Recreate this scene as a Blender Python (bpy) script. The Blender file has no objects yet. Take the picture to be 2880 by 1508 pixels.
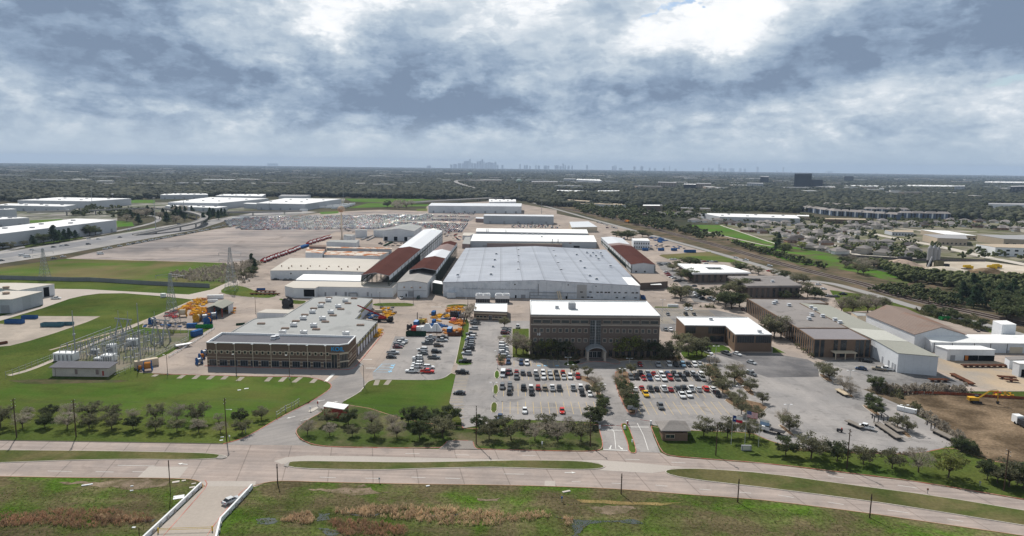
import bpy, math, random
import numpy as np
R = math.radians
rnd = random.Random(7)
scene = bpy.context.scene
COL = scene.collection
# ------------------------------------------------------------ camera
F, CH, PITCH, ROLL = 1920.0, 86.0, R(8.47), R(0.72)
cam_d = bpy.data.cameras.new('camera')
cam = bpy.data.objects.new('camera', cam_d); COL.objects.link(cam)
cam_d.sensor_width = 36.0; cam_d.lens = 36.0 * F / 2880.0
cam_d.clip_start = 1.0; cam_d.clip_end = 60000.0
cam.location = (0, 0, CH)
from mathutils import Matrix, Vector
cam.matrix_world = Matrix.Translation((0, 0, CH)) @ Matrix.Rotation(math.pi/2 - PITCH, 4, 'X') @ Matrix.Rotation(ROLL, 4, 'Z')
scene.camera = cam
# ------------------------------------------------------------ exposure
scene.view_settings.view_transform = 'Standard'
scene.view_settings.look = 'None'
scene.view_settings.exposure = 0.0
scene.view_settings.gamma = 1.0
# ------------------------------------------------------------ sun (shadows fall towards the viewer and to the right)
SUN_AZ, SUN_EL = R(-25), R(46)          # azimuth from +Y, clockwise positive
sd = bpy.data.lights.new('sun', 'SUN'); sd.energy = 5.0; sd.angle = R(0.6); sd.color = (1.0, 0.955, 0.89)
sun = bpy.data.objects.new('sun', sd); COL.objects.link(sun)
tosun = Vector((math.sin(SUN_AZ)*math.cos(SUN_EL), math.cos(SUN_AZ)*math.cos(SUN_EL), math.sin(SUN_EL)))
sun.rotation_euler = tosun.to_track_quat('Z', 'Y').to_euler()
# ------------------------------------------------------------ sky: blue sky texture seen through a broken cloud deck
world = bpy.data.worlds.new('World'); scene.world = world; world.use_nodes = True
if hasattr(world, 'cycles'): world.cycles.sampling_method = 'MANUAL'; world.cycles.sample_map_resolution = 256
def build_sky():
 nt = world.node_tree; N = nt.nodes; L = nt.links; N.clear()
 def nd(t, **k):
  n = N.new(t)
  for a, b in k.items(): setattr(n, a, b)
  return n
 def val(s, v):
  if isinstance(v, (int, float)): s.default_value = v
  elif isinstance(v, tuple): s.default_value = v
  else: L.new(v, s)
 def m(op, a, b=0.0, c=None, clamp=False):
  n = nd('ShaderNodeMath', operation=op, use_clamp=clamp); val(n.inputs[0], a); val(n.inputs[1], b)
  if c is not None: val(n.inputs[2], c)
  return n.outputs[0]
 def ss(x, a, b, lo=0.0, hi=1.0):
  n = nd('ShaderNodeMapRange', interpolation_type='SMOOTHSTEP'); val(n.inputs[0], x)
  n.inputs[1].default_value = a; n.inputs[2].default_value = b; n.inputs[3].default_value = lo; n.inputs[4].default_value = hi
  return n.outputs[0]
 tc = nd('ShaderNodeTexCoord'); sp = nd('ShaderNodeSeparateXYZ'); L.new(tc.outputs['Generated'], sp.inputs[0])
 X, Y, Z = sp.outputs
 hyp = m('SQRT', m('ADD', m('MULTIPLY', X, X), m('MULTIPLY', Y, Y)))
 az = m('ARCTAN2', X, Y)                       # heading from +Y
 el = m('ARCTAN2', Z, hyp)                     # elevation
 zc = m('MAXIMUM', m('ADD', m('MAXIMUM', Z, 0.0), 0.07), 0.02)
 u = m('DIVIDE', X, zc); v = m('DIVIDE', Y, zc)
 def noise(sc, det, rough, ox=0.0, dist=0.0, su=1.0, sv=1.0):
  c = nd('ShaderNodeCombineXYZ'); L.new(m('MULTIPLY', u, su), c.inputs[0]); L.new(m('MULTIPLY', v, sv), c.inputs[1]); c.inputs[2].default_value = ox
  n = nd('ShaderNodeTexNoise'); L.new(c.outputs[0], n.inputs['Vector'])
  n.inputs['Scale'].default_value = sc; n.inputs['Detail'].default_value = det; n.inputs['Roughness'].default_value = rough; n.inputs['Distortion'].default_value = dist
  return n.outputs[0]
 def noise3(sc, det, rough, ox=0.0, dist=0.0, vs=1.6):
  c = nd('ShaderNodeCombineXYZ'); L.new(az, c.inputs[0]); L.new(m('MULTIPLY', el, vs), c.inputs[1]); c.inputs[2].default_value = ox
  n = nd('ShaderNodeTexNoise'); L.new(c.outputs[0], n.inputs['Vector'])
  n.inputs['Scale'].default_value = sc; n.inputs['Detail'].default_value = det; n.inputs['Roughness'].default_value = rough; n.inputs['Distortion'].default_value = dist
  return n.outputs[0]
 wob = m('MULTIPLY', m('SUBTRACT', noise3(4.0, 6, 0.62, 3.1), 0.5), 0.30)
 wob2 = m('MULTIPLY', m('SUBTRACT', noise3(5.0, 6, 0.62, 9.7), 0.5), 0.16)
 azw = m('ADD', az, wob); elw = m('ADD', el, wob2)
 # large cloud masses: heading, elevation, half widths, tilt, weight (darker > 0, brighter < 0)
 def blob(a, e, wa, we, w, tilt=0.0):
  da = m('SUBTRACT', azw, R(a)); de = m('SUBTRACT', m('SUBTRACT', elw, R(e)), m('MULTIPLY', da, tilt))
  q = m('ADD', m('POWER', m('ABSOLUTE', m('DIVIDE', da, R(wa))), 2.0), m('POWER', m('ABSOLUTE', m('DIVIDE', de, R(we))), 2.0))
  return m('MULTIPLY', m('POWER', 2.718, m('MULTIPLY', q, -1.0)), w)
 blobs = SKY_BLOBS
 tot = None
 for b in blobs:
  o = blob(*b); tot = o if tot is None else m('ADD', tot, o)
 tot = m('MULTIPLY', tot, 0.9)
 big = noise(0.55, 8, 0.58, 1.7, 0.35); fine = noise3(9.0, 10, 0.62, 5.0, 0.2)
 med = noise3(3.2, 9, 0.58, 12.0, 0.3)
 dark = m('ADD', tot, m('ADD', m('MULTIPLY', m('SUBTRACT', big, 0.5), 0.30), m('ADD', m('MULTIPLY', m('SUBTRACT', med, 0.5), 1.0), m('MULTIPLY', m('SUBTRACT', fine, 0.5), 0.7))))
 def billow(n, k): return m('MULTIPLY', m('SUBTRACT', m('ABSOLUTE', m('SUBTRACT', n, 0.5)), 0.09), k)
 dark = m('SUBTRACT', dark, billow(noise3(5.5, 7, 0.6, 21.0, 0.15, 1.4), 2.8))
 dark = m('SUBTRACT', dark, m('MULTIPLY', billow(noise3(15.0, 6, 0.6, 31.0, 0.1, 2.3), 3.0), ss(el, R(8.0), R(2.0), 0.15, 1.0)))
 # crisp cauliflower edges
 for sc_, ox_, k_, v_ in ((5.0, 41.0, 0.34, 1.5), (11.0, 52.0, 0.30, 1.8), (24.0, 63.0, 0.16, 2.2)):
  dark = m('SUBTRACT', dark, m('MULTIPLY', m('SUBTRACT', ss(noise3(sc_, 5, 0.58, ox_, 0.25, v_), 0.47, 0.56), 0.5), k_))
 puff = noise3(20.0, 6, 0.62, 2.0, 0.2, 3.2)
 dark = m('ADD', dark, m('MULTIPLY', m('MULTIPLY', m('SUBTRACT', puff, 0.5), 0.85), ss(el, R(0.8), R(3.5), 0.15, 1.0)))
 ramp = nd('ShaderNodeValToRGB'); L.new(m('ADD', m('MULTIPLY', dark, 0.42), 0.43, clamp=True), ramp.inputs[0])
 cr = ramp.color_ramp; cr.elements[0].position = 0.0; cr.elements[0].color = (1.0, 1.0, 1.0, 1)
 cr.elements[1].position = 1.0; cr.elements[1].color = (0.195, 0.262, 0.37, 1)
 for p, c in ((0.16, (0.93, 0.95, 0.97)), (0.34, (0.66, 0.72, 0.78)), (0.50, (0.51, 0.59, 0.675)), (0.66, (0.385, 0.475, 0.585)), (0.84, (0.27, 0.355, 0.48))):
  e = cr.elements.new(p); e.color = c + (1,)
 # pale haze band at the horizon
 hz = nd('ShaderNodeMix', data_type='RGBA'); L.new(ss(el, R(-0.5), R(4.2), 0.90, 0.0), hz.inputs[0]); L.new(ramp.outputs[0], hz.inputs[6])
 hc = nd('ShaderNodeMix', data_type='RGBA'); L.new(ss(az, R(-30), R(35), 0.0, 1.0), hc.inputs[0])
 hc.inputs[6].default_value = (0.56, 0.645, 0.715, 1); hc.inputs[7].default_value = (0.47, 0.565, 0.655, 1); L.new(hc.outputs[2], hz.inputs[7])
 sky = nd('ShaderNodeTexSky', sky_type='NISHITA', sun_disc=False, sun_elevation=SUN_EL, sun_rotation=SUN_AZ, altitude=80.0)
 sb = nd('ShaderNodeVectorMath', operation='SCALE'); L.new(sky.outputs[0], sb.inputs[0]); sb.inputs['Scale'].default_value = 0.11
 # gaps where the blue shows
 gap = None
 for b in SKY_GAPS:
  o = blob(*b); gap = o if gap is None else m('ADD', gap, o)
 gapm = ss(m('ADD', gap, m('MULTIPLY', m('SUBTRACT', fine, 0.5), 1.3)), 0.42, 0.66)
 mx = nd('ShaderNodeMix', data_type='RGBA'); L.new(gapm, mx.inputs[0]); L.new(hz.outputs[2], mx.inputs[6]); L.new(sb.outputs[0], mx.inputs[7])
 # ground side and the sky behind and overhead stay moderate
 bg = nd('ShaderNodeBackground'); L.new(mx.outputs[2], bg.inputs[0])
 # out-of-view sky overhead and behind is dimmed to weaken the fill light
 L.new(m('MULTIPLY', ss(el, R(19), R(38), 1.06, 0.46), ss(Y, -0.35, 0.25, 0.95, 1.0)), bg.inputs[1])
 out = nd('ShaderNodeOutputWorld'); L.new(bg.outputs[0], out.inputs[0])
SKY_BLOBS = [
 # heading, elevation, half widths, weight (dark > 0, bright < 0), tilt
 (-33, 9.5, 13, 5.0, 1.0, -0.15), (-17, 6.2, 13, 2.6, 0.85, -0.16), (-5, 5.0, 11, 2.0, 0.95, -0.10), (-31, 14, 8, 3.5, 0.45, 0), (-10, 8.0, 9, 2.0, 0.40, -0.2),
 (8, 6.2, 9, 1.6, 0.55, 0.08), (25, 8.4, 12, 2.4, 1.0, 0.17), (36, 12, 7, 4.5, 1.0, 0.0), (-38, 3.2, 10, 0.8, 0.5, 0), (7, 10.8, 5, 2.6, 0.42, 0), (14, 5.2, 6, 0.9, 0.4, 0),
 (-25, 15.0, 5.5, 4.0, -0.75, 0), (-12, 15.2, 6.5, 2.6, -1.3, 0), (-16.0, 11.6, 2.6, 2.6, -0.75, -1.0), (-20, 13, 5, 1.5, -0.5, -0.5), (-18.5, 7.4, 2.6, 0.9, -1.1, -0.4), (-7.0, 6.6, 1.8, 0.5, -0.9, 0),
 (0, 14, 6, 4, -0.55, 0), (15.5, 13.5, 3.8, 3.6, -0.85, 0), (13.5, 9.6, 4.0, 2.6, -0.95, 0), (22, 14, 6, 3, -0.6, 0), (34, 16.6, 8, 1.3, -1.2, 0), (26, 4.6, 12, 1.7, -0.22, 0.05), (37, 4.6, 7, 2, -0.2, 0), (9.5, 4.9, 2.0, 0.6, -0.9, 0.1),
 (-24, 3.2, 14, 0.8, -0.3, -0.04), (-4, 2.8, 14, 0.8, -0.35, 0),
]
SKY_GAPS = [(11.2, 12.0, 1.2, 0.7, 0.62, 0.9), (12.6, 13.4, 0.7, 1.4, 0.52, 0.2), (36.6, 7.0, 3.2, 0.9, 0.85, 0.2), (33.5, 3.4, 3.4, 0.35, 0.5, -0.05)]
build_sky()
# ------------------------------------------------------------ unprojection: photograph pixel -> point of the place
_ca, _sa = math.cos(math.pi/2 - PITCH), math.sin(math.pi/2 - PITCH)
_cr, _sr = math.cos(ROLL), math.sin(ROLL)
def ray(px, py):
 x = (px - 1440.0)/F; y = -(py - 754.0)/F
 a = x*_cr - y*_sr; b = x*_sr + y*_cr
 return a, b*_ca + _sa, b*_sa - _ca
def G(p, z=0.0):
 a, b, c = ray(*p); t = (z - CH)/c
 return (a*t, b*t, z)
def ZH(p, Y):                                   # height of the point seen at pixel p at depth Y
 a, b, c = ray(*p); return CH + c*Y/b
CROPS = {'T': (440, 3.578), 'M': (780, 3.578), 'B': (1130, 3.569)}
def px(c, x, y):
 if c == 'C': return (960 + x/5.8545, 780 + y/5.8545)
 if c == 'D': return (380 + x/6.779, 820 + y/6.779)
 if c == 'E': return (2560 + x/4.2156, 860 + y/4.2156)
 if c == 'S': return (x, y)
 oy, s = CROPS[c[0]]; return (720*int(c[1]) + x/s, oy + y/s)
def PX(s):
 """'M1 10 20 30 40 M2 5 6' -> pixel points; the crop name carries over"""
 out = []; c = None; buf = []
 for t in s.replace(',', ' ').split():
  if t[0].isalpha(): c = t; continue
  buf.append(float(t))
  if len(buf) == 2: out.append(px(c, *buf)); buf = []
 return out
def GP(s, z=0.0): return [G(p, z)[:2] for p in PX(s)]
def HT(base, top):                              # height from a base pixel and the pixel above it
 b = PX(base)[0]; t = PX(top)[0]; g = G(b); return ZH(t, g[1])
# ------------------------------------------------------------ materials
MATS = {}
def mat(name, col, rough=0.85, var=0.12, scale=0.15, col2=None, metal=0.0, spec=0.0, joints=None, streak=None, objcol=False, fine=0.06, thr=(0.4, 0.6), bump=0.0, spots=None, rand=0.0):
 if name in MATS: return MATS[name]
 m = bpy.data.materials.new(name); m.use_nodes = True; nt = m.node_tree; N = nt.nodes; L = nt.links
 bs = N['Principled BSDF']
 bs.inputs['Roughness'].default_value = rough; bs.inputs['Metallic'].default_value = metal; bs.inputs['Specular IOR Level'].default_value = spec
 geo = N.new('ShaderNodeNewGeometry')
 def noise(sc, det=5, vec=None, dist=0.0):
  n = N.new('ShaderNodeTexNoise'); L.new(vec or geo.outputs['Position'], n.inputs['Vector']); n.inputs['Scale'].default_value = sc; n.inputs['Detail'].default_value = det; n.inputs['Roughness'].default_value = 0.6; n.inputs['Distortion'].default_value = dist
  return n.outputs[0]
 def mr(x, a, b, c, d):
  n = N.new('ShaderNodeMapRange'); L.new(x, n.inputs[0])
  for i, q in enumerate((a, b, c, d)): n.inputs[i+1].default_value = q
  return n.outputs[0]
 def mix(f, a, b, bt='MIX'):
  n = N.new('ShaderNodeMix'); n.data_type = 'RGBA'; n.blend_type = bt
  if isinstance(f, float): n.inputs[0].default_value = f
  else: L.new(f, n.inputs[0])
  for i, q in ((6, a), (7, b)):
   if isinstance(q, tuple): n.inputs[i].default_value = q + (1,)
   else: L.new(q, n.inputs[i])
  return n.outputs[2]
 def mul(c, f):
  n = N.new('ShaderNodeVectorMath'); n.operation = 'SCALE'; L.new(c, n.inputs[0]); L.new(f, n.inputs['Scale']); return n.outputs[0]
 if objcol:
  oi = N.new('ShaderNodeObjectInfo'); base = oi.outputs['Color']
 else:
  c2 = col2 or col
  base = mix(mr(noise(scale, 6, dist=0.4), thr[0], thr[1], 0, 1), tuple(col), tuple(c2))
 if var: base = mul(base, mr(noise(scale*0.37 + 0.003, 6), 0.3, 0.7, 1-var, 1+var))
 if fine: base = mul(base, mr(noise(max(scale*9, 1.1), 3), 0.3, 0.7, 1-fine, 1+fine))
 if rand:
  oi = N.new('ShaderNodeObjectInfo'); base = mul(base, mr(oi.outputs['Random'], 0, 1, 1-rand, 1+rand))
 def rot(a, sx, sy):
  mp = N.new('ShaderNodeMapping'); L.new(geo.outputs['Position'], mp.inputs[0]); mp.inputs['Rotation'].default_value = (0, 0, a); mp.inputs['Scale'].default_value = (sx, sy, 1)
  return mp.outputs[0]
 if streak:                                   # (angle, across scale, along scale, amount)
  mp = N.new('ShaderNodeMapping'); L.new(rot(streak[0], 1, 1), mp.inputs[0]); mp.inputs['Scale'].default_value = (streak[1], streak[2], 0.02)
  base = mul(base, mr(noise(1.0, 5, mp.outputs[0]), 0.25, 0.75, 1-streak[3], 1+streak[3]))
 if spots: base = mul(base, mr(noise(spots[0], 4, dist=0.8), 0.56, 0.66, 1.0, 1.0-spots[1]))
 for j in (joints or []):                     # (angle, spacing, width, darkness): joint lines perpendicular to that angle
  sp = N.new('ShaderNodeSeparateXYZ'); L.new(rot(j[0], 1, 1), sp.inputs[0])
  d = N.new('ShaderNodeMath'); d.operation = 'DIVIDE'; L.new(sp.outputs[0], d.inputs[0]); d.inputs[1].default_value = j[1]
  fr = N.new('ShaderNodeMath'); fr.operation = 'FRACT'; L.new(d.outputs[0], fr.inputs[0])
  lt = N.new('ShaderNodeMath'); lt.operation = 'LESS_THAN'; L.new(fr.outputs[0], lt.inputs[0]); lt.inputs[1].default_value = j[2]/j[1]
  base = mul(base, mr(lt.outputs[0], 0, 1, 1.0, 1.0-j[3]))
 L.new(base, bs.inputs['Base Color'])
 if bump:
  b = N.new('ShaderNodeBump'); b.inputs['Strength'].default_value = bump; b.inputs['Distance'].default_value = 0.3; L.new(noise(1.5, 4), b.inputs['Height']); L.new(b.outputs[0], bs.inputs['Normal'])
 MATS[name] = m; return m
# ------------------------------------------------------------ mesh builder
class MB:
 def __init__(s): s.v = []; s.f = []; s.m = []; s.mats = []
 def mi(s, m):
  if m not in s.mats: s.mats.append(m)
  return s.mats.index(m)
 def add(s, vs, fs, m):
  o = len(s.v); s.v.extend(tuple(q) for q in vs); k = s.mi(m)
  for f in fs: s.f.append(tuple(o+i for i in f)); s.m.append(k)
  return s
 def box(s, c, d, m, rz=0.0, top=None):
  x, y, z = d[0]/2, d[1]/2, d[2]/2; ca, sa = math.cos(rz), math.sin(rz); vs = []
  for k in (-1, 1):
   for a, b in ((-1, -1), (1, -1), (1, 1), (-1, 1)):
    X, Y = a*x, b*y; vs.append((c[0]+X*ca-Y*sa, c[1]+X*sa+Y*ca, c[2]+k*z))
  s.add(vs, [(0, 1, 5, 4), (1, 2, 6, 5), (2, 3, 7, 6), (3, 0, 4, 7), (3, 2, 1, 0)], m); s.add(vs, [(4, 5, 6, 7)], top or m); return s
 def prism(s, poly, z0, z1, m, top=None, bottom=False, cap=True):
  poly = ccw(poly); n = len(poly)
  vs = [(p[0], p[1], z0) for p in poly] + [(p[0], p[1], z1) for p in poly]
  s.add(vs, [(i, (i+1) % n, n+(i+1) % n, n+i) for i in range(n)], m)
  if cap: s.add(vs[n:], [tuple(range(n))], top or m)
  if bottom: s.add(vs[:n], [tuple(range(n-1, -1, -1))], m)
  return s
 def tube(s, p, q, r0, m, r1=None, n=6, cap=True):
  r1 = r0 if r1 is None else r1; p = Vector(p); q = Vector(q); d = (q-p)
  if d.length < 1e-6: return s
  d.normalize(); a = d.cross(Vector((0, 0, 1)) if abs(d.z) < 0.9 else Vector((1, 0, 0))).normalized(); b = d.cross(a); vs = []
  for c, r in ((p, r0), (q, r1)):
   for i in range(n): t = 2*math.pi*i/n; vs.append(c + a*(r*math.cos(t)) + b*(r*math.sin(t)))
  s.add(vs, [(i, n+i, n+(i+1) % n, (i+1) % n) for i in range(n)], m)
  if cap: s.add(vs, [tuple(range(n)), tuple(range(2*n-1, n-1, -1))], m)
  return s
 def lathe(s, c, prof, m, n=16):
  vs = []
  for r, z in prof:
   for i in range(n): t = 2*math.pi*i/n; vs.append((c[0]+r*math.cos(t), c[1]+r*math.sin(t), c[2]+z))
  fs = [(k*n+i, k*n+(i+1) % n, (k+1)*n+(i+1) % n, (k+1)*n+i) for k in range(len(prof)-1) for i in range(n)]
  s.add(vs, fs, m); return s
 def build(s, name, parent=None, loc=None, smooth=False):
  me = bpy.data.meshes.new(name); o0 = parent_loc(parent) if parent else (loc or (0, 0, 0))
  me.from_pydata([(a-o0[0], b-o0[1], c-o0[2]) for a, b, c in s.v], [], s.f)
  for m in s.mats: me.materials.append(m)
  me.polygons.foreach_set('material_index', s.m)
  if smooth: me.polygons.foreach_set('use_smooth', [True]*len(s.f))
  me.update(); o = bpy.data.objects.new(name, me); COL.objects.link(o)
  if parent: o.parent = parent
  elif loc: o.location = loc
  return o
def parent_loc(p):
 x = y = z = 0.0
 while p: x += p.location[0]; y += p.location[1]; z += p.location[2]; p = p.parent
 return (x, y, z)
def ccw(poly):
 a = sum(poly[i][0]*poly[(i+1) % len(poly)][1] - poly[(i+1) % len(poly)][0]*poly[i][1] for i in range(len(poly)))
 return list(poly) if a > 0 else list(poly)[::-1]
def short(t, n=16):
 w = t.split()
 for drop in ('the', 'a', 'an', 'its', 'of', 'and'):
  i = len(w)-1
  while len(w) > n and i > 0:
   if w[i] == drop: w.pop(i)
   i -= 1
 return ' '.join(w)
def tag(o, label=None, cat=None, group=None, kind=None):
 if label: label = short(label)
 if label: o['label'] = label
 if cat: o['category'] = cat
 if group: o['group'] = group
 if kind: o['kind'] = kind
 return o
def thing(name, label, cat, loc, rz=0.0, group=None):
 o = bpy.data.objects.new(name, None); COL.objects.link(o); o.empty_display_size = 0.5
 o.location = loc; o.rotation_euler = (0, 0, rz); return tag(o, label, cat, group)
KIDS = {}
def kids(o):
 return KIDS.get(o.name) or [c for c in o.children]
def dup(root, loc=None, rz=None, label=None, group=None, scale=None, color=None, cat=None):
 if root.name not in KIDS: KIDS[root.name] = [(c, [d for d in c.children]) for c in root.children]
 r = root.copy(); COL.objects.link(r)
 if loc is not None: r.location = loc
 if rz is not None: r.rotation_euler = (0, 0, rz)
 if scale is not None: r.scale = scale if isinstance(scale, tuple) else (scale,)*3
 tag(r, label, cat, group)
 if color is not None: r.color = color
 for c, gs in KIDS[root.name]:
  q = c.copy(); COL.objects.link(q); q.parent = r
  if color is not None: q.color = color
  for g in gs:
   w = g.copy(); COL.objects.link(w); w.parent = q
   if color is not None: w.color = color
 return r
def kill(root):
 for c in list(root.children):
  for d in list(c.children): bpy.data.objects.remove(d)
  bpy.data.objects.remove(c)
 bpy.data.objects.remove(root)
ORD = ['first', 'second', 'third', 'fourth', 'fifth', 'sixth', 'seventh', 'eighth', 'ninth', 'tenth', 'eleventh', 'twelfth', 'thirteenth', 'fourteenth', 'fifteenth', 'sixteenth', 'seventeenth', 'eighteenth', 'nineteenth', 'twentieth', 'twenty-first', 'twenty-second', 'twenty-third', 'twenty-fourth', 'twenty-fifth', 'twenty-sixth', 'twenty-seventh', 'twenty-eighth', 'twenty-ninth', 'thirtieth']
for _t in ('thirt', 'fort', 'fift', 'sixt', 'sevent', 'eight'):
 if _t != 'thirt': ORD.append(_t+'ieth')
 ORD += [_t+'y-'+q for q in ORD[:9]]
def inside(x, y, poly):
 c = False; j = len(poly)-1
 for i in range(len(poly)):
  xi, yi = poly[i][:2]; xj, yj = poly[j][:2]
  if (yi > y) != (yj > y) and x < (xj-xi)*(y-yi)/(yj-yi)+xi: c = not c
  j = i
 return c
def scatter(poly, n, r=None, mind=0.0, avoid=()):
 r = r or rnd; xs = [p[0] for p in poly]; ys = [p[1] for p in poly]; out = []; t = 0
 while len(out) < n and t < n*60:
  t += 1; x = r.uniform(min(xs), max(xs)); y = r.uniform(min(ys), max(ys))
  if not inside(x, y, poly): continue
  if any(inside(x, y, a) for a in avoid): continue
  if mind and any((x-a)**2+(y-b)**2 < mind*mind for a, b in out): continue
  out.append((x, y))
 return out
# ------------------------------------------------------------ materials of the setting
PAV = R(-1.0)
terrain_m = mat('terrain', (0.055, 0.060, 0.040), var=0.35, scale=0.006, col2=(0.10, 0.088, 0.062), fine=0.15)
lawn_m = mat('lawn_grass', spots=(.06, .2), col=(0.054, 0.088, 0.020), var=0.34, scale=0.03, col2=(0.098, 0.112, 0.030), fine=0.26, thr=(0.38, 0.66), bump=0.3)
lawn2_m = mat('bright_lawn', (0.062, 0.108, 0.020), var=0.30, scale=0.03, spots=(0.045, .22), streak=(R(8), .012, .22, .14), col2=(0.092, 0.106, 0.030), fine=0.12, bump=0.2)
wild_m = mat('wild_grass', (0.062, 0.108, 0.016), var=0.45, scale=0.07, col2=(0.110, 0.092, 0.050), fine=0.45, thr=(0.36, 0.58), bump=0.6, streak=(0, 0.03, 0.16, 0.35))
median_m = mat('median_grass', (0.068, 0.086, 0.026), var=0.25, scale=0.08, col2=(0.125, 0.112, 0.052), fine=0.18, bump=0.3)
verge_m = mat('verge_grass', (0.060, 0.085, 0.024), var=0.25, scale=0.09, col2=(0.150, 0.120, 0.080), fine=0.2, thr=(0.45, 0.75), bump=0.3)  # verge green mottled with tan by noise
field_m = mat('field_grass', (0.080, 0.125, 0.028), var=0.25, scale=0.018, col2=(0.150, 0.130, 0.062), fine=0.15, streak=(0, 0.004, 0.03, 0.25))
green_m = mat('park_grass', (0.070, 0.155, 0.026), var=0.18, scale=0.02, col2=(0.10, 0.15, 0.04))
scrub_m = mat('scrub_ground', (0.080, 0.075, 0.045), var=0.3, scale=0.05, col2=(0.16, 0.12, 0.085), fine=0.25)
road_m = mat('road_concrete', (0.360, 0.300, 0.268), rough=0.9, var=0.08, scale=0.12, col2=(0.310, 0.265, 0.242), fine=0.05, spots=(0.2, 0.10), joints=[(R(-12), 12.2, 0.30, 0.28), (R(78), 3.7, 0.12, 0.10)], streak=(R(3), 0.010, 0.6, 0.20))
drive_m = mat('drive_concrete', (0.285, 0.265, 0.252), var=0.10, scale=0.08, col2=(0.235, 0.222, 0.215), fine=0.05, streak=(R(-35), 0.03, 0.5, 0.12))
yard_m = mat('yard_concrete', (0.375, 0.315, 0.272), var=0.16, scale=0.04, col2=(0.30, 0.258, 0.230), fine=0.07, spots=(0.11, 0.22), joints=[(PAV, 9.0, 0.22, 0.10), (PAV+math.pi/2, 9.0, 0.3, 0.10)], streak=(0.3, 0.02, 0.09, 0.08))
store_m = mat('storage_lot_surface', (0.34, 0.295, 0.272), var=0.15, scale=0.012, col2=(0.205, 0.190, 0.188), fine=0.06, thr=(0.42, 0.60), spots=(0.03, .25), streak=(R(-4), 0.004, 0.05, 0.25))
lot_m = mat('parking_lot_concrete', (0.325, 0.305, 0.293), var=0.12, scale=0.05, col2=(0.262, 0.250, 0.245), fine=0.05, spots=(0.16, 0.20), joints=[(PAV, 6.1, 0.16, 0.06), (PAV+math.pi/2, 6.1, 0.2, 0.08)], streak=(R(90), 0.02, 0.25, 0.08))
asph_m = mat('dark_asphalt', (0.19, 0.182, 0.182), var=0.18, scale=0.06, col2=(0.115, 0.113, 0.118), fine=0.08, streak=(R(0), 0.03, 0.12, 0.15))
worn_m = mat('worn_asphalt', (0.245, 0.235, 0.228), spots=(.22, .35), var=0.2, scale=0.05, col2=(0.16, 0.157, 0.16), fine=0.12, streak=(R(30), 0.05, 0.15, 0.2))
hwy_m = mat('freeway_concrete', (0.36, 0.345, 0.33), var=0.08, scale=0.02, col2=(0.25, 0.245, 0.25), streak=(R(-55), 0.3, 0.01, 0.12))
hwyd_m = mat('freeway_dark', (0.235, 0.235, 0.245), var=0.08, scale=0.02, streak=(R(-55), 0.3, 0.01, 0.1))
dirt_m = mat('bare_dirt', (0.205, 0.15, 0.10), var=0.35, scale=0.06, col2=(0.085, 0.062, 0.04), fine=0.3, bump=0.8, streak=(R(12), 0.02, 0.14, 0.25))
pit_m = mat('pale_aggregate', (0.56, 0.50, 0.42), var=0.18, scale=0.02, col2=(0.40, 0.34, 0.27), fine=0.12)
tan_m = mat('tan_yard_dirt', (0.41, 0.325, 0.235), var=0.14, scale=0.05, col2=(0.33, 0.29, 0.25), fine=0.08)
ballast_m = mat('rail_ballast', (0.20, 0.175, 0.16), var=0.2, scale=0.08, col2=(0.14, 0.12, 0.11), fine=0.15)
kerb_m = mat('kerb_concrete', (0.50, 0.46, 0.41), var=0.12, scale=0.3)
kerbr_m = mat('red_kerb_paint', (0.46, 0.15, 0.12), var=0.25, scale=0.3, col2=(0.50, 0.30, 0.26))
kerbd_m = mat('weathered_kerb', (0.12, 0.11, 0.10), var=0.2, scale=0.3)
white_m = mat('white_road_paint', (0.72, 0.71, 0.68), var=0.1, scale=0.5)
yel_m = mat('yellow_road_paint', (0.55, 0.42, 0.22), var=0.12, scale=0.5)
water_m = mat('ditch_water', (0.045, 0.055, 0.048), rough=0.15, spec=0.6, var=0.2, scale=0.2)
mulch_m = mat('mulch_bed', (0.19, 0.13, 0.085), var=0.2, scale=0.3, fine=0.2)
def lerp(a, b, t): return (a[0]+(b[0]-a[0])*t, a[1]+(b[1]-a[1])*t)
# ------------------------------------------------------------ sheets, islands, kerbs
SHN = [0]
def sheet(name, pts, z, m, kind='structure'):
 SHN[0] += 1; z += 0.00037*SHN[0]
 mb = MB(); p = ccw([q[:2] for q in pts]); mb.add([(x, y, z) for x, y in p], [tuple(range(len(p)))], m)
 return tag(mb.build(name), kind=kind)
def chaikin(p, k=2):
 for _ in range(k):
  q = []
  for i in range(len(p)):
   a, b = p[i], p[(i+1) % len(p)]
   q += [(a[0]*.75+b[0]*.25, a[1]*.75+b[1]*.25), (a[0]*.25+b[0]*.75, a[1]*.25+b[1]*.75)]
  p = q
 return p
def jag(p, k=3, a=.45):
 r = random.Random(len(p))
 for _ in range(k):
  p = [q for i in range(len(p)) for q in (p[i], (lambda s, e, w: (lerp(s, e, .5)[0]+r.uniform(-w, w), lerp(s, e, .5)[1]+r.uniform(-w, w)*.7))(p[i], p[(i+1) % len(p)], a*math.hypot(p[i][0]-p[(i+1) % len(p)][0], p[i][1]-p[(i+1) % len(p)][1])*.5))]
 return p
def smoothline(p, k=2):
 for _ in range(k):
  q = [p[0]]
  for i in range(len(p)-1):
   a, b = p[i], p[i+1]
   q += [(a[0]*.75+b[0]*.25, a[1]*.75+b[1]*.25), (a[0]*.25+b[0]*.75, a[1]*.25+b[1]*.75)]
  p = q + [p[-1]]
 return p
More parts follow.
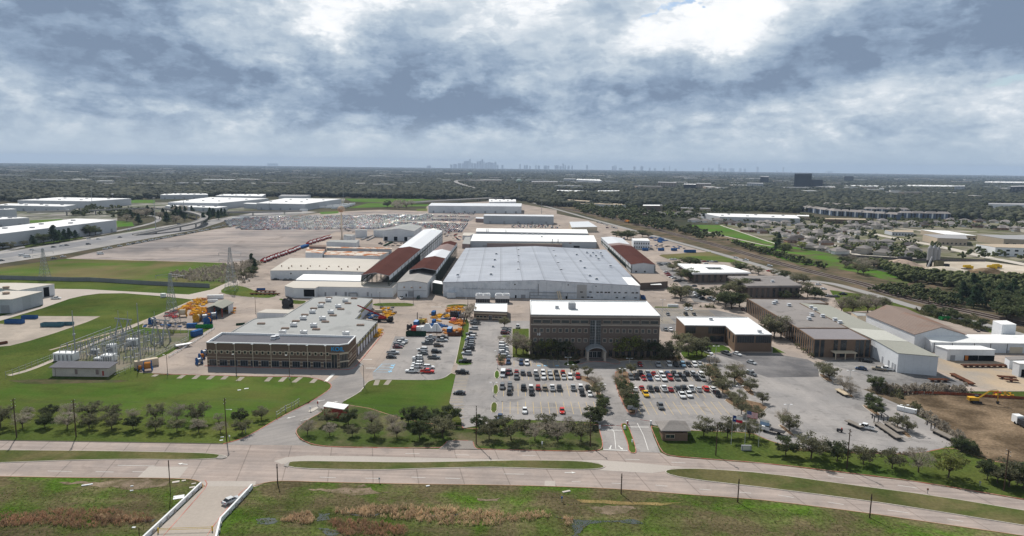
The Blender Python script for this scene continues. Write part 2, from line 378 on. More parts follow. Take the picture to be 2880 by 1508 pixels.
def offset(poly, d, closed=True):               # offset to the left of travel
 n = len(poly); out = []
 for i in range(n):
  a = poly[i-1] if (closed or i > 0) else poly[i]; b = poly[i]; c = poly[(i+1) % n] if (closed or i < n-1) else poly[i]
  def nrm(p, q):
   dx, dy = q[0]-p[0], q[1]-p[1]; l = math.hypot(dx, dy) or 1; return (-dy/l, dx/l)
  n1 = nrm(a, b) if a != b else nrm(b, c); n2 = nrm(b, c) if b != c else n1
  mx, my = n1[0]+n2[0], n1[1]+n2[1]; l = math.hypot(mx, my) or 1; mx /= l; my /= l
  k = d/max(0.5, mx*n1[0]+my*n1[1]); out.append((b[0]+mx*k, b[1]+my*k))
 return out
def island(name, pts, m, km=None, h=0.15, w=0.22, k=2, z0=0.0):
 p = ccw(chaikin([q[:2] for q in pts], k)); q = offset(p, w); km = km or kerb_m
 mb = MB(); n = len(p)
 vs = [(x, y, z0) for x, y in p] + [(x, y, z0+h) for x, y in p] + [(x, y, z0+h) for x, y in q]
 mb.add(vs, [(i, (i+1) % n, n+(i+1) % n, n+i) for i in range(n)] + [(n+i, n+(i+1) % n, 2*n+(i+1) % n, 2*n+i) for i in range(n)], km)
 mb.add(vs[2*n:], [tuple(range(n))], m)
 return tag(mb.build(name), kind='structure')
def ribbon(mb, line, w, z, m, h=0.0, za=None):
 l = offset(line, w/2, False); r = offset(line, -w/2, False); n = len(line)
 zz = [z]*n if za is None else za
 vs = [(l[i][0], l[i][1], zz[i]) for i in range(n)] + [(r[i][0], r[i][1], zz[i]) for i in range(n)]
 mb.add(vs, [(i, n+i, n+i+1, i+1) for i in range(n-1)], m)
 if h:
  lo = [(a, b, c-h) for a, b, c in vs]; v2 = vs + lo
  mb.add(v2, [(i, i+1, 2*n+i+1, 2*n+i) for i in range(n-1)] + [(n+i+1, n+i, 3*n+i, 3*n+i+1) for i in range(n-1)] + [(0, 2*n, 3*n, n), (n-1, 2*n-1, 4*n-1, 3*n-1)], m)
 return mb
def kerb(name, pts, m=None, w=0.25, h=0.15, z0=0.0, k=1):
 mb = MB(); ribbon(mb, smoothline([q[:2] for q in pts], k), w, z0+h, m or kerb_m, h=h); return tag(mb.build(name), kind='structure')
def lines(name, segs, w, z, m):                 # painted lines, one sheet
 mb = MB()
 for a, b in segs: ribbon(mb, [a[:2], b[:2]], w, z, m)
 return tag(mb.build(name), kind='structure')
# ground to the horizon: rings that grow with distance
def make_ground():
 rs = [0, 40, 80, 120, 160, 200, 260, 330, 420, 540, 700, 900, 1200, 1600, 2100, 2800, 3800, 5200, 7000, 10000, 14000, 19000, 25000]
 n = 72; vs = [(0, 0, 0)]; fs = []
 for r in rs[1:]:
  for i in range(n): t = 2*math.pi*i/n; vs.append((r*math.cos(t), r*math.sin(t), 0))
 for i in range(n): fs.append((0, 1+i, 1+(i+1) % n))
 for k in range(len(rs)-2):
  a = 1+k*n; b = a+n
  for i in range(n): fs.append((a+i, b+i, b+(i+1) % n, a+(i+1) % n))
 mb = MB(); mb.add(vs, fs, terrain_m); tag(mb.build('ground'), kind='structure')
make_ground()
sheet('lawn', [(-420, 60), (420, 60), (420, 330), (250, 470), (-560, 520), (-420, 300)], 0.02, lawn_m)
sheet('grass_field', GP('T0 -400 1150 T0 0 1110 T0 650 1030 T0 1100 1040 T0 1900 1060 T0 2280 1072 T0 2576 1110 T0 2300 1290 M0 2110 90 M0 1000 20 M0 -400 0'), 0.03, field_m)
# foreground strip along the drainage ditch
ROAD_S = 'B0 -900 745 B0 0 752 B0 690 765 B0 1300 768 B0 1880 775 B0 2000 800 B0 2060 850 B0 2560 855 B1 120 808 B1 280 797 B1 720 812 B1 1600 830 B1 2570 842 B2 700 862 B2 1140 885 B2 1700 930 B2 2250 968 B2 2570 995 B3 1000 1120 B3 1600 1210 B3 2570 1349 B3 3300 1470'
ROAD_N = 'B3 3300 1120 B3 2570 990 B3 1500 810 B3 850 730 B2 2570 628 B2 1700 565 B2 1560 545 B2 1490 510 B2 915 485 B2 860 497 B2 700 505 B2 0 490 B1 2230 482 B1 1830 477 B1 870 463 B1 700 455 B1 560 440 B1 0 425 B0 2400 425 B0 2240 427 B0 1240 410 B0 700 402 B0 0 392 B0 -900 380'
fs_ = GP(ROAD_S)
sheet('wild_grass_strip', [(-420, 75)] + [(x, y+1.0) for x, y in fs_] + [(420, 75)], 0.035, wild_m)
sheet('road', fs_ + GP(ROAD_N), 0.05, road_m)
# plant yard, service roads and lots
YARD = ('M0 1400 960 M0 1430 880 M0 1700 770 M0 1960 610 M0 2150 500 M0 1960 535 M0 1640 525 M0 1430 505 M0 1450 440 M0 1600 390 M0 1960 225 M0 1830 205 M0 2130 130 '
'M0 2440 0 T0 2270 1075 T0 1900 1062 T0 1100 1042 T0 650 1030 T0 1000 945 T0 1500 850 T0 2100 735 T1 0 632 T1 500 580 T1 1000 548 T1 1240 537 T1 1700 550 T1 1720 500 T1 2400 440 T2 100 480 T2 450 540 '
'T2 450 578 T2 760 640 T2 1180 735 T2 1400 805 T2 2010 975 T2 2400 1080 T3 -60 1130 T3 250 1265 M3 400 25 M3 1000 195 M3 1260 300 M3 1700 420 M3 2250 560 M3 2900 700 M3 2900 1150 M3 2300 1150 '
'M3 1340 1145 M3 1200 1140 B3 1310 20 B3 1500 150 B3 1650 220 B3 1940 425 B3 1830 450 B3 1500 520 B3 1100 525 B3 300 470 B3 0 385 B2 2400 305 B2 1800 290 B2 1440 240 B2 1385 235 B2 1420 350 B2 1490 515 '
'B2 915 490 B2 910 400 B2 875 260 B2 862 205 B2 0 180 B1 2070 270 B1 2060 180 B1 1940 10 M1 2010 980 M1 1960 965 M1 1900 1010 M1 1800 1035 M1 1300 1030 M1 1180 1030 M1 1110 1060 M1 1060 1150 M1 890 1245 '
'M1 800 1330 B1 500 190 B1 410 270 B1 395 320 B1 440 385 B1 560 445 B1 0 440 B0 2250 432 B0 2400 385 B1 0 305 B1 210 175 B1 560 0 M1 500 1288 M1 720 1150 M1 765 1100 M1 740 1065 M1 690 1045 M1 600 1020 M1 500 1000 M0 2576 1000 M0 1750 975')
sheet('plant_yard', GP(YARD), 0.06, yard_m)
sheet('entrance_drive', GP('M1 890 1245 M1 800 1330 B1 500 190 B1 410 270 B1 395 320 B1 440 385 B1 560 442 B1 0 436 B0 2250 432 B0 2400 385 B1 0 305 B1 210 175 B1 560 0 M1 500 1288 M1 720 1150 M1 765 1100 M1 740 1065 M1 1010 870 M1 1100 1060 M1 1060 1150'), 0.075, drive_m)
LOT = ('B1 1940 10 M1 2010 985 M1 2040 850 M1 2090 640 M1 2190 440 M1 2440 440 M2 0 440 M2 180 440 M2 190 820 M2 500 830 M2 1650 850 M2 1960 780 M2 2230 790 M3 0 790 M3 480 885 M3 650 870 M3 1280 980 M3 1700 970 '
'M3 2060 1100 M3 1340 1125 M3 960 1130 B3 1310 20 B3 1500 150 B3 1650 220 B3 1940 425 B3 1830 450 B3 1500 520 B3 1100 525 B3 300 470 B3 0 385 B2 2400 305 B2 1800 290 B2 1440 240 B2 1385 235 B2 1420 350 B2 1490 515 B2 915 490 '
'B2 910 400 B2 875 260 B2 862 205 B2 0 180 B1 2070 270 B1 2060 180')
sheet('office_parking_lot', GP(LOT), 0.08, lot_m)
sheet('visitor_parking_lot', GP('M1 1400 595 M1 1560 600 M1 1700 595 M1 2085 600 M1 1960 960 M1 1900 1008 M1 1800 1033 M1 1300 1028 M1 1180 1028 M1 1170 960 M1 1300 830'), 0.08, lot_m)
sheet('rear_parking_lot', GP('M2 1430 310 M2 2050 330 M2 2350 400 M2 1655 420 M2 1640 560 M2 1500 545'), 0.085, worn_m)
sheet('asphalt_pavement', GP('M2 2020 765 M3 30 765 M3 400 830 M3 500 882 M3 512 1003 M3 0 1010 M2 2400 950 M2 2300 850'), 0.10, asph_m)
sheet('asphalt_apron', GP('M3 530 850 M3 1030 800 M3 1300 960 M3 1700 965 M3 2000 1070 M3 1900 1100 M3 1300 1105 M3 900 960 M3 700 900'), 0.10, worn_m)
sheet('asphalt_front_lane', GP('M0 2090 900 M1 800 925 M1 990 900 M1 1010 860 M1 1080 870 M1 1010 960 M1 850 990 M1 0 975 M0 2100 955'), 0.095, mat('front_lane_asphalt', (0.30, 0.29, 0.285), var=0.1, scale=0.1))  # lane paving in a greyer tone than the yard concrete
sheet('staff_parking_lot', GP('T2 1450 1060 T2 1590 1062 T2 1760 1260 M2 1960 230 M2 2010 260 M2 1830 250 M2 1680 60 T2 1640 1240 T2 1500 1140'), 0.085, worn_m)
sheet('tan_yard', GP('M3 1715 810 M3 2300 850 M3 2900 900 M3 2900 1150 M3 2300 1148 M3 2060 1100 M3 1715 940'), 0.085, tan_m)
sheet('excavated_lot', GP('M3 1340 1180 M3 1990 1165 M3 2500 1200 M3 3000 1230 B3 3300 600 B3 2576 640 B3 2300 610 B3 2050 520 B3 1960 420 B3 1680 200 B3 1500 100 B3 1330 -20'), 0.07, dirt_m)
sheet('storage_lot', GP('T0 700 1022 T0 1100 1035 T0 1900 1055 T0 2270 1068 T1 30 1055 T1 430 910 T1 800 760 T1 1180 745 T1 1900 780 T1 2100 690 T1 2250 590 T1 1750 570 T1 1250 550 T1 500 592 T0 2150 742 T0 1500 858 T0 1000 952'), 0.08, store_m)
# service road on the left with its two arms, dirt track, gravel pads
sheet('service_road', GP('M0 -500 600 M0 0 440 M0 430 312 M0 700 218 M0 830 188 M0 1000 165 M0 1250 162 M0 1640 192 M0 1960 228 M0 2150 215 M0 2240 130 M0 2560 0 M0 2430 -10 M0 2130 125 M0 1900 175 M0 1640 163 M0 1200 140 M0 880 122 M0 545 118 M0 430 200 M0 430 290 M0 0 395 M0 -500 520'), 0.10, mat('service_concrete', (0.44, 0.39, 0.35), var=0.08, scale=0.06))
sheet('gravel_pad', GP('M0 -300 470 M0 80 470 M0 360 392 M0 1010 394 M0 880 450 M0 560 560 M0 300 640 M0 100 690 M0 -300 720'), 0.05, mat('gravel_pad_surface', (0.40, 0.345, 0.295), var=0.12, scale=0.1, col2=(0.33, 0.29, 0.25)))
for k, (a, b) in enumerate([('M0 90 990 M0 300 935 M0 620 800 M0 1160 575 M0 1950 232', 2.6)]):
 mb = MB(); ln = smoothline(GP(a), 2); ribbon(mb, ln, b, 0.06, mat('track_concrete', (0.42, 0.37, 0.32), var=0.1)); tag(mb.build('dirt_track'), kind='structure')
mb = MB(); ribbon(mb, GP('M0 500 735 M0 1170 545 M0 1560 395'), 1.6, 0.055, tan_m); tag(mb.build('footpath'), kind='structure')
sheet('substation_gravel', GP('M0 600 790 M0 1150 590 M0 1900 560 M0 1900 640 M0 1420 870 M0 1160 960 M0 540 990 M0 560 880'), 0.05, mat('substation_gravel_surface', (0.19, 0.17, 0.135), var=0.2, scale=0.1, col2=(0.10, 0.115, 0.06)))
sheet('grass_patch', GP('M0 1340 560 M0 1430 505 M0 1640 525 M0 1960 535 M0 1900 560'), 0.07, lawn2_m)
sheet('ditch_bank', GP('M0 80 1040 M0 520 1020 M0 1110 1030 M0 1420 1050 M0 1330 1085 M0 700 1078 M0 250 1070'), 0.045, mat('ditch_soil', (0.10, 0.085, 0.05), var=0.25, scale=0.2, col2=(0.06, 0.07, 0.03)))
# lawns inside the plant
sheet('east_lawn', GP('M1 890 1245 M1 1090 1112 M1 1130 1045 M1 1300 1034 M1 1800 1040 M1 1900 1014 M1 1960 968 M1 2005 985 B1 1935 15 B1 2050 185 B1 1600 220 B1 640 160 B1 700 60 B1 1000 20'), 0.065, lawn2_m)
sheet('west_lawn', GP('M0 1180 1060 M0 1750 980 M0 2576 1004 M1 490 1004 M1 600 1025 M1 735 1068 M1 760 1102 M1 715 1150 M1 490 1290 B1 200 160 B1 0 170 B0 -600 60 M0 -600 1100 M0 300 1078'), 0.05, lawn2_m)
island('grass_strip', GP('M1 2000 890 M1 2170 888 M1 2178 860 M1 2080 840 M1 2088 700 M1 2160 500 M1 2120 400 M1 2080 480 M1 2060 600 M1 2020 800'), lawn2_m, z0=0.07, k=1)
island('grass_island', GP('M1 1175 262 M1 1500 258 M1 1590 270 M1 1600 292 M1 1500 298 M1 1170 294'), lawn_m, z0=0.06)
island('grass_island', GP('M1 1905 292 M1 1950 275 M1 2140 272 M1 2120 300 M1 1915 300'), lawn_m, z0=0.06)
island('grass_island', GP('M0 2200 150 M0 2280 90 M0 2420 80 M1 100 180 M1 240 150 M1 180 212 M0 2560 208 M0 2300 180'), lawn_m, z0=0.06, k=1)
island('grass_island', GP('M1 180 210 M1 420 235 M1 520 240 M1 480 272 M1 360 272'), lawn_m, z0=0.06, k=1)
for s in ('M1 2400 945 M1 2450 945 M1 2452 1022 M1 2396 1024', 'M1 2385 1085 M1 2440 1085 M1 2440 1180 M1 2380 1182', 'B1 2360 10 B1 2425 10 B1 2420 115 B1 2352 115'):
 island('parking_island', GP(s), lawn2_m, z0=0.08, k=1)
island('parking_island', GP('M1 2425 770 M1 2520 770 M1 2510 870 M1 2500 888 M1 2425 888'), mulch_m, kerbr_m, z0=0.08, k=1)
island('parking_island', GP('M1 2470 585 M1 2560 590 M1 2560 612 M1 2470 610'), lawn_m, z0=0.08, k=1)
island('entrance_lawn', GP('M2 600 830 M2 500 880 M2 560 900 M2 640 890 M2 700 850'), lawn_m, z0=0.08, k=1)
island('front_lawn', GP('M2 1690 700 M2 1980 660 M2 2180 700 M2 2220 760 M2 2020 762 M2 1940 830 M2 1800 850 M2 1700 800'), lawn2_m, z0=0.08, k=1)
island('front_lawn', GP('M3 45 700 M3 180 765 M3 40 768'), lawn2_m, z0=0.08, k=0)
island('rear_lawn', GP('M2 1430 296 M2 1680 300 M2 1670 312 M2 1430 310'), lawn_m, z0=0.06, k=0)
island('planting_bed', GP('M2 0 520 M2 175 520 M2 175 780 M2 480 840 M2 0 810'), lawn_m, z0=0.08, k=0)
island('planting_bed', GP('M2 190 770 M2 760 800 M2 640 850 M2 190 820'), mulch_m, z0=0.085, k=0)
island('planting_bed', GP('M2 930 790 M2 1690 800 M2 1700 850 M2 1200 840 M2 1080 850'), mulch_m, z0=0.085, k=0)
island('tree_island', GP('M2 650 985 M2 800 1010 M2 880 1130 M2 940 1288 M2 890 1288 M2 800 1080 M2 660 1030'), mulch_m, kerb_m, z0=0.08, k=1)
island('tree_island', GP('B2 850 20 B2 930 40 B2 960 120 B2 905 140 B2 860 80'), mulch_m, kerbr_m, z0=0.08, k=1)
island('tree_island', GP('M2 1040 930 M2 1190 965 M2 1170 1010 M2 1240 1250 B2 1250 60 B2 1245 130 B2 1170 130 B2 1105 10 M2 1060 1150 M2 1030 1040'), mulch_m, kerbr_m, z0=0.08, k=1)
island('tree_island', GP('M2 1930 880 M2 2000 870 M2 2080 920 M2 2130 1050 M2 2220 1180 M2 2150 1200 M2 2020 1080'), mulch_m, kerb_m, z0=0.08, k=1)
island('tree_island', GP('M2 2180 960 M2 2260 950 M2 2340 1050 M2 2460 1190 M2 2400 1200 M2 2280 1080'), mulch_m, kerb_m, z0=0.08, k=1)
island('tree_island', GP('M2 2120 1230 M2 2240 1210 M3 20 1290 B2 2500 130 B2 2380 140 B2 2180 30'), mulch_m, kerb_m, z0=0.08, k=1)
island('tree_island', GP('B3 90 240 B3 140 232 B3 290 355 B3 250 362'), mulch_m, kerb_m, z0=0.08, k=1)
island('tree_island', GP('M3 500 975 M3 560 978 M3 670 1050 M3 620 1062 M3 575 1040'), mulch_m, kerb_m, z0=0.08, k=1)
island('tree_island', GP('M3 690 1125 M3 740 1120 M3 890 1215 M3 820 1218'), mulch_m, kerb_m, z0=0.08, k=1)
island('tree_island', GP('B3 930 38 B3 985 36 B3 1150 140 B3 1090 150'), mulch_m, kerb_m, z0=0.08, k=1)
island('tree_island', GP('B3 1250 240 B3 1300 238 B3 1465 362 B3 1390 370'), mulch_m, kerb_m, z0=0.08, k=1)
sheet('shrub_border', GP('M3 960 1128 M3 1330 1130 M3 1990 1140 M3 1990 1180 M3 1340 1190 B3 1340 -10 B3 1700 180 B3 1960 410 B3 1920 430 B3 1600 200 B3 1450 90'), 0.09, scrub_m)
# treed verge north of the road
island('treed_verge', GP('B1 400 280 B1 520 180 B1 640 120 B1 700 60 B1 1000 25 B1 1600 215 B1 2070 240 B1 2085 275 B1 2570 280 B2 0 270 B2 860 210 B2 885 300 B2 915 420 B2 905 475 B2 860 495 B2 700 503 B2 0 488 B1 2235 480 B1 2190 465 B1 2175 395 B1 1930 390 B1 1890 440 B1 1840 473 B1 870 461 B1 700 453 B1 560 432 B1 445 382 B1 400 320'), verge_m, kerbr_m, z0=0.03, k=1)
sheet('driveway_stub', GP('B1 1935 393 B1 2172 398 B1 2190 462 B1 2230 482 B1 1835 478 B1 1890 440'), 0.20, mat('stub_pavement', (0.27, 0.245, 0.225), var=0.15, scale=0.2))
island('treed_verge', GP('B2 1385 240 B2 1440 260 B2 1800 295 B2 2400 310 B3 0 390 B3 300 480 B3 1100 530 B3 1500 525 B3 1830 455 B3 2050 540 B3 2300 620 B3 3300 700 B3 3300 1115 B3 2570 985 B3 1500 805 B3 850 725 B2 2570 623 B2 1700 560 B2 1560 540 B2 1495 500 B2 1430 350'), lawn_m, kerbr_m, z0=0.03, k=1)
island('gate_island', GP('B2 1085 225 B2 1150 220 B2 1190 290 B2 1250 480 B2 1245 525 B2 1170 515 B2 1160 420 B2 1120 320'), lawn2_m, kerbr_m, z0=0.08, k=1)
island('driveway_island', GP('B1 510 105 B1 600 55 B1 640 60 B1 560 112'), kerb_m, kerb_m, z0=0.08, k=1)
kerb('left_kerb', GP('B0 -900 380 B0 0 391 B0 700 401 B0 1240 409 B0 2240 426'), kerbd_m, w=0.35)
kerb('drive_kerb', GP('B0 2240 426 B0 2400 385 B1 0 305 B1 210 175 B1 560 0 M1 500 1288 M1 720 1150 M1 765 1100 M1 740 1065 M1 690 1045 M1 600 1020 M1 500 1000 M0 2576 1000 M0 1540 974'), kerbr_m, w=0.3, k=2)
kerb('front_kerb', GP('M1 890 1245 M1 1060 1150 M1 1110 1060 M1 1180 1030 M1 1300 1030 M1 1800 1037 M1 1900 1012 M1 1960 965 M1 2010 945 M1 2160 960'), kerb_m, w=0.3, k=2)
kerb('building_kerb', GP('M0 2060 895 M1 0 912 M1 820 935 M1 960 930 M1 1015 890 M1 1180 690 M1 1290 560'), kerbr_m, w=0.35, z0=0.09)
kerb('south_kerb', GP('B0 -900 745 B0 0 752 B0 690 765 B0 1300 768 B0 1880 775 B0 2000 800 B0 2045 840 B0 2035 870'), mat('rusty_kerb', (0.42, 0.27, 0.16), var=0.2), w=0.2, h=0.12, z0=0.03)
kerb('south_kerb', GP('B0 2540 850 B1 120 808 B1 280 797 B1 720 812 B1 1600 830 B1 2570 842 B2 700 862 B2 1140 885 B2 1700 930 B2 2250 968 B2 2570 995 B3 1000 1120 B3 1600 1210 B3 2570 1349 B3 3300 1470'), mat('rusty_kerb', (0.4,0.3,0.2)), w=0.2, h=0.12, z0=0.03)
# medians
island('median', GP('B0 -900 480 B0 0 488 B0 1100 497 B0 1850 512 B0 2120 522 B0 2270 545 B0 2285 562 B0 2200 573 B0 1900 588 B0 1300 583 B0 700 592 B0 0 618 B0 -900 650'), median_m, kerb_m, z0=0.05, k=1)
island('median', GP('B1 265 640 B1 330 605 B1 480 597 B1 900 603 B1 1500 612 B1 1950 605 B1 2570 592 B2 300 592 B2 650 597 B2 850 618 B2 945 655 B2 880 680 B2 650 688 B2 0 668 B1 2300 662 B1 1700 675 B1 1300 690 B1 900 688 B1 420 675'), median_m, kerb_m, z0=0.05, k=1)
island('median', GP('B2 1530 710 B2 1560 685 B2 1700 675 B2 1950 676 B2 2570 722 B3 700 820 B3 1700 950 B3 2570 1095 B3 3300 1210 B3 3300 1370 B3 2570 1248 B3 1500 1075 B3 1000 1000 B3 0 872 B2 2200 830 B2 1850 790 B2 1600 745'), median_m, kerb_m, z0=0.05, k=1)
for s in ('B0 2165 570 B0 2200 535 B0 2265 545 B0 2275 560 B0 2230 572', 'B1 275 642 B1 300 618 B1 340 605 B1 318 655'):
 sheet('median_nose', GP(s, 0.2), 0.215, mat('cracked_concrete', (0.30, 0.28, 0.26), var=0.2))
# lighter concrete panels
light_m = mat('new_concrete', (0.42, 0.38, 0.345), var=0.05, scale=0.2)
sheet('road_patch', GP('B0 1380 763 B0 1495 652 B0 1890 655 B0 1800 768'), 0.062, light_m)
sheet('road_patch', GP('B1 180 600 B1 300 560 B1 520 542 B1 1200 552 B1 2570 585 B1 2570 590 B1 1950 603 B1 1500 612 B1 900 603 B1 480 597 B1 330 603 B1 260 630'), 0.062, light_m)
sheet('road_patch', GP('B2 0 585 B2 300 588 B2 650 592 B2 860 615 B2 950 655 B2 880 690 B2 1400 720 B2 1540 700 B2 1600 670 B2 1750 660 B2 1300 620 B2 900 590'), 0.062, light_m)
sheet('road_patch', GP('B2 330 795 B2 433 797 B2 436 850 B2 325 848'), 0.063, light_m)
sheet('road_patch', GP('B0 2060 850 B0 2560 855 B0 2570 800 B0 2000 800'), 0.062, light_m)
# bridge over the ditch
sheet('bridge_deck', GP('B0 2060 850 B0 2540 852 B0 2480 900 B0 2210 1200 B0 2150 1420 B0 1420 1420 B0 1640 1230 B0 2040 860'), 0.07, mat('bridge_concrete', (0.38, 0.335, 0.295), var=0.08, scale=0.1))
kerb('bridge_kerb', GP('B0 2060 790 B0 2085 840 B0 1950 1000 B0 1640 1349'), kerbr_m, w=0.22, h=0.05, z0=0.07)
kerb('bridge_kerb', GP('B0 2520 855 B0 2450 880 B0 2330 1010 B0 2170 1210 B0 2080 1345'), kerbr_m, w=0.22, h=0.05, z0=0.07)
# painted markings
segs = []
def stalls(s, n):                                # four pixels: head-left, head-right, tail-right, tail-left
 a, b, c, d = GP(s)
 for i in range(n+1): segs.append((lerp(a, b, i/n), lerp(d, c, i/n)))
def stallsY(xl, xr, yt, yb, crop='M2', n=None):   # bays that run away from the viewer
 p = GP('%s %g %g %s %g %g' % (crop, xl, yb, crop, xr, yb)); q = GP('%s %g %g' % (crop, (xl+xr)/2, yt))[0]
 n = n or int(round((p[1][0]-p[0][0])/2.75)); d = q[1]-(p[0][1]+p[1][1])/2
 for i in range(n+1):
  a = lerp(p[0], p[1], i/n); segs.append((a, (a[0], a[1]+d)))
 segs.append((((p[0][0]), p[0][1]+d/2), ((p[1][0]), p[1][1]+d/2)))
stallsY(-160, 690, 935, 1037); stallsY(-160, 800, 1075, 1200); stallsY(-100, 860, 1255, 1380)
stallsY(1190, 1960, 935, 1045); stallsY(1210, 2100, 1085, 1215); stallsY(1300, 2190, 1255, 1385)
stallsY(20, 480, 845, 900, n=8); stallsY(1300, 1960, 855, 910, n=11)
stalls('M1 2010 985 M1 1945 1250 M1 2080 1250 M1 2145 985', 17); stalls('B1 1945 10 B1 2070 210 B1 2090 210 B1 2085 8', 6)
stalls('M1 2190 440 M1 2090 770 M1 2170 770 M1 2255 440', 14)
stalls('M1 1830 600 M1 1650 960 M1 1760 960 M1 1920 600', 16); stalls('M1 1480 620 M1 1310 830 M1 1420 830 M1 1560 620', 9)
stallsY(1440, 2040, 318, 390, n=22); stallsY(1500, 1640, 400, 470, n=6)
for x0, x1 in ((55, 560),): pass
lines('parking_lines', segs, 0.16, 0.105, yel_m)
W = []
def wl(s):
 p = GP(s)
 for i in range(0, len(p)-1, 2): W.append((p[i], p[i+1]))
wl('B0 1180 640 B0 1560 648 B0 480 698 B0 720 702 B0 960 705 B0 1140 708 B0 1330 705 B0 1450 708 B1 640 760 B1 800 765 B1 1100 770 B1 1240 773 B1 1560 760 B1 1700 765 B1 1900 770 B1 2050 775 B1 2490 727 B2 120 730 B2 600 805 B2 690 808 B2 1000 820 B2 1100 825 B2 1440 840 B2 1560 850 B2 1880 880 B2 2000 890 B2 2280 910 B2 2400 922 '
'B3 100 940 B3 260 965 B3 600 1010 B3 760 1035 B3 1200 1090 B3 1420 1120 B3 1800 1180 B3 1960 1205 B1 1500 522 B1 1640 525 B1 2000 535 B1 2140 538 B2 100 540 B2 240 545 B2 1140 580 B2 1280 585 B2 1600 610 B2 1740 618 B3 600 745 B3 760 768 B3 1300 840 B3 1500 870')
lines('lane_dashes', W, 0.17, 0.085, white_m); W = []
wl('B2 968 218 B2 1025 310 B2 1025 310 B2 1035 400 B2 1035 400 B2 1042 475 B2 1258 218 B2 1320 340 B2 1320 340 B2 1350 430 B2 1350 430 B2 1368 490')
lines('gate_lane_lines', W, 0.17, 0.105, white_m); W = []
wl('B2 900 285 B2 1105 290 B2 1190 256 B2 1372 258 B2 915 482 B2 1158 494'); lines('stop_bars', W, 0.38, 0.11, white_m); W = []
wl('M1 1072 827 M1 1168 829 M1 1105 916 M1 1203 917 M1 1760 300 M1 1865 301'); lines('stop_lines', W, 0.6, 0.11, white_m); W = []
wl('M1 700 1052 M1 780 975'); lines('crossing_panel', W, 1.4, 0.115, white_m); W = []
def arrow(p, d, s=1.0):
 mb = MB(); a = math.atan2(d[1], d[0]); ca, sa = math.cos(a), math.sin(a)
 pts = [(-1.6, -.16), (.4, -.16), (.4, -.55), (1.6, 0), (.4, .55), (.4, .16), (-1.6, .16)]
 mb.add([(p[0]+(x*ca-y*sa)*s, p[1]+(x*sa+y*ca)*s, 0.12) for x, y in pts], [tuple(range(7))], white_m); return tag(mb.build('lane_arrow'), kind='structure')
for s, d in (('B1 350 160', (-1, -0.9)), ('B1 490 183', (1, 0.9)), ('M1 650 1245', (-1, -.6)), ('M1 785 1260', (1, .6)), ('B0 1835 628', (-1, 0.2)), ('B2 585 715', (1, 0)), ('B2 988 462', (-.3, -1)), ('B2 1090 465', (.3, -1))): arrow(GP(s)[0], d)
blue_p = mat('blue_bay_paint', (0.28, 0.47, 0.62), var=0.15)
W = []
wl('M1 1270 875 M1 1400 876 M1 1250 905 M1 1385 908 M1 1225 930 M1 1370 934 M1 1200 955 M1 1345 958 M1 1400 876 M1 1340 965 M1 1270 875 M1 1185 955'); lines('accessible_bay_lines', W, 0.3, 0.112, blue_p)
for s in ('M1 1375 890', 'M1 1365 912', 'M1 1350 950', 'M2 270 893', 'M2 340 893', 'M2 455 893'):
 p = GP(s)[0]; sheet('accessible_bay_square', [(p[0]-.8, p[1]-.8), (p[0]+.8, p[1]-.8), (p[0]+.8, p[1]+.8), (p[0]-.8, p[1]+.8)], 0.125, blue_p)
# right side: rail corridor, road, park, aggregate plant
sheet('scrub_strip', GP('T2 100 450 T2 600 470 T2 1100 560 T2 1800 760 T3 0 870 T3 700 1000 T3 1100 1160 T3 1700 1288 M3 2000 60 M3 3200 60 M3 3200 640 M3 2250 520 M3 1500 330 M3 1000 160 M3 450 10 T2 2576 1100 T2 1400 780 T2 520 530'), 0.02, scrub_m)
sheet('grass_verge', GP('T2 2000 960 T2 1500 990 T2 1480 1000 T2 1560 1030 T2 2350 1080 T2 2480 1110 T2 2010 975'), 0.10, field_m)
sheet('grass_verge', GP('M3 620 130 M3 1000 180 M3 1260 270 M3 1200 330 M3 960 340 M3 760 350'), 0.12, lawn2_m)
mb = MB(); ribbon(mb, smoothline(GP('T2 200 465 T2 520 552 T2 800 632 T2 1130 720 T2 1400 795 T2 2000 955 T2 2576 1120 T3 240 1245 M3 600 50 M3 900 130 M3 1200 215 M3 1480 305 M3 2000 430 M3 2576 590 M3 3300 760'), 2), 8.5, 0.09, mat('side_road_asphalt', (0.30, 0.29, 0.28), var=0.08, scale=0.03)); tag(mb.build('side_road'), kind='structure')
rail_line = smoothline(GP('T2 300 490 T2 560 530 T2 1100 640 T2 1700 800 T2 2100 905 T2 2576 1045 T3 500 1180 T3 1000 1290 M3 1200 160 M3 1700 280 M3 2200 385 M3 2900 545'), 2)
mb = MB(); ribbon(mb, rail_line, 13, 0.10, ballast_m); tag(mb.build('rail_bed'), kind='structure')
rail_m = mat('rail_steel', (0.10, 0.065, 0.05), rough=0.5, metal=0.6)
mb = MB()
for o in (-4.0, -2.5, 1.6, 3.1): ribbon(mb, offset(rail_line, o, False), 0.28, 0.45, rail_m, h=0.3)
tag(mb.build('railway_track', None), 'pair of parallel railway tracks on brown ballast beside the side road', 'railway')
sheet('rail_green', GP('T3 -400 840 T3 60 850 T3 700 1000 T3 760 1070 T3 1500 1240 T3 1380 1288 T3 700 1130 T3 300 1090 T3 -100 950'), 0.06, mat('rail_grass', (0.08, 0.17, 0.025), var=0.25, scale=0.04, col2=(0.10, 0.10, 0.05)))
sheet('park_lawn', GP('T2 1812 690 T2 2110 692 T2 2576 860 T3 40 880 T3 -60 905 T2 2300 830 T2 2000 770 T2 1812 735'), 0.05, green_m)
sheet('park_lawn', GP('T2 990 540 T2 1210 530 T2 1640 560 T2 1700 600 T2 1500 590 T2 1060 570'), 0.05, field_m)
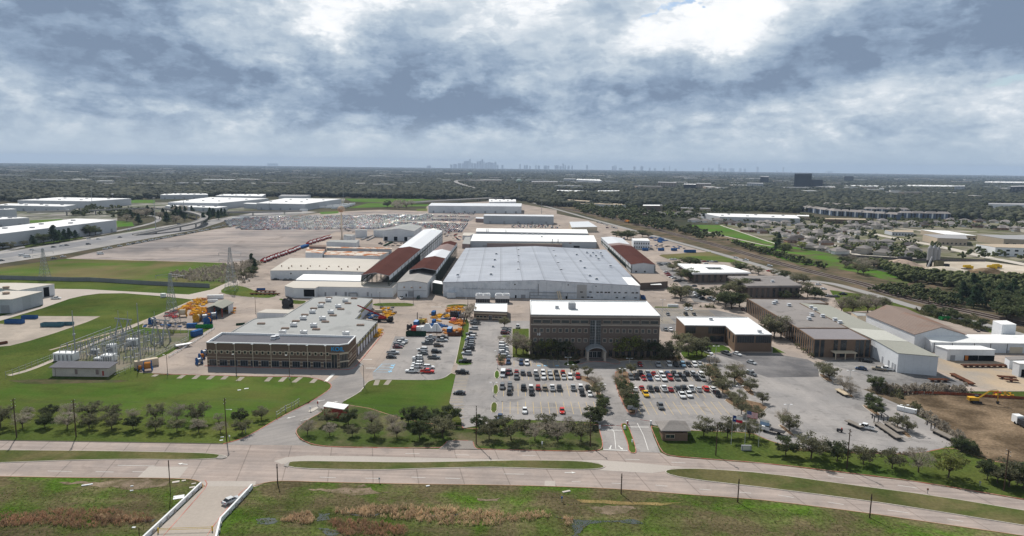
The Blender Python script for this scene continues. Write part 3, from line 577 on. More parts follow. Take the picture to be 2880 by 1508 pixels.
mb = MB(); ribbon(mb, GP('T2 2095 692 T2 2576 855 T3 80 880'), 3.0, 0.10, kerb_m); ribbon(mb, GP('T2 1815 715 T2 2000 770 T2 2300 840 T2 2520 890 T3 40 905'), 3.0, 0.10, kerb_m); tag(mb.build('park_path'), kind='structure')
sheet('aggregate_yard', GP('T3 1040 1060 T3 1300 1050 T3 1500 1080 T3 1800 1060 T3 2200 1060 T3 2700 1120 T3 2900 1290 T3 2300 1260 T3 1700 1230 T3 1480 1190 T3 1250 1120'), 0.07, pit_m)
mb = MB(); ribbon(mb, smoothline(GP('T3 870 740 T3 1300 830 T3 1600 880 T3 1900 945 T3 2200 1015 T3 2576 1085 T3 3000 1180'), 1), 13, 0.08, kerb_m); tag(mb.build('avenue'), kind='structure')
mb = MB()
for s in ('T3 840 990 T3 1700 1040 T3 2200 1060', 'T3 150 750 T3 500 830 T3 900 990', 'T3 400 720 T3 700 800 T3 900 850', 'T3 60 660 T3 500 690 T3 850 740', 'T3 1000 700 T3 1500 740 T3 2100 760', 'T3 1500 740 T3 1900 830 T3 2500 860'): ribbon(mb, GP(s), 8, 0.07, kerb_m)
tag(mb.build('residential_street'), kind='structure')
sheet('neighbourhood_ground', GP('T3 -600 640 T3 60 600 T3 400 640 T3 2576 660 T3 3300 700 T3 3300 1100 T3 2400 1050 T3 850 960 T3 0 850 T2 2110 692'), 0.04, mat('yard_ground', (0.11, 0.115, 0.055), var=0.3, scale=0.03, col2=(0.22, 0.20, 0.165), fine=0.2))
# left: freeway
sheet('freeway', GP('T0 -900 1130 T0 0 970 T0 500 890 T0 1000 810 T0 1400 742 T0 1700 695 T0 1880 672 T0 2090 640 T0 2280 612 T0 2576 565 T1 400 545 T1 620 560 T1 400 590 T1 0 620 T0 2576 620 T0 2300 640 T0 2000 735 T0 1700 790 T0 1300 862 T0 700 975 T0 0 1082 T0 -900 1250'), 0.08, hwy_m)
sheet('freeway_lanes', GP('T0 -900 1165 T0 0 985 T0 500 905 T0 1000 825 T0 1400 758 T0 1620 722 T0 1560 745 T0 1200 825 T0 700 925 T0 0 1030 T0 -900 1190'), 0.11, hwyd_m)
sheet('freeway_bank', GP('T0 -900 1290 T0 0 1085 T0 700 978 T0 1300 865 T0 1700 793 T0 2000 738 T0 2576 640 T1 0 635 T1 600 575 T1 500 590 T0 2100 745 T0 1500 858 T0 1000 955 T0 640 1035 T0 0 1120'), 0.06, mat('embankment_soil', (0.105, 0.085, 0.06), var=0.2, scale=0.05, col2=(0.07, 0.07, 0.045)))
mb = MB()
ribbon(mb, smoothline(GP('T0 -300 1020 T0 0 965 T0 250 905 T0 800 828 T0 1100 770 T0 1470 690 T0 1600 650 T0 1600 610 T0 1500 595'), 2), 7, 0.09, hwy_m); tag(mb.build('ramp'), kind='structure')
sheet('interchange_grass', GP('T0 1170 650 T0 1330 660 T0 1350 700 T0 1180 712'), 0.05, green_m)
sheet('interchange_grass', GP('T0 1120 795 T0 1560 710 T0 1580 715 T0 1400 745'), 0.09, green_m)
sheet('interchange_grass', GP('T0 240 900 T0 800 812 T0 860 820 T0 260 918'), 0.09, lawn_m)
sheet('interchange_grass', GP('T0 300 645 T0 640 630 T0 560 660 T0 300 672'), 0.05, green_m)
sheet('interchange_grass', GP('T0 1320 440 T0 1560 440 T0 1560 470 T0 1320 468'), 0.05, green_m)
sheet('green_field', GP('T1 890 425 T1 1840 430 T1 1500 462 T1 1100 462 T1 960 455'), 0.06, green_m)
sheet('green_field', GP('T1 920 522 T1 1130 470 T1 1750 478 T1 1720 502 T1 1240 512'), 0.06, green_m)
sheet('green_field', GP('T1 1610 530 T1 1725 525 T1 1725 552 T1 1620 552'), 0.10, field_m)
sheet('green_field', GP('T1 640 560 T1 830 550 T1 830 580 T1 650 582'), 0.06, green_m)
sheet('logistics_yard', GP('T0 0 740 T0 1180 720 T0 1180 560 T0 2200 560 T1 880 470 T1 900 425 T1 400 430 T0 1300 470 T0 0 480'), 0.03, mat('logistics_pavement', (0.30, 0.285, 0.265), var=0.2, scale=0.02, col2=(0.10, 0.11, 0.07)))
concrete_m = mat('viaduct_concrete', (0.42, 0.40, 0.37), var=0.08, scale=0.1)
def viaduct(name, label, s, zs, w, pier=35, par=0.9):
 ln = smoothline([G(p, z)[:2] for p, z in zip(PX(s), zs)], 2); n = len(ln); zl = smoothline([(z, 0) for z in zs], 2); za = [q[0] for q in zl]
 root = thing(name, label, 'viaduct', (ln[0][0], ln[0][1], 0))
 mb = MB(); ribbon(mb, ln, w, 0, hwy_m, h=1.4, za=za); mb.build('deck', root)
 for o in (w/2, -w/2):
  mb = MB(); ribbon(mb, offset(ln, o, False), 0.5, 0, concrete_m, h=par, za=[z+par for z in za]); mb.build('parapet', root)
 acc = 0
 for i in range(1, n):
  acc += math.hypot(ln[i][0]-ln[i-1][0], ln[i][1]-ln[i-1][1])
  if acc > pier and za[i] > 3.0:
   acc = 0; mb = MB(); mb.tube((ln[i][0], ln[i][1], 0), (ln[i][0], ln[i][1], za[i]-1.4), 1.1, concrete_m, n=8); mb.build('pier', root)
 return root
viaduct('flyover', 'curved concrete flyover ramp sweeping round the pines left of the car storage lot', 'T0 270 558 T0 900 545 T0 1400 518 T0 1720 528 T0 1930 560 T0 2050 595 T0 2060 620 T0 1990 660 T0 1850 690 T0 1600 742 T0 1350 790', [7, 7, 8, 8.5, 9, 9, 9, 8, 7, 4, 0.6], 9)
viaduct('overpass', 'low straight overpass crossing behind the pines left of the storage lot', 'T0 2000 562 T0 2250 560 T0 2576 560 T1 450 548', [6, 6, 6, 5], 10)
viaduct('overpass', 'long freeway overpass running right of the green fields towards the far curve', 'T1 1500 470 T1 1800 448 T1 2200 425 T1 2520 410 T2 200 408 T2 620 412', [3, 6, 7, 8, 8, 6], 22, 60)
viaduct('flyover', 'far curved flyover below the pale water tower left of centre', 'T2 1300 280 T2 700 262 T2 100 240 T1 2400 232 T1 2150 232 T1 2030 240 T1 2000 252 T1 2060 280 T1 2300 345 T1 2520 405', [12, 14, 16, 18, 18, 18, 16, 14, 9, 5], 16, 90)
# ------------------------------------------------------------ building materials
wmetal = mat('white_metal_siding', spec=.1, col=(0.66, 0.68, 0.70), rough=0.6, var=0.06, scale=0.08, fine=0.04, col2=(0.58, 0.60, 0.63), joints=[(PAV, 3.0, 0.2, 0.06)])
wmetal_s = mat('aged_white_siding', (0.62, 0.65, 0.69), rough=0.7, var=0.08, scale=0.25, col2=(0.50, 0.54, 0.59), fine=0.05, thr=(0.48, 0.62), joints=[(PAV, 6.1, 0.25, 0.14)])
gmetal = mat('grey_metal_siding', (0.42, 0.45, 0.48), rough=0.6, var=0.08, scale=0.1, joints=[(PAV, 6.0, 0.3, 0.12)])
wroof = mat('white_membrane_roof', spec=.1, col=(0.86, 0.86, 0.85), rough=0.7, var=0.035, scale=0.1, col2=(0.80, 0.80, 0.79), fine=0.02, thr=(0.5, 0.75), spots=(.12, .10), joints=[(PAV, 7.0, 0.15, 0.05)])
broof = mat('bright_metal_roof', spec=.1, col=(0.60, 0.62, 0.65), rough=0.55, var=0.05, scale=0.03, joints=[(PAV, 4.0, 0.25, 0.06)], fine=0.03)
groof = mat('galvanised_roof', spec=.1, col=(0.36, 0.385, 0.435), rough=0.55, var=0.08, scale=0.03, col2=(0.31, 0.335, 0.385), fine=0.04, spots=(.09, .10), joints=[(PAV, 14.5, 0.5, 0.26), (PAV+0.0004, 14.5, 1.6, 0.10), (PAV, 3.6, 0.3, 0.05)], streak=(PAV, 0.02, 0.14, 0.10))
lroof = mat('light_grey_roof', (0.36, 0.365, 0.36), rough=0.8, spots=(.10, .16), var=0.06, scale=0.05, fine=0.04, joints=[(PAV, 6.0, 0.18, 0.05), (PAV+math.pi/2, 8.0, 0.2, 0.04)])
droof = mat('dark_bitumen_roof', (0.145, 0.145, 0.16), rough=0.85, var=0.1, scale=0.1, joints=[(PAV, 5.5, 0.2, 0.12), (PAV+math.pi/2, 6.5, 0.2, 0.12)])
troof = mat('cream_metal_roof', (0.54, 0.505, 0.455), rough=0.6, var=0.07, scale=0.06, fine=0.04, joints=[(PAV, 5.0, 0.2, 0.06)])
brownroof = mat('oxide_red_roof', (0.088, 0.040, 0.034), rough=0.7, var=0.12, scale=0.08, fine=0.06, joints=[(PAV+math.pi/2, 7.6, 0.2, 0.12)])
graybr = mat('faded_brown_roof', (0.26, 0.20, 0.19), rough=0.7, var=0.1, scale=0.1)
rust = mat('rusty_corrugated_roof', (0.235, 0.185, 0.16), rough=0.8, var=0.12, scale=0.05, col2=(0.24, 0.135, 0.095), fine=0.08, thr=(0.5, 0.66), joints=[(R(47), 1.6, 0.3, 0.10)])
rust2 = mat('rust_striped_roof', (0.62, 0.56, 0.49), rough=0.8, var=0.1, scale=0.12, col2=(0.42, 0.17, 0.08), thr=(0.50, 0.56), joints=[(PAV, 1.6, 0.4, 0.35)])
groofw = mat('warehouse_olive_roof', (0.31, 0.31, 0.275), rough=0.8, var=0.05, scale=0.05, joints=[(R(47), 5.0, 0.2, 0.05)])
groofl = mat('warehouse_pale_roof', (0.46, 0.46, 0.42), rough=0.8, var=0.04, scale=0.05)
goff = mat('office_grey_roof', (0.27, 0.25, 0.24), rough=0.9, spots=(.10, .22), var=0.10, scale=0.06, col2=(0.24, 0.225, 0.22), fine=0.05)
brick = mat('brown_brick', (0.165, 0.118, 0.088), rough=0.9, var=0.10, scale=0.3, fine=0.10)
brickd = mat('dark_brown_brick', (0.145, 0.116, 0.100), rough=0.9, var=0.10, scale=0.3, fine=0.10)
brickr = mat('tan_brick', (0.185, 0.128, 0.092), rough=0.9, var=0.08, scale=0.2, fine=0.06, joints=[(PAV+math.pi/2, 1.5, 0.1, 0.05)])
cream = mat('cream_stone', (0.56, 0.48, 0.37), rough=0.8, var=0.06, scale=0.5)
glass = mat('dark_glass', (0.018, 0.024, 0.028), rough=0.12, spec=0.6, var=0.5, scale=0.4, fine=0.0)
glass2 = mat('tinted_glass', (0.040, 0.052, 0.055), rough=0.15, spec=0.6, var=0.4, scale=0.3, fine=0.0)
alum = mat('pale_aluminium', (0.60, 0.61, 0.62), rough=0.4, metal=0.3, var=0.05)
steel = mat('galvanised_steel', (0.33, 0.35, 0.37), rough=0.5, metal=0.4, var=0.12, scale=0.6)
dsteel = mat('dark_steel', (0.055, 0.055, 0.06), rough=0.6, metal=0.3, var=0.2)
gsteel = mat('green_grey_steel', (0.07, 0.085, 0.075), rough=0.7, var=0.2)
black = mat('dark_interior', (0.012, 0.013, 0.014), rough=0.9, var=0.2)
ventm = mat('brown_roof_vent', (0.36, 0.28, 0.22), rough=0.8, var=0.12, scale=1.0)
whitep = mat('white_painted_metal', (0.76, 0.77, 0.78), rough=0.5, var=0.05)
greyp = mat('grey_painted_metal', (0.30, 0.31, 0.33), rough=0.6, var=0.08)
doorw = mat('white_roller_door', (0.66, 0.66, 0.69), rough=0.6, var=0.05)
bluesign = mat('blue_sign_letters', (0.05, 0.32, 0.62), rough=0.4, var=0.05)  # letters are plain blue paint without emission
wood = mat('pole_wood', (0.075, 0.050, 0.036), rough=0.9, var=0.2, scale=0.8)
redtrim = mat('red_trim', (0.34, 0.07, 0.055), rough=0.6, var=0.1)
# ------------------------------------------------------------ helpers
def text_mesh(s, size, m, depth=0.12):
 cu = bpy.data.curves.new('lettering', 'FONT'); cu.body = s; cu.size = size; cu.extrude = depth/2; cu.align_x = 'CENTER'; cu.align_y = 'CENTER'; cu.offset = 0.02*size
 o = bpy.data.objects.new('lettering', cu); COL.objects.link(o); bpy.context.view_layer.update()
 me = bpy.data.meshes.new_from_object(o.evaluated_get(bpy.context.evaluated_depsgraph_get())); bpy.data.objects.remove(o)
 me.transform(Matrix.Rotation(math.pi/2, 4, 'X')); me.materials.clear(); me.materials.append(m); return me
class Wall:
 def __init__(s, p0, p1, root):
  s.p0 = p0; s.p1 = p1; s.root = root; s.L = math.hypot(p1[0]-p0[0], p1[1]-p0[1]); s.d = ((p1[0]-p0[0])/s.L, (p1[1]-p0[1])/s.L); s.rz = math.atan2(s.d[1], s.d[0])
 def hit(s, q):
  a, b, c = ray(*q); x0, y0 = s.p0; dx, dy = s.d
  den = a*dy - b*dx; t = (x0*dy - y0*dx)/den; X, Y, Z = a*t, b*t, CH+c*t
  return ((X-x0)*dx + (Y-y0)*dy, Z)
 def place(s, o, u, z, out=0.0, parent=None):
  r = s.root.location; X = s.p0[0]+s.d[0]*u + s.d[1]*out; Y = s.p0[1]+s.d[1]*u - s.d[0]*out
  o.parent = parent or s.root; o.location = (X-r[0], Y-r[1], z-r[2]); o.rotation_euler = (0, 0, s.rz); return o
 def panel(s, name, u0, u1, z0, z1, m, d=0.1, out=0.0, label=None):
  mb = MB(); w, h = u1-u0, z1-z0; mb.box((0, -d/2, h/2), (w, d, h), m); o = mb.build(name); s.place(o, (u0+u1)/2, z0, out)
  if label: o['label'] = label
  return o
 def panelpx(s, name, a, b, m, d=0.1, out=0.0, label=None):
  (u0, z1), (u1, z0) = s.hit(PX(a)[0]), s.hit(PX(b)[0]); return s.panel(name, min(u0, u1), max(u0, u1), max(0.0, min(z0, z1)), max(z0, z1), m, d, out, label)
 def windows(s, us, z, w, h, fm, gm=None, name='window', fw=0.12, d=0.14, mull=0):
  f = None
  for u in us:
   if f is None:
    mb = MB(); mb.box((0, -d/2, h/2), (w, d, h), fm); f = mb.build(name)
    mb = MB(); n = mull+1; ww = (w-2*fw-(n-1)*0.09)/n
    for k in range(n): mb.box((-w/2+fw+ww/2+k*(ww+0.09), 0, 0), (ww, 0.05, h-2*fw), gm or glass)
    g = mb.build('pane'); g.parent = f; g.location = (0, -d-0.012, h/2); o = f
   else:
    o = f.copy(); COL.objects.link(o); q = g.copy(); COL.objects.link(q); q.parent = o; q.location = g.location
   s.place(o, u, z)
def prism_building(name, label, roof_px, h, wm, rm, cat='building', group=None, parapet=0.0, coping=None, over=0.0, pw=0.35, kind=None, fp=None):
 fp = fp or [G(p, h)[:2] for p in PX(roof_px)]
 cx = sum(p[0] for p in fp)/len(fp); cy = sum(p[1] for p in fp)/len(fp)
 root = thing(name, label, cat, (cx, cy, 0), 0, group)
 mb = MB(); c = ccw(fp)
 mb.prism(c, 0, h-0.02, wm, cap=False); mb.build('wall', root)
 mb = MB()
 if parapet:
  q = offset(c, pw); n = len(c); cm = coping or wm
  mb.add([(x, y, h-parapet) for x, y in q], [tuple(range(n))], rm); mb.build('roof', root)
  mb = MB(); o_ = offset(c, -0.06); vs = [(x, y, h-0.35) for x, y in o_] + [(x, y, h+0.03) for x, y in o_] + [(x, y, h+0.03) for x, y in q] + [(x, y, h-parapet) for x, y in q]
  mb.add(vs, [(k*n+i, k*n+(i+1) % n, (k+1)*n+(i+1) % n, (k+1)*n+i) for k in range(3) for i in range(n)], cm); mb.build('parapet', root)
 else:
  mb.prism(offset(c, -over) if over else offset(c, -0.05), h-0.02, h+0.22, coping or rm, top=rm, bottom=True); mb.build('roof', root)
 return root, fp
def gable_building(name, label, fp, h, hr, wm, rm, cat='shed', group=None, over=0.4, roofs=None, walls=(1, 1, 1, 1), gm=None, fascia=None, z_open=0.0):
 """fp: front-left, front-right, back-right, back-left; the ridge runs front to back. roofs: [(t, material)] along the length"""
 a, b, c, d = fp; cx = sum(p[0] for p in fp)/4; cy = sum(p[1] for p in fp)/4
 root = thing(name, label, cat, (cx, cy, 0), 0, group)
 rf, rb = lerp(a, b, .5), lerp(d, c, .5); mb = MB(); dd = lambda p, z: (p[0], p[1], z)
 gm = gm or wm
 if walls[0]: mb.add([dd(a, 0), dd(b, 0), dd(b, h), dd(rf, hr-.05), dd(a, h)], [(0, 1, 2, 3, 4)], gm)
 if walls[1]: mb.add([dd(b, z_open if walls[1] == 2 else 0), dd(c, z_open if walls[1] == 2 else 0), dd(c, h), dd(b, h)], [(0, 1, 2, 3)], wm)
 if walls[2]: mb.add([dd(c, 0), dd(d, 0), dd(d, h), dd(rb, hr-.05), dd(c, h)], [(0, 1, 2, 3, 4)], wm)
 if walls[3]: mb.add([dd(d, z_open if walls[3] == 2 else 0), dd(a, z_open if walls[3] == 2 else 0), dd(a, h), dd(d, h)], [(0, 1, 2, 3)], wm)
 mb.build('wall', root)
 L = math.hypot(d[0]-a[0], d[1]-a[1]); W2 = math.hypot(b[0]-a[0], b[1]-a[1])/2; sl = (hr-h)/W2
 roofs = roofs or [(1.0, rm)]; t0 = -over/L
 for t1, m in roofs:
  e1 = t1 if t1 < 1 else 1+over/L; mb = MB(); q = {}
  for k, t in ((0, t0), (1, e1)):
   A = lerp(a, d, t); B = lerp(b, c, t); Rg = lerp(A, B, .5); A2 = lerp(A, B, -over/(2*W2)); B2 = lerp(A, B, 1+over/(2*W2))
   q[k] = (dd(A2, h-sl*over), dd(Rg, hr), dd(B2, h-sl*over))
  top = list(q[0])+list(q[1]); bot = [(x, y, z-0.28) for x, y, z in top]
  mb.add(top, [(0, 1, 4, 3), (1, 2, 5, 4)], m)
  mb.add(top+bot, [(0, 3, 9, 6), (5, 2, 8, 11), (1, 0, 6, 7), (2, 1, 7, 8), (3, 4, 10, 9), (4, 5, 11, 10), (6, 9, 10, 7), (7, 10, 11, 8)], fascia or m)
  mb.build('roof', root); t0 = e1
 return root, Wall(a, b, root), Wall(b, c, root)
def roof_fp(s, h): return [G(p, h)[:2] for p in PX(s)]
def hvac(root, pxs, h, rel=True, kind='white'):
 """rooftop units standing on a roof: part of their building"""
 first = None
 for q in PX(pxs):
  x, y, _ = G(q, h + 0.6)
  if first is None:
   mb = MB()
   if kind == 'white':
    mb.box((0, 0, .25), (2.6, 1.9, .5), greyp); mb.box((0, 0, 1.15), (3.0, 2.3, 1.3), whitep); mb.tube((-.7, 0, 1.8), (-.7, 0, 2.0), .5, greyp, n=10)
    nm = 'roof_unit'
   elif kind == 'vent':
    mb.box((0, 0, .35), (3.6, 1.7, .7), ventm)
    for k in (-1.1, 0, 1.1): mb.box((k, 0, .74), (.8, 1.3, .1), graybr)
    nm = 'roof_vent'
   elif kind == 'fan':
    mb.box((0, 0, .35), (1.9, 1.9, .7), broof); mb.box((0, 0, 1.0), (1.5, 1.5, .6), greyp); mb.box((0, 0, 1.35), (2.0, 2.0, .12), broof)
    nm = 'roof_vent'
   else:
    mb.box((0, 0, 1.4), (3.4, 3.4, 2.8), greyp); mb.box((0, 0, 2.86), (3.0, 3.0, .15), steel); nm = 'roof_unit'
   first = o = mb.build(nm)
  else: o = first.copy(); COL.objects.link(o)
  r = root.location; o.parent = root; o.location = (x-r[0], y-r[1], h); o.rotation_euler = (0, 0, PAV)
# ============================================================ brown brick office front with its long grey workshop
hK = HT('M0 2085 895', 'M0 2075 652')
kroot, kfp = prism_building('brick_office', 'two-storey brown brick office with cream bands, dark flat roof and blue letters on its right corner', 'M0 2075 652 M1 830 680 M1 930 667 M1 1006 588 M0 2232 553', hK, brick, droof, parapet=0.9, coping=whitep, pw=0.5)
kw = Wall(kfp[0], kfp[1], kroot); kc = Wall(kfp[1], kfp[2], kroot); ke = Wall(kfp[2], kfp[3], kroot)
for w in (kw, kc, ke):
 for zt, hh in ((hK-3.9, 0.3), (hK-8.0 if hK > 9 else 1, 0.28), (1.1, 0.25), (hK-6.5, 0.14)):
  if zt > 0.5: w.panel('stone_band', 0.0, w.L, zt, zt+hh, cream, 0.08, 0.003)
z3 = kw.hit(PX('M0 2110 765')[0])[1]; us = [kw.L*(0.025 + 0.0445*k) for k in range(21)]
kw.windows(us, z3, 1.35, 1.55, cream, glass, fw=0.22)
us = [kw.L*(0.045+0.0790*k) for k in range(12)]
kw.windows(us, 0.45, 3.3, 2.6, greyp, glass, name='shop_window', fw=0.12, mull=2)
u0 = kw.L*0.835
kw.windows([kw.L-1.9], 0.4, 2.6, hK-4.6, cream, glass, name='stair_window', fw=0.1, mull=1)
kc.windows([kc.L*0.5], 0.3, kc.L*0.8, hK-4.2, cream, glass, name='entrance_glazing', fw=0.1, mull=4)
kc.panel('entrance_canopy', kc.L*0.05, kc.L*0.97, 3.2, 3.5, cream, 1.2, 0.1)
kc.panel('entrance_canopy', kc.L*0.05, kc.L*0.97, 6.3, 6.6, cream, 0.2, 0.1)
ke.windows([2.0, 3.9], 3.9, 1.2, 1.6, cream, glass, name='window')
for k in range(7):
 u = kw.L*(0.075+0.138*k)
 if u > kw.L-3: continue
 mb = MB(); mb.box((0, 0, hK/2-.3), (0.22, 0.18, hK-.6), cream); mb.box((0, -.35, hK-.4), (0.9, 0.5, 0.2), whitep); o = mb.build('downspout'); kw.place(o, u, 0.0, 0.16)
me = text_mesh('KOIL', 2.5, bluesign, 0.25); o = bpy.data.objects.new('sign_lettering', me); COL.objects.link(o); kw.place(o, kw.L-1.0, hK-1.9, 0.25)
o.location.x += 0.6
hvac(kroot, 'M1 175 610 M1 210 600', hK-0.9, kind='fan')
hW = HT('M1 1015 800', 'M1 1012 672')
wroot, wfp = prism_building('workshop', 'long low workshop with stepped pale grey roof full of vents behind the brown brick office', 'M0 2325 550 M0 2545 422 M1 0 413 M1 270 396 M1 585 200 M1 800 184 M1 1172 211 M1 1032 347 M1 1058 351 M1 1003 413 M1 1222 441 M1 1012 668', hW, wmetal, lroof, cat='workshop', parapet=0.25, coping=lroof)
ww = Wall(wfp[11], wfp[10], wroot); n = 8
for k in range(n):
 ww.panel('roller_door', ww.L*(k+.07)/n, ww.L*(k+.93)/n, 0.1, hW-2.4, doorw, 0.1)
 mb = MB(); mb.box((0, 0, hW/2-.1), (0.5, 0.4, hW-.3), brickd); o = mb.build('pilaster'); ww.place(o, ww.L*k/n + .2, 0, 0.2)
ww.panel('trim_band', 0.3, ww.L-.2, hW-2.2, hW-0.9, mat('olive_yellow_trim', (0.33, 0.31, 0.14), var=0.1), 0.06, 0.06)
w2 = Wall(wfp[9], wfp[8], wroot); w3 = Wall(wfp[7], wfp[6], wroot)
for w, n in ((w2, 3), (w3, 5)):
 for k in range(n): w.panel('roller_door', w.L*(k+.08)/n, w.L*(k+.9)/n, 0.1, hW-2.4, doorw, 0.1)
 w.panel('trim_band', 0.2, w.L-.2, hW-2.2, hW-0.9, MATS['olive_yellow_trim'], 0.06, 0.06)
hvac(wroot, 'M1 728 235 M1 650 290 M1 567 350 M1 475 414 M1 378 482 M1 268 557 M1 897 238 M1 827 294 M1 752 352 M1 670 417 M1 580 487 M1 480 560 M1 905 570', hW-.25)
hvac(wroot, 'M1 735 203 M1 662 252 M1 580 308 M1 490 372 M1 400 435 M1 293 508 M1 52 460 M1 987 208 M1 925 257 M1 853 315 M1 775 378 M1 697 442 M1 605 517 M1 1050 475', hW-.25, kind='vent')
# small shed behind the workshop
prism_building('metal_shed', 'small off-white metal shed tucked behind the left side of the grey workshop', 'M1 8 358 M1 325 366 M1 390 330 M1 100 325', HT('M1 10 412', 'M1 10 360'), wmetal, troof, cat='shed')
stone = mat('grey_stone_trim', (0.40, 0.35, 0.30), var=.08, scale=.5)
# ============================================================ four-storey brown office
hQ = HT('M2 197 803', 'M2 190 372')
qroot, qfp = prism_building('office_block', 'four-storey dark brown brick office block with bright white flat roof and arched entrance canopy', 'M2 190 373 M2 1492 386 M2 1355 240 M2 182 228', hQ, brickd, wroof, parapet=0.5, coping=whitep)
qw = Wall(qfp[0], qfp[1], qroot)
def qz(y): return qw.hit(px('M2', 500, y+0))[1]
for y, hh in ((402, .5), (484, .55), (595, .12)): qw.panel('stone_band', 0.05, qw.L-.05, qz(y), qz(y)+hh, stone if y != 595 else brick, 0.1)
for a, b in ((212, 297), (303, 387), (403, 488), (495, 578), (597, 682), (688, 770), (915, 998), (1007, 1090), (1107, 1190), (1197, 1283), (1298, 1382), (1390, 1473)):
 ua, ub = qw.hit(px('M2', a, 440))[0], qw.hit(px('M2', b, 440))[0]; z0, z1 = qz(466), qz(426)
 mb = MB(); W_, H_ = ub-ua, z1-z0; mb.box((0, -.08, H_/2), (W_, .16, H_), stone); f = mb.build('window'); qw.place(f, (ua+ub)/2, z0)
 mb = MB(); mb.box((0, 0, 0), (W_-.25, .05, H_-.4), glass2); g = mb.build('pane'); g.parent = f; g.location = (0, -.18, H_/2)
xs = [234, 297, 361, 425, 488, 551, 615, 680, 743, 934, 998, 1062, 1126, 1190, 1253, 1317, 1380, 1443]
us = [qw.hit(px('M2', x, 530))[0] for x in xs]
qw.windows(us, qz(556), 1.75, qz(513)-qz(556), stone, glass2, fw=0.2); qw.windows(us, qz(652), 1.75, qz(612)-qz(652), stone, glass2, fw=0.2)
qw.windows([u for u in us], 0.5, 2.0, 3.3, brick, glass, name='ground_window', fw=0.2, mull=1)
ua, ub = qw.hit(px('M2', 787, 500))[0], qw.hit(px('M2', 893, 500))[0]
qw.panel('glass_curtain', ua, ub, qz(676), qz(430), glass2, 0.25); qc = qw
mb = MB(); hh = qz(430)-qz(676)
for k in range(6): mb.box(((ub-ua)*(k/5-.5), -.3, hh/2), (.07, .1, hh), greyp)
for k in range(10): mb.box((0, -.3, hh*k/9), (ub-ua, .14, .07 if k != 7 else .25), greyp)
mb.box((0, -.34, hh/2), (.2, .12, hh), alum); qw.place(mb.build('mullion_grid'), (ua+ub)/2, qz(676))
uc = (ua+ub)/2
cb = MB(); n = 10; wv, dp = 4.4, 6.5
for k in range(n):
 t0, t1 = math.pi*(0.22+0.56*k/n), math.pi*(0.22+0.56*(k+1)/n); rr = wv/math.cos(math.pi*.22)
 for t in (t0, t1): pass
 P = [(rr*math.cos(t), rr*(math.sin(t)-math.sin(math.pi*.22))) for t in (t0, t1)]
 vs = [(P[0][0], 0, P[0][1]), (P[1][0], 0, P[1][1]), (P[1][0], -dp, P[1][1]), (P[0][0], -dp, P[0][1])]; vs += [(x, y, z-.35) for x, y, z in vs]
 cb.add(vs, [(0, 1, 2, 3), (7, 6, 5, 4), (3, 2, 6, 7), (1, 0, 4, 5)], steel)
o = cb.build('entrance_canopy'); qw.place(o, uc, 4.6, 0.2)
for sx in (-1, 1):
 for dy in (-dp+.6, -1.0):
  mb = MB(); mb.box((0, 0, 2.3), (.9, .9, 4.6), stone); mb.box((0, 0, .4), (1.2, 1.2, .8), stone); qw.place(mb.build('canopy_column'), uc+sx*3.8, 0, -dy)
qw.windows([uc-2, uc, uc+2], 0.1, 1.9, 2.9, alum, glass, name='entrance_door', mull=1)
me = text_mesh('18', 1.7, whitep, .12); o = bpy.data.objects.new('building_number', me); COL.objects.link(o); u, z = qw.hit(PX('M2 267 573')[0]); qw.place(o, u, z, .12)
hvac(qroot, 'M2 603 305', hQ-.5, kind='big')
hvac(qroot, 'M2 452 302', hQ-.5, kind='fan')
ent = GP('M2 600 860 M2 640 830 M2 780 815 M2 920 815 M2 1060 830 M2 1100 870 M2 1030 880 M2 960 858 M2 860 850 M2 760 855 M2 680 880')
island('entrance_plaza', ent, mat('plaza_paving', (0.22, 0.20, 0.19), var=0.1), kerbr_m, z0=0.08, k=1)
# ============================================================ L-shaped white roofed two-storey office
hL = HT('M2 2243 748', 'M2 2245 572')
lroot, lfp = prism_building('office_building', 'L-shaped two-storey brown office with white flat roof right of the four-storey block', 'M2 1740 481 M2 2150 486 M2 2248 572 M3 42 575 M2 2372 402 M2 1655 397', hL, brickr, wroof, parapet=0.3, coping=whitep)
lw = Wall(lfp[0], lfp[1], lroot); l2 = Wall(lfp[1], lfp[2], lroot); l3 = Wall(lfp[2], lfp[3], lroot)
for w, a, b, c in ((lw, .03, .27, 5), (lw, .58, .66, 2), (lw, .67, .98, 6), (l3, .05, .52, 7), (l3, .56, .98, 7)):
 w.windows([w.L*(a+b)/2], hL-4.2, w.L*(b-a), 3.4, brickd, glass, fw=0.1, mull=c-1)
lw.windows([lw.L*.8], 0.2, lw.L*.34, 3.0, brickd, glass, name='ground_window', mull=3)
l2.windows([l2.L*.15, l2.L*.45, l2.L*.85], hL-4.6, 1.3, 3.6, brickd, glass)
for w in (lw, l3): w.panel('stone_band', 0.05, w.L-.05, hL-0.75, hL-0.4, brickd, .08)
hvac(lroot, 'M2 2000 420 M2 2490 545', hL-.3, kind='fan')
# ============================================================ small reception building
hS = HT('M1 2195 428', 'M1 2195 336')
sroot, sfp = prism_building('reception_building', 'single-storey brick building with white roof beside the visitor parking behind a hedge', 'M1 2193 335 M1 2527 347 M1 2528 262 M1 2210 260', hS, brick, wroof, parapet=0.4, coping=whitep)
sw = Wall(sfp[0], sfp[1], sroot); sw.panel('stone_band', 0.05, sw.L-.05, hS-1.7, hS-1.0, cream, .1); sw.panel('stone_band', 0.05, sw.L-.05, .9, 1.4, cream, .1)
sw.windows([sw.L*t for t in (.12, .22, .34, .68, .8, .9)], 1.3, 1.9, 1.3, cream, glass); sw.windows([sw.L*.5], .1, 1.8, 2.6, alum, glass, name='entrance_door', mull=1)
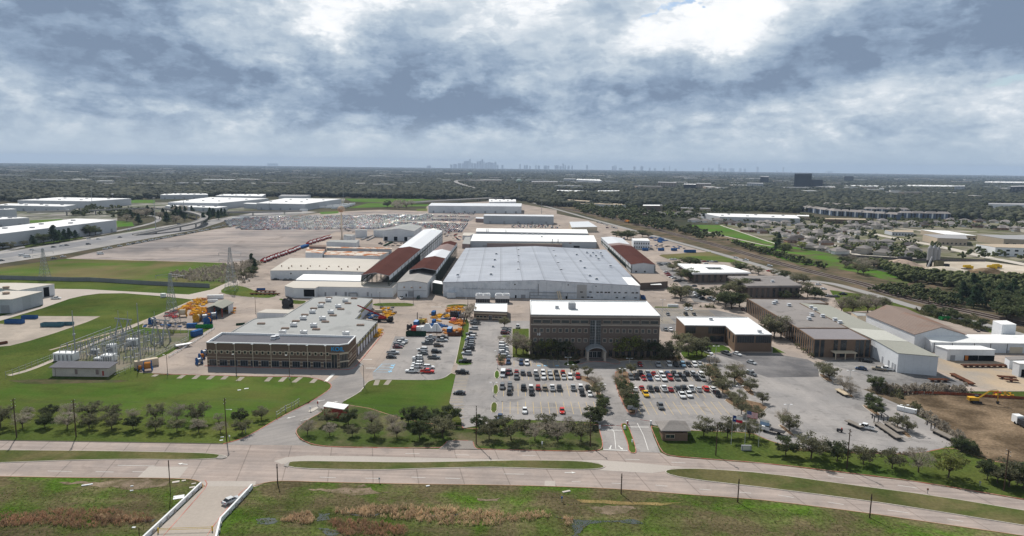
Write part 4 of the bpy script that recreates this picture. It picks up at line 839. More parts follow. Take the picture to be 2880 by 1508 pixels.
# ============================================================ the plant's sheds
wn = mat('corrugated_white_shed', (0.64, 0.665, 0.70), rough=0.65, var=0.07, scale=0.2, col2=(0.55, 0.58, 0.62), thr=(0.45, 0.65), joints=[(PAV, 1.6, 0.25, 0.05)])
hB = HT('M2 1290 232', 'M2 1290 84'); rB = hB + 2.6
fpB = roof_fp('M1 1883 48 M2 1290 85 T2 945 940 T1 2110 922', hB)
bigroot, bw, be = gable_building('main_assembly_shed', 'huge low shed with ribbed blue-grey metal roof and patched white front wall in the middle of the plant', fpB, hB, rB, wmetal_s, groof, over=0.2)
hvac(bigroot, 'T1 2030 1190 T1 2365 1185 T1 2385 1107 T1 2403 1038 T1 2418 978 T2 63 1138 T2 63 1065 T2 65 1002 T2 65 942 T2 493 1140 T2 463 1070 T2 438 1005 T2 418 948 T2 783 1198 T2 730 1118 T2 688 1050 T2 650 987 T2 850 1230 T2 755 965 T2 815 967 T2 790 995 T2 845 998 T2 870 1028 T2 893 970 T2 908 1002 T2 990 1100', hB+1.2, kind='fan')
mb = MB(); q = roof_fp('T2 720 925 T2 945 942 T2 938 928 T2 735 922', hB+.6);
q = roof_fp('T2 1040 1212 T2 1205 1218 T2 1280 1288 M2 1290 83 M2 1140 72', hB+.35); mb.prism(q, hB-.25, hB+.30, wroof); mb.build('white_roof_patch', bigroot)
for i, (a, b) in enumerate((('M2 685 143', 'M2 712 154'), ('M2 777 143', 'M2 803 155'), ('M2 850 145', 'M2 874 158'), ('M2 888 145', 'M2 913 158'), ('M2 932 146', 'M2 956 159'), ('M2 964 146', 'M2 987 159'), ('M2 1026 148', 'M2 1050 160'), ('M2 1068 149', 'M2 1092 160'), ('M2 1133 150', 'M2 1158 162'), ('M2 1203 150', 'M2 1228 163'), ('M2 1245 150', 'M2 1270 163'), ('M2 697 194', 'M2 725 206'), ('M2 753 194', 'M2 780 206'), ('M2 790 196', 'M2 815 207'), ('M2 1042 199', 'M2 1068 211'), ('M2 1116 200', 'M2 1140 212'), ('M2 1230 201', 'M2 1255 213'), ('M2 22 66', 'M2 36 78'), ('M2 560 72', 'M2 572 82'), ('M2 840 86', 'M2 852 95'))): bw.panelpx('window', a, b, glass, .12)
for a, b, m in (('M2 540 190', 'M2 560 222', black), ('M2 90 175', 'M2 135 222', greyp), ('M2 655 75', 'M2 750 215', mat('grey_wall_patch', (0.42, 0.42, 0.42), var=0.06)), ('M1 1990 170', 'M1 2012 205', greyp), ('M1 1925 165', 'M1 1975 215', greyp), ('M1 2310 165', 'M1 2330 200', greyp), ('M2 30 180', 'M2 45 215', black)): bw.panelpx('door', a, b, m, .1)
mb = MB(); zc = bw.hit(PX('M2 400 152')[0])[1]
ua, ub = bw.hit(PX('M2 180 152')[0])[0], bw.hit(PX('M2 650 152')[0])[0]
mb.tube((ua, -0.6, zc), (ub, -0.6, zc), .22, steel); mb.tube((ua, -.6, 0), (ua, -.6, zc), .25, steel); mb.tube((ub-6, -.6, 0), (ub-6, -.6, zc), .18, steel); mb.tube((ua, -.8, zc-2.2), (ub-8, -.8, zc-2.2), .16, steel)
bw.place(mb.build('wall_pipe'), 0, 0)
mb = MB(); u1 = bw.hit(PX('M2 265 100')[0])[0]; mb.tube((u1, -.3, 2), (u1, -.3, hB), .12, dsteel);
u2 = bw.hit(PX('M1 2085 118')[0])[0]; zz = bw.hit(PX('M1 2300 118')[0])[1]; mb.tube((u2, -.25, zz), (u1, -.25, zz), .07, dsteel, n=4)
for k in range(24): mb.tube((u2+(u1-u2)*k/23, -.25, zz), (u2+(u1-u2)*k/23, -.25, zz+1.0), .04, dsteel, n=3)
bw.place(mb.build('conduit'), 0, 0)
mb = MB()
for dx in (-.7, .7):
 p, q = bw.hit(PX('M2 465 135')[0]), bw.hit(PX('M2 485 215')[0]); mb.tube((p[0]+dx, -2.0, p[1]), (q[0]+dx, -5.0, 0.2), .5, cream, n=8)
bw.place(mb.build('sloping_duct'), 0, 0)
mb = MB(); mb.box((bw.L*.045, -2.0, 1.7), (5.5, 4, 3.4), wmetal); bw.place(mb.build('lean_to'), 0, 0)
# the two white sheds behind
h1 = HT('T1 2160 915', 'T1 2160 852')
r1, e1 = prism_building('white_workshop', 'long white-roofed workshop just behind the huge blue-grey shed, with flues on its front wall', 'T1 2160 852 T2 850 862 T2 820 797 T1 2190 782', h1, gmetal, wroof, cat='workshop', over=.3)
w = Wall(e1[0], e1[1], r1)
for x in (405, 462):
 u, z = w.hit(px('T2', x, 860)); mb = MB(); mb.tube((0, -1, 0), (0, -1, h1+3), .45, steel, n=8); w.place(mb.build('flue'), u, 0)
for a, b, m in (('T2 575 868', 'T2 600 880', graybr), ('T2 620 900', 'T2 680 920', black), ('T1 2280 890', 'T1 2330 915', greyp)): w.panelpx('door', a, b, m)
hvac(r1, 'T2 98 782 T2 155 782 T2 210 784 T2 265 784 T2 320 785 T2 300 808', h1+.2, kind='fan')
for q in ('T1 2322 780', 'T1 2336 780', 'T1 2515 785'):
 g = G(PX(q)[0], h1); mb = MB(); mb.tube((g[0], g[1], h1), (g[0], g[1], h1+6), .35, steel, n=8); mb.build('flue', r1)
prism_building('white_workshop', 'narrow second white-roofed workshop parallel behind the first one in the plant centre', 'T1 2215 757 T2 765 777 T2 750 737 T1 2222 725', h1*.85, gmetal, wroof, cat='workshop', over=.3)
r_, e_ = prism_building('pipe_gallery', 'narrow cream-roofed gallery along the foot of the white workshop behind the big shed', 'T1 2325 875 T2 505 885 T2 505 876 T1 2325 867', 4.5, graybr, cream, cat='gallery')
prism_building('lean_to_shed', 'small grey lean-to shed at the left end of the white workshop', 'T1 2075 880 T1 2155 885 T1 2158 812 T1 2105 812', 5.0, graybr, lroof, cat='shed')
prism_building('lean_to_shed', 'small pale-roofed shed behind the grey lean-to near the white workshops', 'T1 2078 797 T1 2150 800 T1 2210 772 T1 2090 768', 5.0, wmetal, troof, cat='shed')
# long front sheds left of the main shed
h2 = HT('M1 1375 203', 'M1 1375 107')
r2, e2 = prism_building('storage_shed', 'long white shed with cream roof and a raised canopy corner at the left of the plant frontage', 'M1 595 113 M1 622 96 M1 1375 107 M1 1420 55 M1 380 40 M1 290 90 M1 385 110', h2, wmetal, troof, cat='shed', over=.2)
w = Wall(e2[1], e2[2], r2)
for a, b in (('M1 690 150', 'M1 708 190'), ('M1 795 150', 'M1 815 190'), ('M1 893 148', 'M1 915 190'), ('M1 1115 150', 'M1 1135 192'), ('M1 1158 165', 'M1 1168 195')): w.panelpx('door', a, b, greyp)
mb = MB(); u, z = w.hit(PX('M1 940 155')[0]); u3, _ = w.hit(PX('M1 1020 155')[0]); mb.tube((u, -.8, 0), (u, -.8, z), .4, steel); mb.tube((u, -.8, z), (u3, -.8, z), .4, steel); mb.tube((u3, -.8, z), (u3, -.8, z-2), .4, steel); w.place(mb.build('wall_duct'), 0, 0)
wq = Wall(e2[6], e2[0], r2); wq.panelpx('bay_opening', 'M1 480 122', 'M1 590 195', black, .08)
prism_building('storage_shed', 'narrow white flat-roofed shed wedged between the cream-roofed sheds', 'T1 400 1243 T1 1052 1256 T1 1062 1198 T1 478 1188', 6.0, wmetal, wroof, cat='shed')
h3 = HT('T1 145 1236', 'T1 145 1148')
r3, w3_, w3e = gable_building('cream_shed', 'wide pale shed with cream ribbed roof left of the open crane bay', roof_fp('T1 143 1148 T1 1105 1162 T1 1252 1038 T1 342 1022', h3), h3, h3+.8, wmetal, troof, over=.2)
w3_.panelpx('door', 'T1 345 1172', 'T1 358 1186', black)
hvac(r3, 'T1 258 1105 T1 360 1105 T1 453 1105 T1 547 1107 T1 640 1108 T1 735 1112 T1 833 1112 T1 925 1113 T1 1040 1115 T1 520 1130 T1 710 1133 T1 860 1135 T1 1020 1138 T1 330 1126', h3+.4, kind='fan') if False else None
mb = MB()
for q in PX('T1 258 1105 T1 360 1105 T1 453 1105 T1 547 1107 T1 640 1108 T1 735 1112 T1 833 1112 T1 925 1113 T1 1040 1115 T1 520 1130 T1 710 1133 T1 860 1135 T1 1020 1138 T1 330 1126'):
 g = G(q, h3+.7); mb.tube((g[0], g[1], h3+.4), (g[0], g[1], h3+1.5), .5, ventm, n=8)
tag(mb.build('roof_vents', r3), kind='stuff')
# rust roofed shops
h4 = 6.5
prism_building('rusty_shop', 'low shop with white and rust-streaked roof behind the cream shed', 'T1 683 992 T1 1240 1003 T1 1350 958 T1 705 950', h4, wmetal, rust2, cat='shop', over=.3)
prism_building('rusty_shop', 'long shop whose thin orange rusty roof edge shows behind the streaked roof', 'T1 712 922 T1 1365 935 T1 1365 922 T1 715 910', 9.0, gmetal, rust2, cat='shop', over=.3)
prism_building('rusty_shop', 'small end shop with orange striped roof left of the rust-streaked ones', 'T1 497 968 T1 665 975 T1 702 925 T1 520 918', 9.0, wmetal, rust2, cat='shop', over=.2)
prism_building('rusty_shop', 'raised box with dark red striped roof on the corner of the rusty shops', 'T1 535 908 T1 700 912 T1 705 897 T1 540 892', 11.0, graybr, rust, cat='shop', over=.2)
prism_building('lab_building', 'flat white-roofed low building at the foot of the rusty water tower', 'T1 708 862 T1 1010 872 T1 1040 842 T1 745 845', 6.0, wmetal, lroof)
prism_building('lab_building', 'small pale blue-grey building right beside the water tower', 'T1 880 802 T1 960 806 T1 1000 790 T1 890 786', 6.5, wmetal, lroof)
prism_building('lab_building', 'white windowless block behind the small building near the water tower', 'T1 998 742 T1 1112 745 T1 1118 736 T1 1000 734', 9.0, wmetal, lroof)
h5 = 12.0
r5, w5, w5e = gable_building('gabled_workshop', 'white gabled workshop with three dark doorways in front of the car storage lot', roof_fp('T1 1278 745 T1 1590 752 T1 1668 702 T1 1440 692', h5), h5, h5+2.6, wmetal, lroof)
for a, b in (('T1 1290 808', 'T1 1325 848'), ('T1 1388 808', 'T1 1424 850'), ('T1 1492 810', 'T1 1525 852')): w5.panelpx('door', a, b, black)
prism_building('workshop_annex', 'low white annex on the left of the gabled workshop', 'T1 1182 745 T1 1275 748 T1 1400 735 T1 1200 738', 8.0, wmetal, lroof, cat='annex')
prism_building('workshop_annex', 'small white box annex between the gabled workshop and the crane bay', 'T1 1523 808 T1 1600 812 T1 1610 797 T1 1560 795', 6.0, wmetal, lroof, cat='annex')
# ---- open crane bays
def crane_bay(label, fp, h, hr, roofs, side, name='crane_bay', full_front=False, ncol=16, wallm=None, closed=()):
 a, b, c, d = fp
 rt, wf, we = gable_building(name, label, fp, h, hr, wallm or gmetal, None, cat='crane bay', roofs=roofs, walls=(1 if full_front else 0, 0, 0, 0), fascia=gmetal, over=.3)
 mb = MB(); cm = gsteel; top = h - 3.2
 mb_w = MB()
 for (p, q, s) in ((a, d, -1), (b, c, 1)):
  mb_w.add([(p[0], p[1], top), (q[0], q[1], top), (q[0], q[1], h-.1), (p[0], p[1], h-.1)], [(0, 1, 2, 3)], wmetal)
 mb_w.build('side_fascia', rt)
 for (t0, t1, s) in closed:
  p, q = (a, d) if s < 0 else (b, c); A = lerp(p, q, t0); B = lerp(p, q, t1); k = MB(); k.add([(A[0], A[1], 0), (B[0], B[1], 0), (B[0], B[1], top), (A[0], A[1], top)], [(0, 1, 2, 3)], wmetal); k.build('side_wall', rt)
 for s, (p, q) in ((-1, (a, d)), (1, (b, c))):
  for k in range(ncol+1):
   A = lerp(p, q, k/ncol); o = (-.3 if s > 0 else .3); cc = MB(); x, y = A[0]+o, A[1]
   for dx in (-.35, .35): cc.box((x+dx, y, h/2-.4), (.25, .5, h-.8), cm)
   for z in range(1, int(h/1.6)): cc.box((x, y, z*1.6), (.7, .18, .14), cm)
   cc.build('column', rt)
  g = MB(); P, Q = lerp(p, q, 0.0), lerp(p, q, 1.0); g.tube((P[0], P[1], top-.8), (Q[0], Q[1], top-.8), .55, cm, n=4); g.tube((P[0], P[1], top-3.6), (Q[0], Q[1], top-3.6), .18, cm, n=4)
  for k in range(ncol):
   A, B = lerp(p, q, k/ncol), lerp(p, q, (k+1)/ncol)
   if k % 3 == 1: g.tube((A[0], A[1], 0), (B[0], B[1], top-1), .12, cm, n=3); g.tube((B[0], B[1], 0), (A[0], A[1], top-1), .12, cm, n=3)
  g.build('crane_rail', rt)
 c_ = MB()
 for k in (2, 9):
  A, B = lerp(a, d, k/ncol), lerp(b, c, k/ncol); c_.tube((A[0], A[1], top), (B[0], B[1], top), .7, cream, n=4)
 c_.build('crane_girder', rt)
 f = MB(); f.add([(x, y, .11) for x, y in (lerp(a, b, .02), lerp(a, b, .98), lerp(d, c, .98), lerp(d, c, .02))], [(0, 1, 2, 3)], mat('bay_floor', (0.10, 0.095, 0.09), var=0.2, scale=0.2)); f.build('bay_floor', rt)
 return rt
hA = 13.5
fpA = roof_fp('T1 1062 1192 T1 1338 1200 T1 1876 748 T1 1690 736', hA)
crane_bay('long open crane bay with dark red roof fading to grey at its far end, left of centre', fpA, hA, hA+1.8, [(.46, brownroof), (1.0, broof)], 1, ncol=20, closed=[(.45, 1, 1), (.45, 1, -1)])
fpB2 = roof_fp('T1 1545 1140 T1 1812 1145 T1 2022 868 T1 1895 863', hA)
crane_bay('shorter open crane bay with patched red, pink and grey roof beside the huge shed', fpB2, hA, hA+1.6, [(.36, brownroof), (.62, broof), (.86, graybr), (1.0, brownroof)], 1, ncol=12)
hF = HT('M1 1430 203', 'M1 1425 52')
rF, wF, wFe = gable_building('front_bay', 'tall white gabled bay with grey weathered roof standing in front of the patched crane bay', roof_fp('M1 1422 52 M1 1722 55 T1 1812 1147 T1 1545 1142', hF), hF, hF+1.5, wmetal, mat('weathered_grey_roof', (0.33, 0.315, 0.30), var=0.12, scale=0.1, joints=[(PAV, 3.0, 0.2, 0.06)]))
wF.panelpx('roller_door', 'M1 1530 140', 'M1 1588 195', greyp);
for a, b in (('M1 1482 93', 'M1 1500 109'), ('M1 1557 94', 'M1 1576 110'), ('M1 1643 95', 'M1 1663 111')): wF.panelpx('wall_vent', a, b, ventm)
wF.panel('conduit', .5, wF.L-.5, wF.hit(PX('M1 1500 135')[0])[1], wF.hit(PX('M1 1500 131')[0])[1], steel, .2); wF.panelpx('door', 'M1 1505 165', 'M1 1518 195', black)
prism_building('link_canopy', 'small white sloping link roof between the front bay and the huge shed', 'M1 1775 55 M1 1878 72 M1 1870 45 M1 1800 32', 7.5, gsteel, wroof, cat='canopy')
hC = HT('T2 1200 1176', 'T2 1200 1087')
fpC = roof_fp('T2 1200 1087 T2 1442 1090 T2 1105 822 T2 898 815', hC)
rC = crane_bay('open-sided crane bay with dark red roof and white end wall right of the huge shed', fpC, hC, hC+1.4, [(.62, brownroof), (.70, graybr), (1.0, broof)], -1, name='crane_bay', full_front=True, ncol=14, wallm=wmetal, closed=[(0, 1, 1), (0, .12, -1), (.72, 1, -1)])
wC = Wall(fpC[0], fpC[1], rC); wC.panelpx('door', 'T2 1240 1152', 'T2 1256 1167', black); wC.panelpx('door', 'T2 1328 1153', 'T2 1344 1168', black)
r6, e6 = prism_building('canteen', 'low tan-roofed brown building in front of the red-roofed bay with a white entrance canopy', 'M2 1292 60 M2 1385 55 M2 1568 42 T2 1480 1186 T2 1195 1182', 5.0, brickd, mat('tan_flat_roof', (0.33, 0.275, 0.235), var=0.08, scale=0.1), cat='canteen')
mb = MB(); g = roof_fp('M2 1395 75 M2 1508 74 M2 1485 50 M2 1385 50', 4.0); mb.prism(g, 3.7, 4.0, wroof, bottom=True); mb.build('entrance_canopy', r6)
# ---- courtyard offices
def court(label, outer, inner, h, wm, rm, cop):
 o = [G(p, h)[:2] for p in PX(outer)]; i = [G(p, h)[:2] for p in PX(inner)]; cx = sum(p[0] for p in o)/4; cy = sum(p[1] for p in o)/4
 root = thing('courtyard_office', label, 'office', (cx, cy, 0)); mb = MB()
 mb.prism(o, 0, h-1.2, wm, cap=False)
 n = 4
 for k in range(n): mb.add([(i[k][0], i[k][1], 0), (i[(k+1) % n][0], i[(k+1) % n][1], 0), (i[(k+1) % n][0], i[(k+1) % n][1], h-1.2), (i[k][0], i[k][1], h-1.2)], [(0, 1, 2, 3)], wm)
 mb.build('wall', root); mb = MB(); oo = offset(ccw(o), -1.2); oo = oo if ccw(o) == o else oo[::-1]
 for z, fl in ((h, 0), (h-1.2, 1)):
  for k in range(n): mb.add([(oo[k][0], oo[k][1], z), (oo[(k+1) % n][0], oo[(k+1) % n][1], z), (i[(k+1) % n][0], i[(k+1) % n][1], z), (i[k][0], i[k][1], z)], [(0, 1, 2, 3)], rm)
 mb.build('roof', root); mb = MB()
 for poly in (oo, i):
  for k in range(n): A, B = poly[k], poly[(k+1) % n]; mb.add([(A[0], A[1], h-1.2), (B[0], B[1], h-1.2), (B[0], B[1], h+.05), (A[0], A[1], h+.05)], [(0, 1, 2, 3)], cop)
 mb.build('fascia', root); w = Wall(o[0], o[1], root)
 w.windows([w.L*(.06+.11*k) for k in range(9)], 1.0, w.L*.05, h-2.8, brickd, glass, mull=1)
 return root
court('square brown office with bright white roof and a dark courtyard, half hidden by oaks', 'T2 1830 1170 T2 2382 1166 T2 2125 1094 T2 1685 1080', 'T2 1980 1138 T2 2140 1140 T2 2100 1116 T2 1940 1115', 8.0, brickd, wroof, whitep)
rr_ = court('square brown office with weathered grey roof and a dark courtyard behind the oaks', 'M2 2380 84 M3 322 80 T3 135 1203 T2 2190 1206', 'M2 2440 40 M2 2530 42 M2 2500 14 M2 2370 12', 9.0, brickd, goff, goff)
hvac(rr_, 'M3 45 40', 9, kind='fan')
# ---- brick office and warehouse on the right
hR = HT('M3 460 805', 'M3 467 624')
rR, fR = prism_building('brick_office', 'brown brick office with tall narrow dark windows and grey roof in front of the pale warehouse', 'M3 467 625 M3 1040 629 M3 817 513 M3 295 510', hR, brickr, mat('purple_grey_roof', (0.24, 0.225, 0.235), var=0.08, scale=0.1, joints=[(PAV, 9.0, 0.2, 0.06)]), parapet=.3, coping=brickr)
wR = Wall(fR[0], fR[1], rR)
for x0, x1 in ((475, 505), (535, 557), (665, 692), (735, 780), (885, 908), (930, 955), (988, 1010)): wR.panelpx('window', 'M3 %d 632' % x0, 'M3 %d 800' % x1, glass, .08)
mb = MB(); mb.box((0, -2, 3.2), (10.5, 4, .35), cream)
for x in (-4.5, 0, 4.5): mb.box((x, -3.6, 1.5), (.35, .35, 3), cream)
wR.place(mb.build('entrance_canopy'), wR.hit(PX('M3 740 760')[0])[0], 0)
r7, f7 = prism_building('brick_office', 'very long brown office wing with pink-grey roof and ribbed window wall running back on the right', 'M3 295 508 M3 815 510 M3 325 262 M3 610 262 M3 520 226 M2 2362 212', hR, brickr, goff, parapet=.25, coping=brickr)
wl_ = Wall(f7[5], f7[0], r7)
for w, n in ((wl_, 26), (Wall(fR[3], fR[0], rR), 8)):
 for k in range(n): w.panel('window', w.L*(k+.25)/n, w.L*(k+.72)/n, .3, hR-.6, glass, .08)
hvac(r7, 'M3 60 258 M3 80 243 M3 212 277 M3 415 415 M3 440 375 M3 550 388 M3 675 425 M3 725 452 M3 435 300 M3 475 322', hR, kind='fan')
hwh = HT('M3 1300 960', 'M3 1315 767')
for lb, s, rm in (('pale grey warehouse with olive roof and blank white end wall on the right', 'M3 1315 767 M3 1715 801 M3 1412 655 M3 1080 634', groofw), ('warehouse section with lighter roof stripe behind the white end wall', 'M3 1078 633 M3 1412 655 M3 1165 540 M3 818 512', groofl), ('long warehouse section with olive roof beside the pink-grey office wing', 'M3 817 511 M3 1163 538 M3 612 286 M3 328 262', groofw)):
 rW, fW = prism_building('warehouse', lb, s, hwh, wmetal, rm, cat='warehouse', over=.25)
 if rm is groofw and 'end wall' in lb:
  q = Wall(fR[1], fW[0], rW); qq = prism_building('warehouse', 'white flank of the warehouse beside the brick office with parked pickups', '', hwh, wmetal, groofw, cat='warehouse', fp=[fR[1], fW[0], fW[3], lerp(fW[3], fW[0], .02)]) if False else None
  w = Wall(fW[3], fW[0], rW)
  for t in (.35, .62, .78, .88): w.panel('door', w.L*t, w.L*t+1.4, .1, 3.2, greyp)
# ---- rust roofed building and white buildings at the right edge
hG = 7.5
aG = roof_fp('M3 1480 572 M3 1985 572 M3 1380 310 M3 992 372', hG)
rG, wG, _ = gable_building('rusty_warehouse', 'wide old warehouse with large rust-pink corrugated gable roof on the right', aG, hG, hG+3.6, wmetal, rust)
rG2, fG2 = prism_building('side_annex', 'small porch with dark red roof on the flank of the rusty warehouse', 'M3 1285 545 M3 1335 530 M3 1190 460 M3 1140 470', 4.6, wmetal, brownroof, cat='annex')
prism_building('side_annex', 'tiny tan hut with grey roof at the far left corner of the rusty warehouse', 'M3 900 390 M3 985 390 M3 990 368 M3 840 355', 4.5, cream, lroof, cat='hut')
h8 = HT('E 250 550', 'E 255 430')
r8, w8, w8l = gable_building('white_shed', 'long new white metal shed with bright roof leaving the frame at the right', [roof_fp(s, h8)[0] for s in ('E 50 338', 'E 258 430', 'E 1750 450', 'E 1700 345')], h8, h8+1.6, wmetal, wroof, over=.2)
fw = Wall(roof_fp('E 258 430', h8)[0], roof_fp('E 1750 450', h8)[0], r8)
for x in (290, 503, 765, 958, 1157): u = fw.hit(px('E', x, 430))[0]; fw.panel('downspout', u-.1, u+.1, .1, h8-.3, dsteel, .15)
fw.panelpx('roller_door', 'E 1182 490', 'E 1325 580', cream); fw.panelpx('door', 'E 1145 530', 'E 1172 585', greyp)
wl2 = Wall(roof_fp('E 50 338', h8)[0], roof_fp('E 258 430', h8)[0], r8); wl2.panelpx('roller_door', 'E 122 415', 'E 185 520', alum);
r9, f9 = prism_building('white_garage', 'smaller white garage with wide open bays in front of the long white shed', 'E 445 520 E 1005 526 E 832 480 E 302 475', HT('E 440 652', 'E 445 520'), wmetal, wroof, cat='garage', over=.2)
w9 = Wall(f9[0], f9[1], r9); w9.panelpx('bay_opening', 'E 640 588', 'E 800 655', black); w9.panelpx('bay_opening', 'E 812 590', 'E 992 660', black); w9.panelpx('door', 'E 478 587', 'E 526 655', greyp); w9.panelpx('machine', 'E 650 590', 'E 682 645', mat('orange_machine', (0.45, 0.16, 0.04)), .14)
hT_ = 10.0
prism_building('lift_tower', 'tall plain white metal tower block rising behind the long white shed', 'E 1092 226 E 1258 226 E 1142 179 E 980 181', hT_, wmetal, wroof, cat='tower')
prism_building('site_hut', 'small grey-roofed white hut with rooftop unit by the right edge', 'E 1180 648 E 1400 640 E 1400 600 E 1125 612', 4.0, wmetal, goff, cat='hut')
r10, f10 = prism_building('white_garage', 'white garage corner cut off by the right edge of the picture', 'E 1300 690 E 1600 700 E 1500 655 E 1222 662', HT('E 1295 845', 'E 1300 690'), wmetal, wroof, cat='garage', over=.2)
Wall(f10[0], f10[1], r10).panelpx('bay_opening', 'E 1322 755', 'E 1349 850', black)
# ---- left side: white hangars, open shed, substation house
hH = HT('M0 120 362', 'M0 120 225')
rH, fH = prism_building('hangar', 'pale metal hangar with cream roof at the left edge of the picture', 'M0 120 224 M0 425 146 M0 60 138 M0 -400 230', hH, gmetal, troof, cat='hangar', over=.2)
Wall(G(px('M0', -400, 230), hH)[:2], fH[0], rH).panelpx('roller_door', 'M0 5 282', 'M0 100 362', greyp)
hH2 = HT('M0 545 180', 'M0 545 70')
rH2, fH2 = prism_building('hangar', 'second pale hangar with open corner doorway behind the cream-roofed one', 'M0 185 134 M0 545 70 M0 150 60 M0 -400 62', hH2, wmetal, troof, cat='hangar', over=.2)
Wall(fH2[0], fH2[1], rH2).panelpx('bay_opening', 'M0 435 105', 'M0 500 205', black)
for s in ('M0 62 112', 'M0 62 170'):
 g = G(PX(s)[0], hH+.2); mb = MB(); mb.tube((g[0], g[1], hH), (g[0], g[1], hH+1.0), 1.7, ventm, n=12); mb.tube((g[0], g[1], hH+1.0), (g[0], g[1], hH+1.5), 2.1, ventm, 1.7, n=12); mb.build('roof_vent', rH)
hu = HT('M0 540 998', 'M0 540 908')
ru, fu = prism_building('control_house', 'whitewashed brick control house with grey roof and red door at the substation corner', 'M0 522 906 M0 1085 913 M0 1165 860 M0 602 852', hu, mat('whitewashed_brick', (0.55, 0.50, 0.45), var=0.12, scale=0.6, fine=0.15), droof, cat='control house', over=.9, coping=graybr)
wu = Wall(lerp(fu[0], fu[1], .02), fu[1], ru)
for a, b, m, n in (('M0 752 925', 'M0 782 975', graybr, 'window'), ('M0 962 930', 'M0 995 978', graybr, 'window'), ('M0 1028 943', 'M0 1048 990', redtrim, 'door'), ('M0 555 912', 'M0 560 995', brickd, 'downpipe'), ('M0 1003 915', 'M0 1009 992', brickd, 'downpipe')): wu.panelpx(n, a, b, m, .12)
hs = 6.0
fs = roof_fp('D 1368 288 D 1652 293 D 1866 186 D 1565 166', hs)
rs_, ws_, _e = gable_building('open_shed', 'open-fronted storage shed with grey roof and red posts among the yellow equipment', fs, hs-.6, hs+.9, gmetal, groofw, walls=(0, 0, 1, 1), over=.4)
for t in (0, .5, 1):
 p = lerp(fs[0], fs[1], t); mb = MB(); mb.box((p[0], p[1], hs/2-.3), (.35, .35, hs-.6), redtrim); mb.build('post', rs_)
for t in (0, .55):
 p0, p1 = lerp(fs[1], fs[2], t), lerp(fs[1], fs[2], t+.45)
 if t: mb = MB(); mb.add([(p0[0], p0[1], 0), (p1[0], p1[1], 0), (p1[0], p1[1], hs-.7), (p0[0], p0[1], hs-.7)], [(0, 1, 2, 3)], wmetal); mb.build('side_wall', rs_)
# ------------------------------------------------------------ far warehouses, offices and towers
tiltw = mat('tilt_wall_concrete', (0.50, 0.515, 0.54), rough=0.8, var=0.06, scale=0.03, joints=[(0, 16, 0.8, 0.06)])
fwhite = mat('far_white_roof', (0.80, 0.80, 0.80), rough=0.8, var=0.05, scale=0.02)
fgrey = mat('far_grey_roof', (0.33, 0.33, 0.34), rough=0.8, var=0.08, scale=0.02)
tanw = mat('tan_stucco', (0.43, 0.36, 0.28), rough=0.9, var=0.08, scale=0.05)
darkg = mat('far_dark_glass', (0.022, 0.028, 0.038), rough=0.35, var=0.2, scale=0.05, joints=[(0, 6, 1.2, 0.35)])
pinkw = mat('pale_brown_facade', (0.36, 0.30, 0.26), rough=0.9, var=0.1, scale=0.03, joints=[(0, 4, 1.4, 0.4)])
skym = mat('hazy_tower_facade', (0.50, 0.52, 0.55), rough=0.8, var=0.15, scale=0.01)
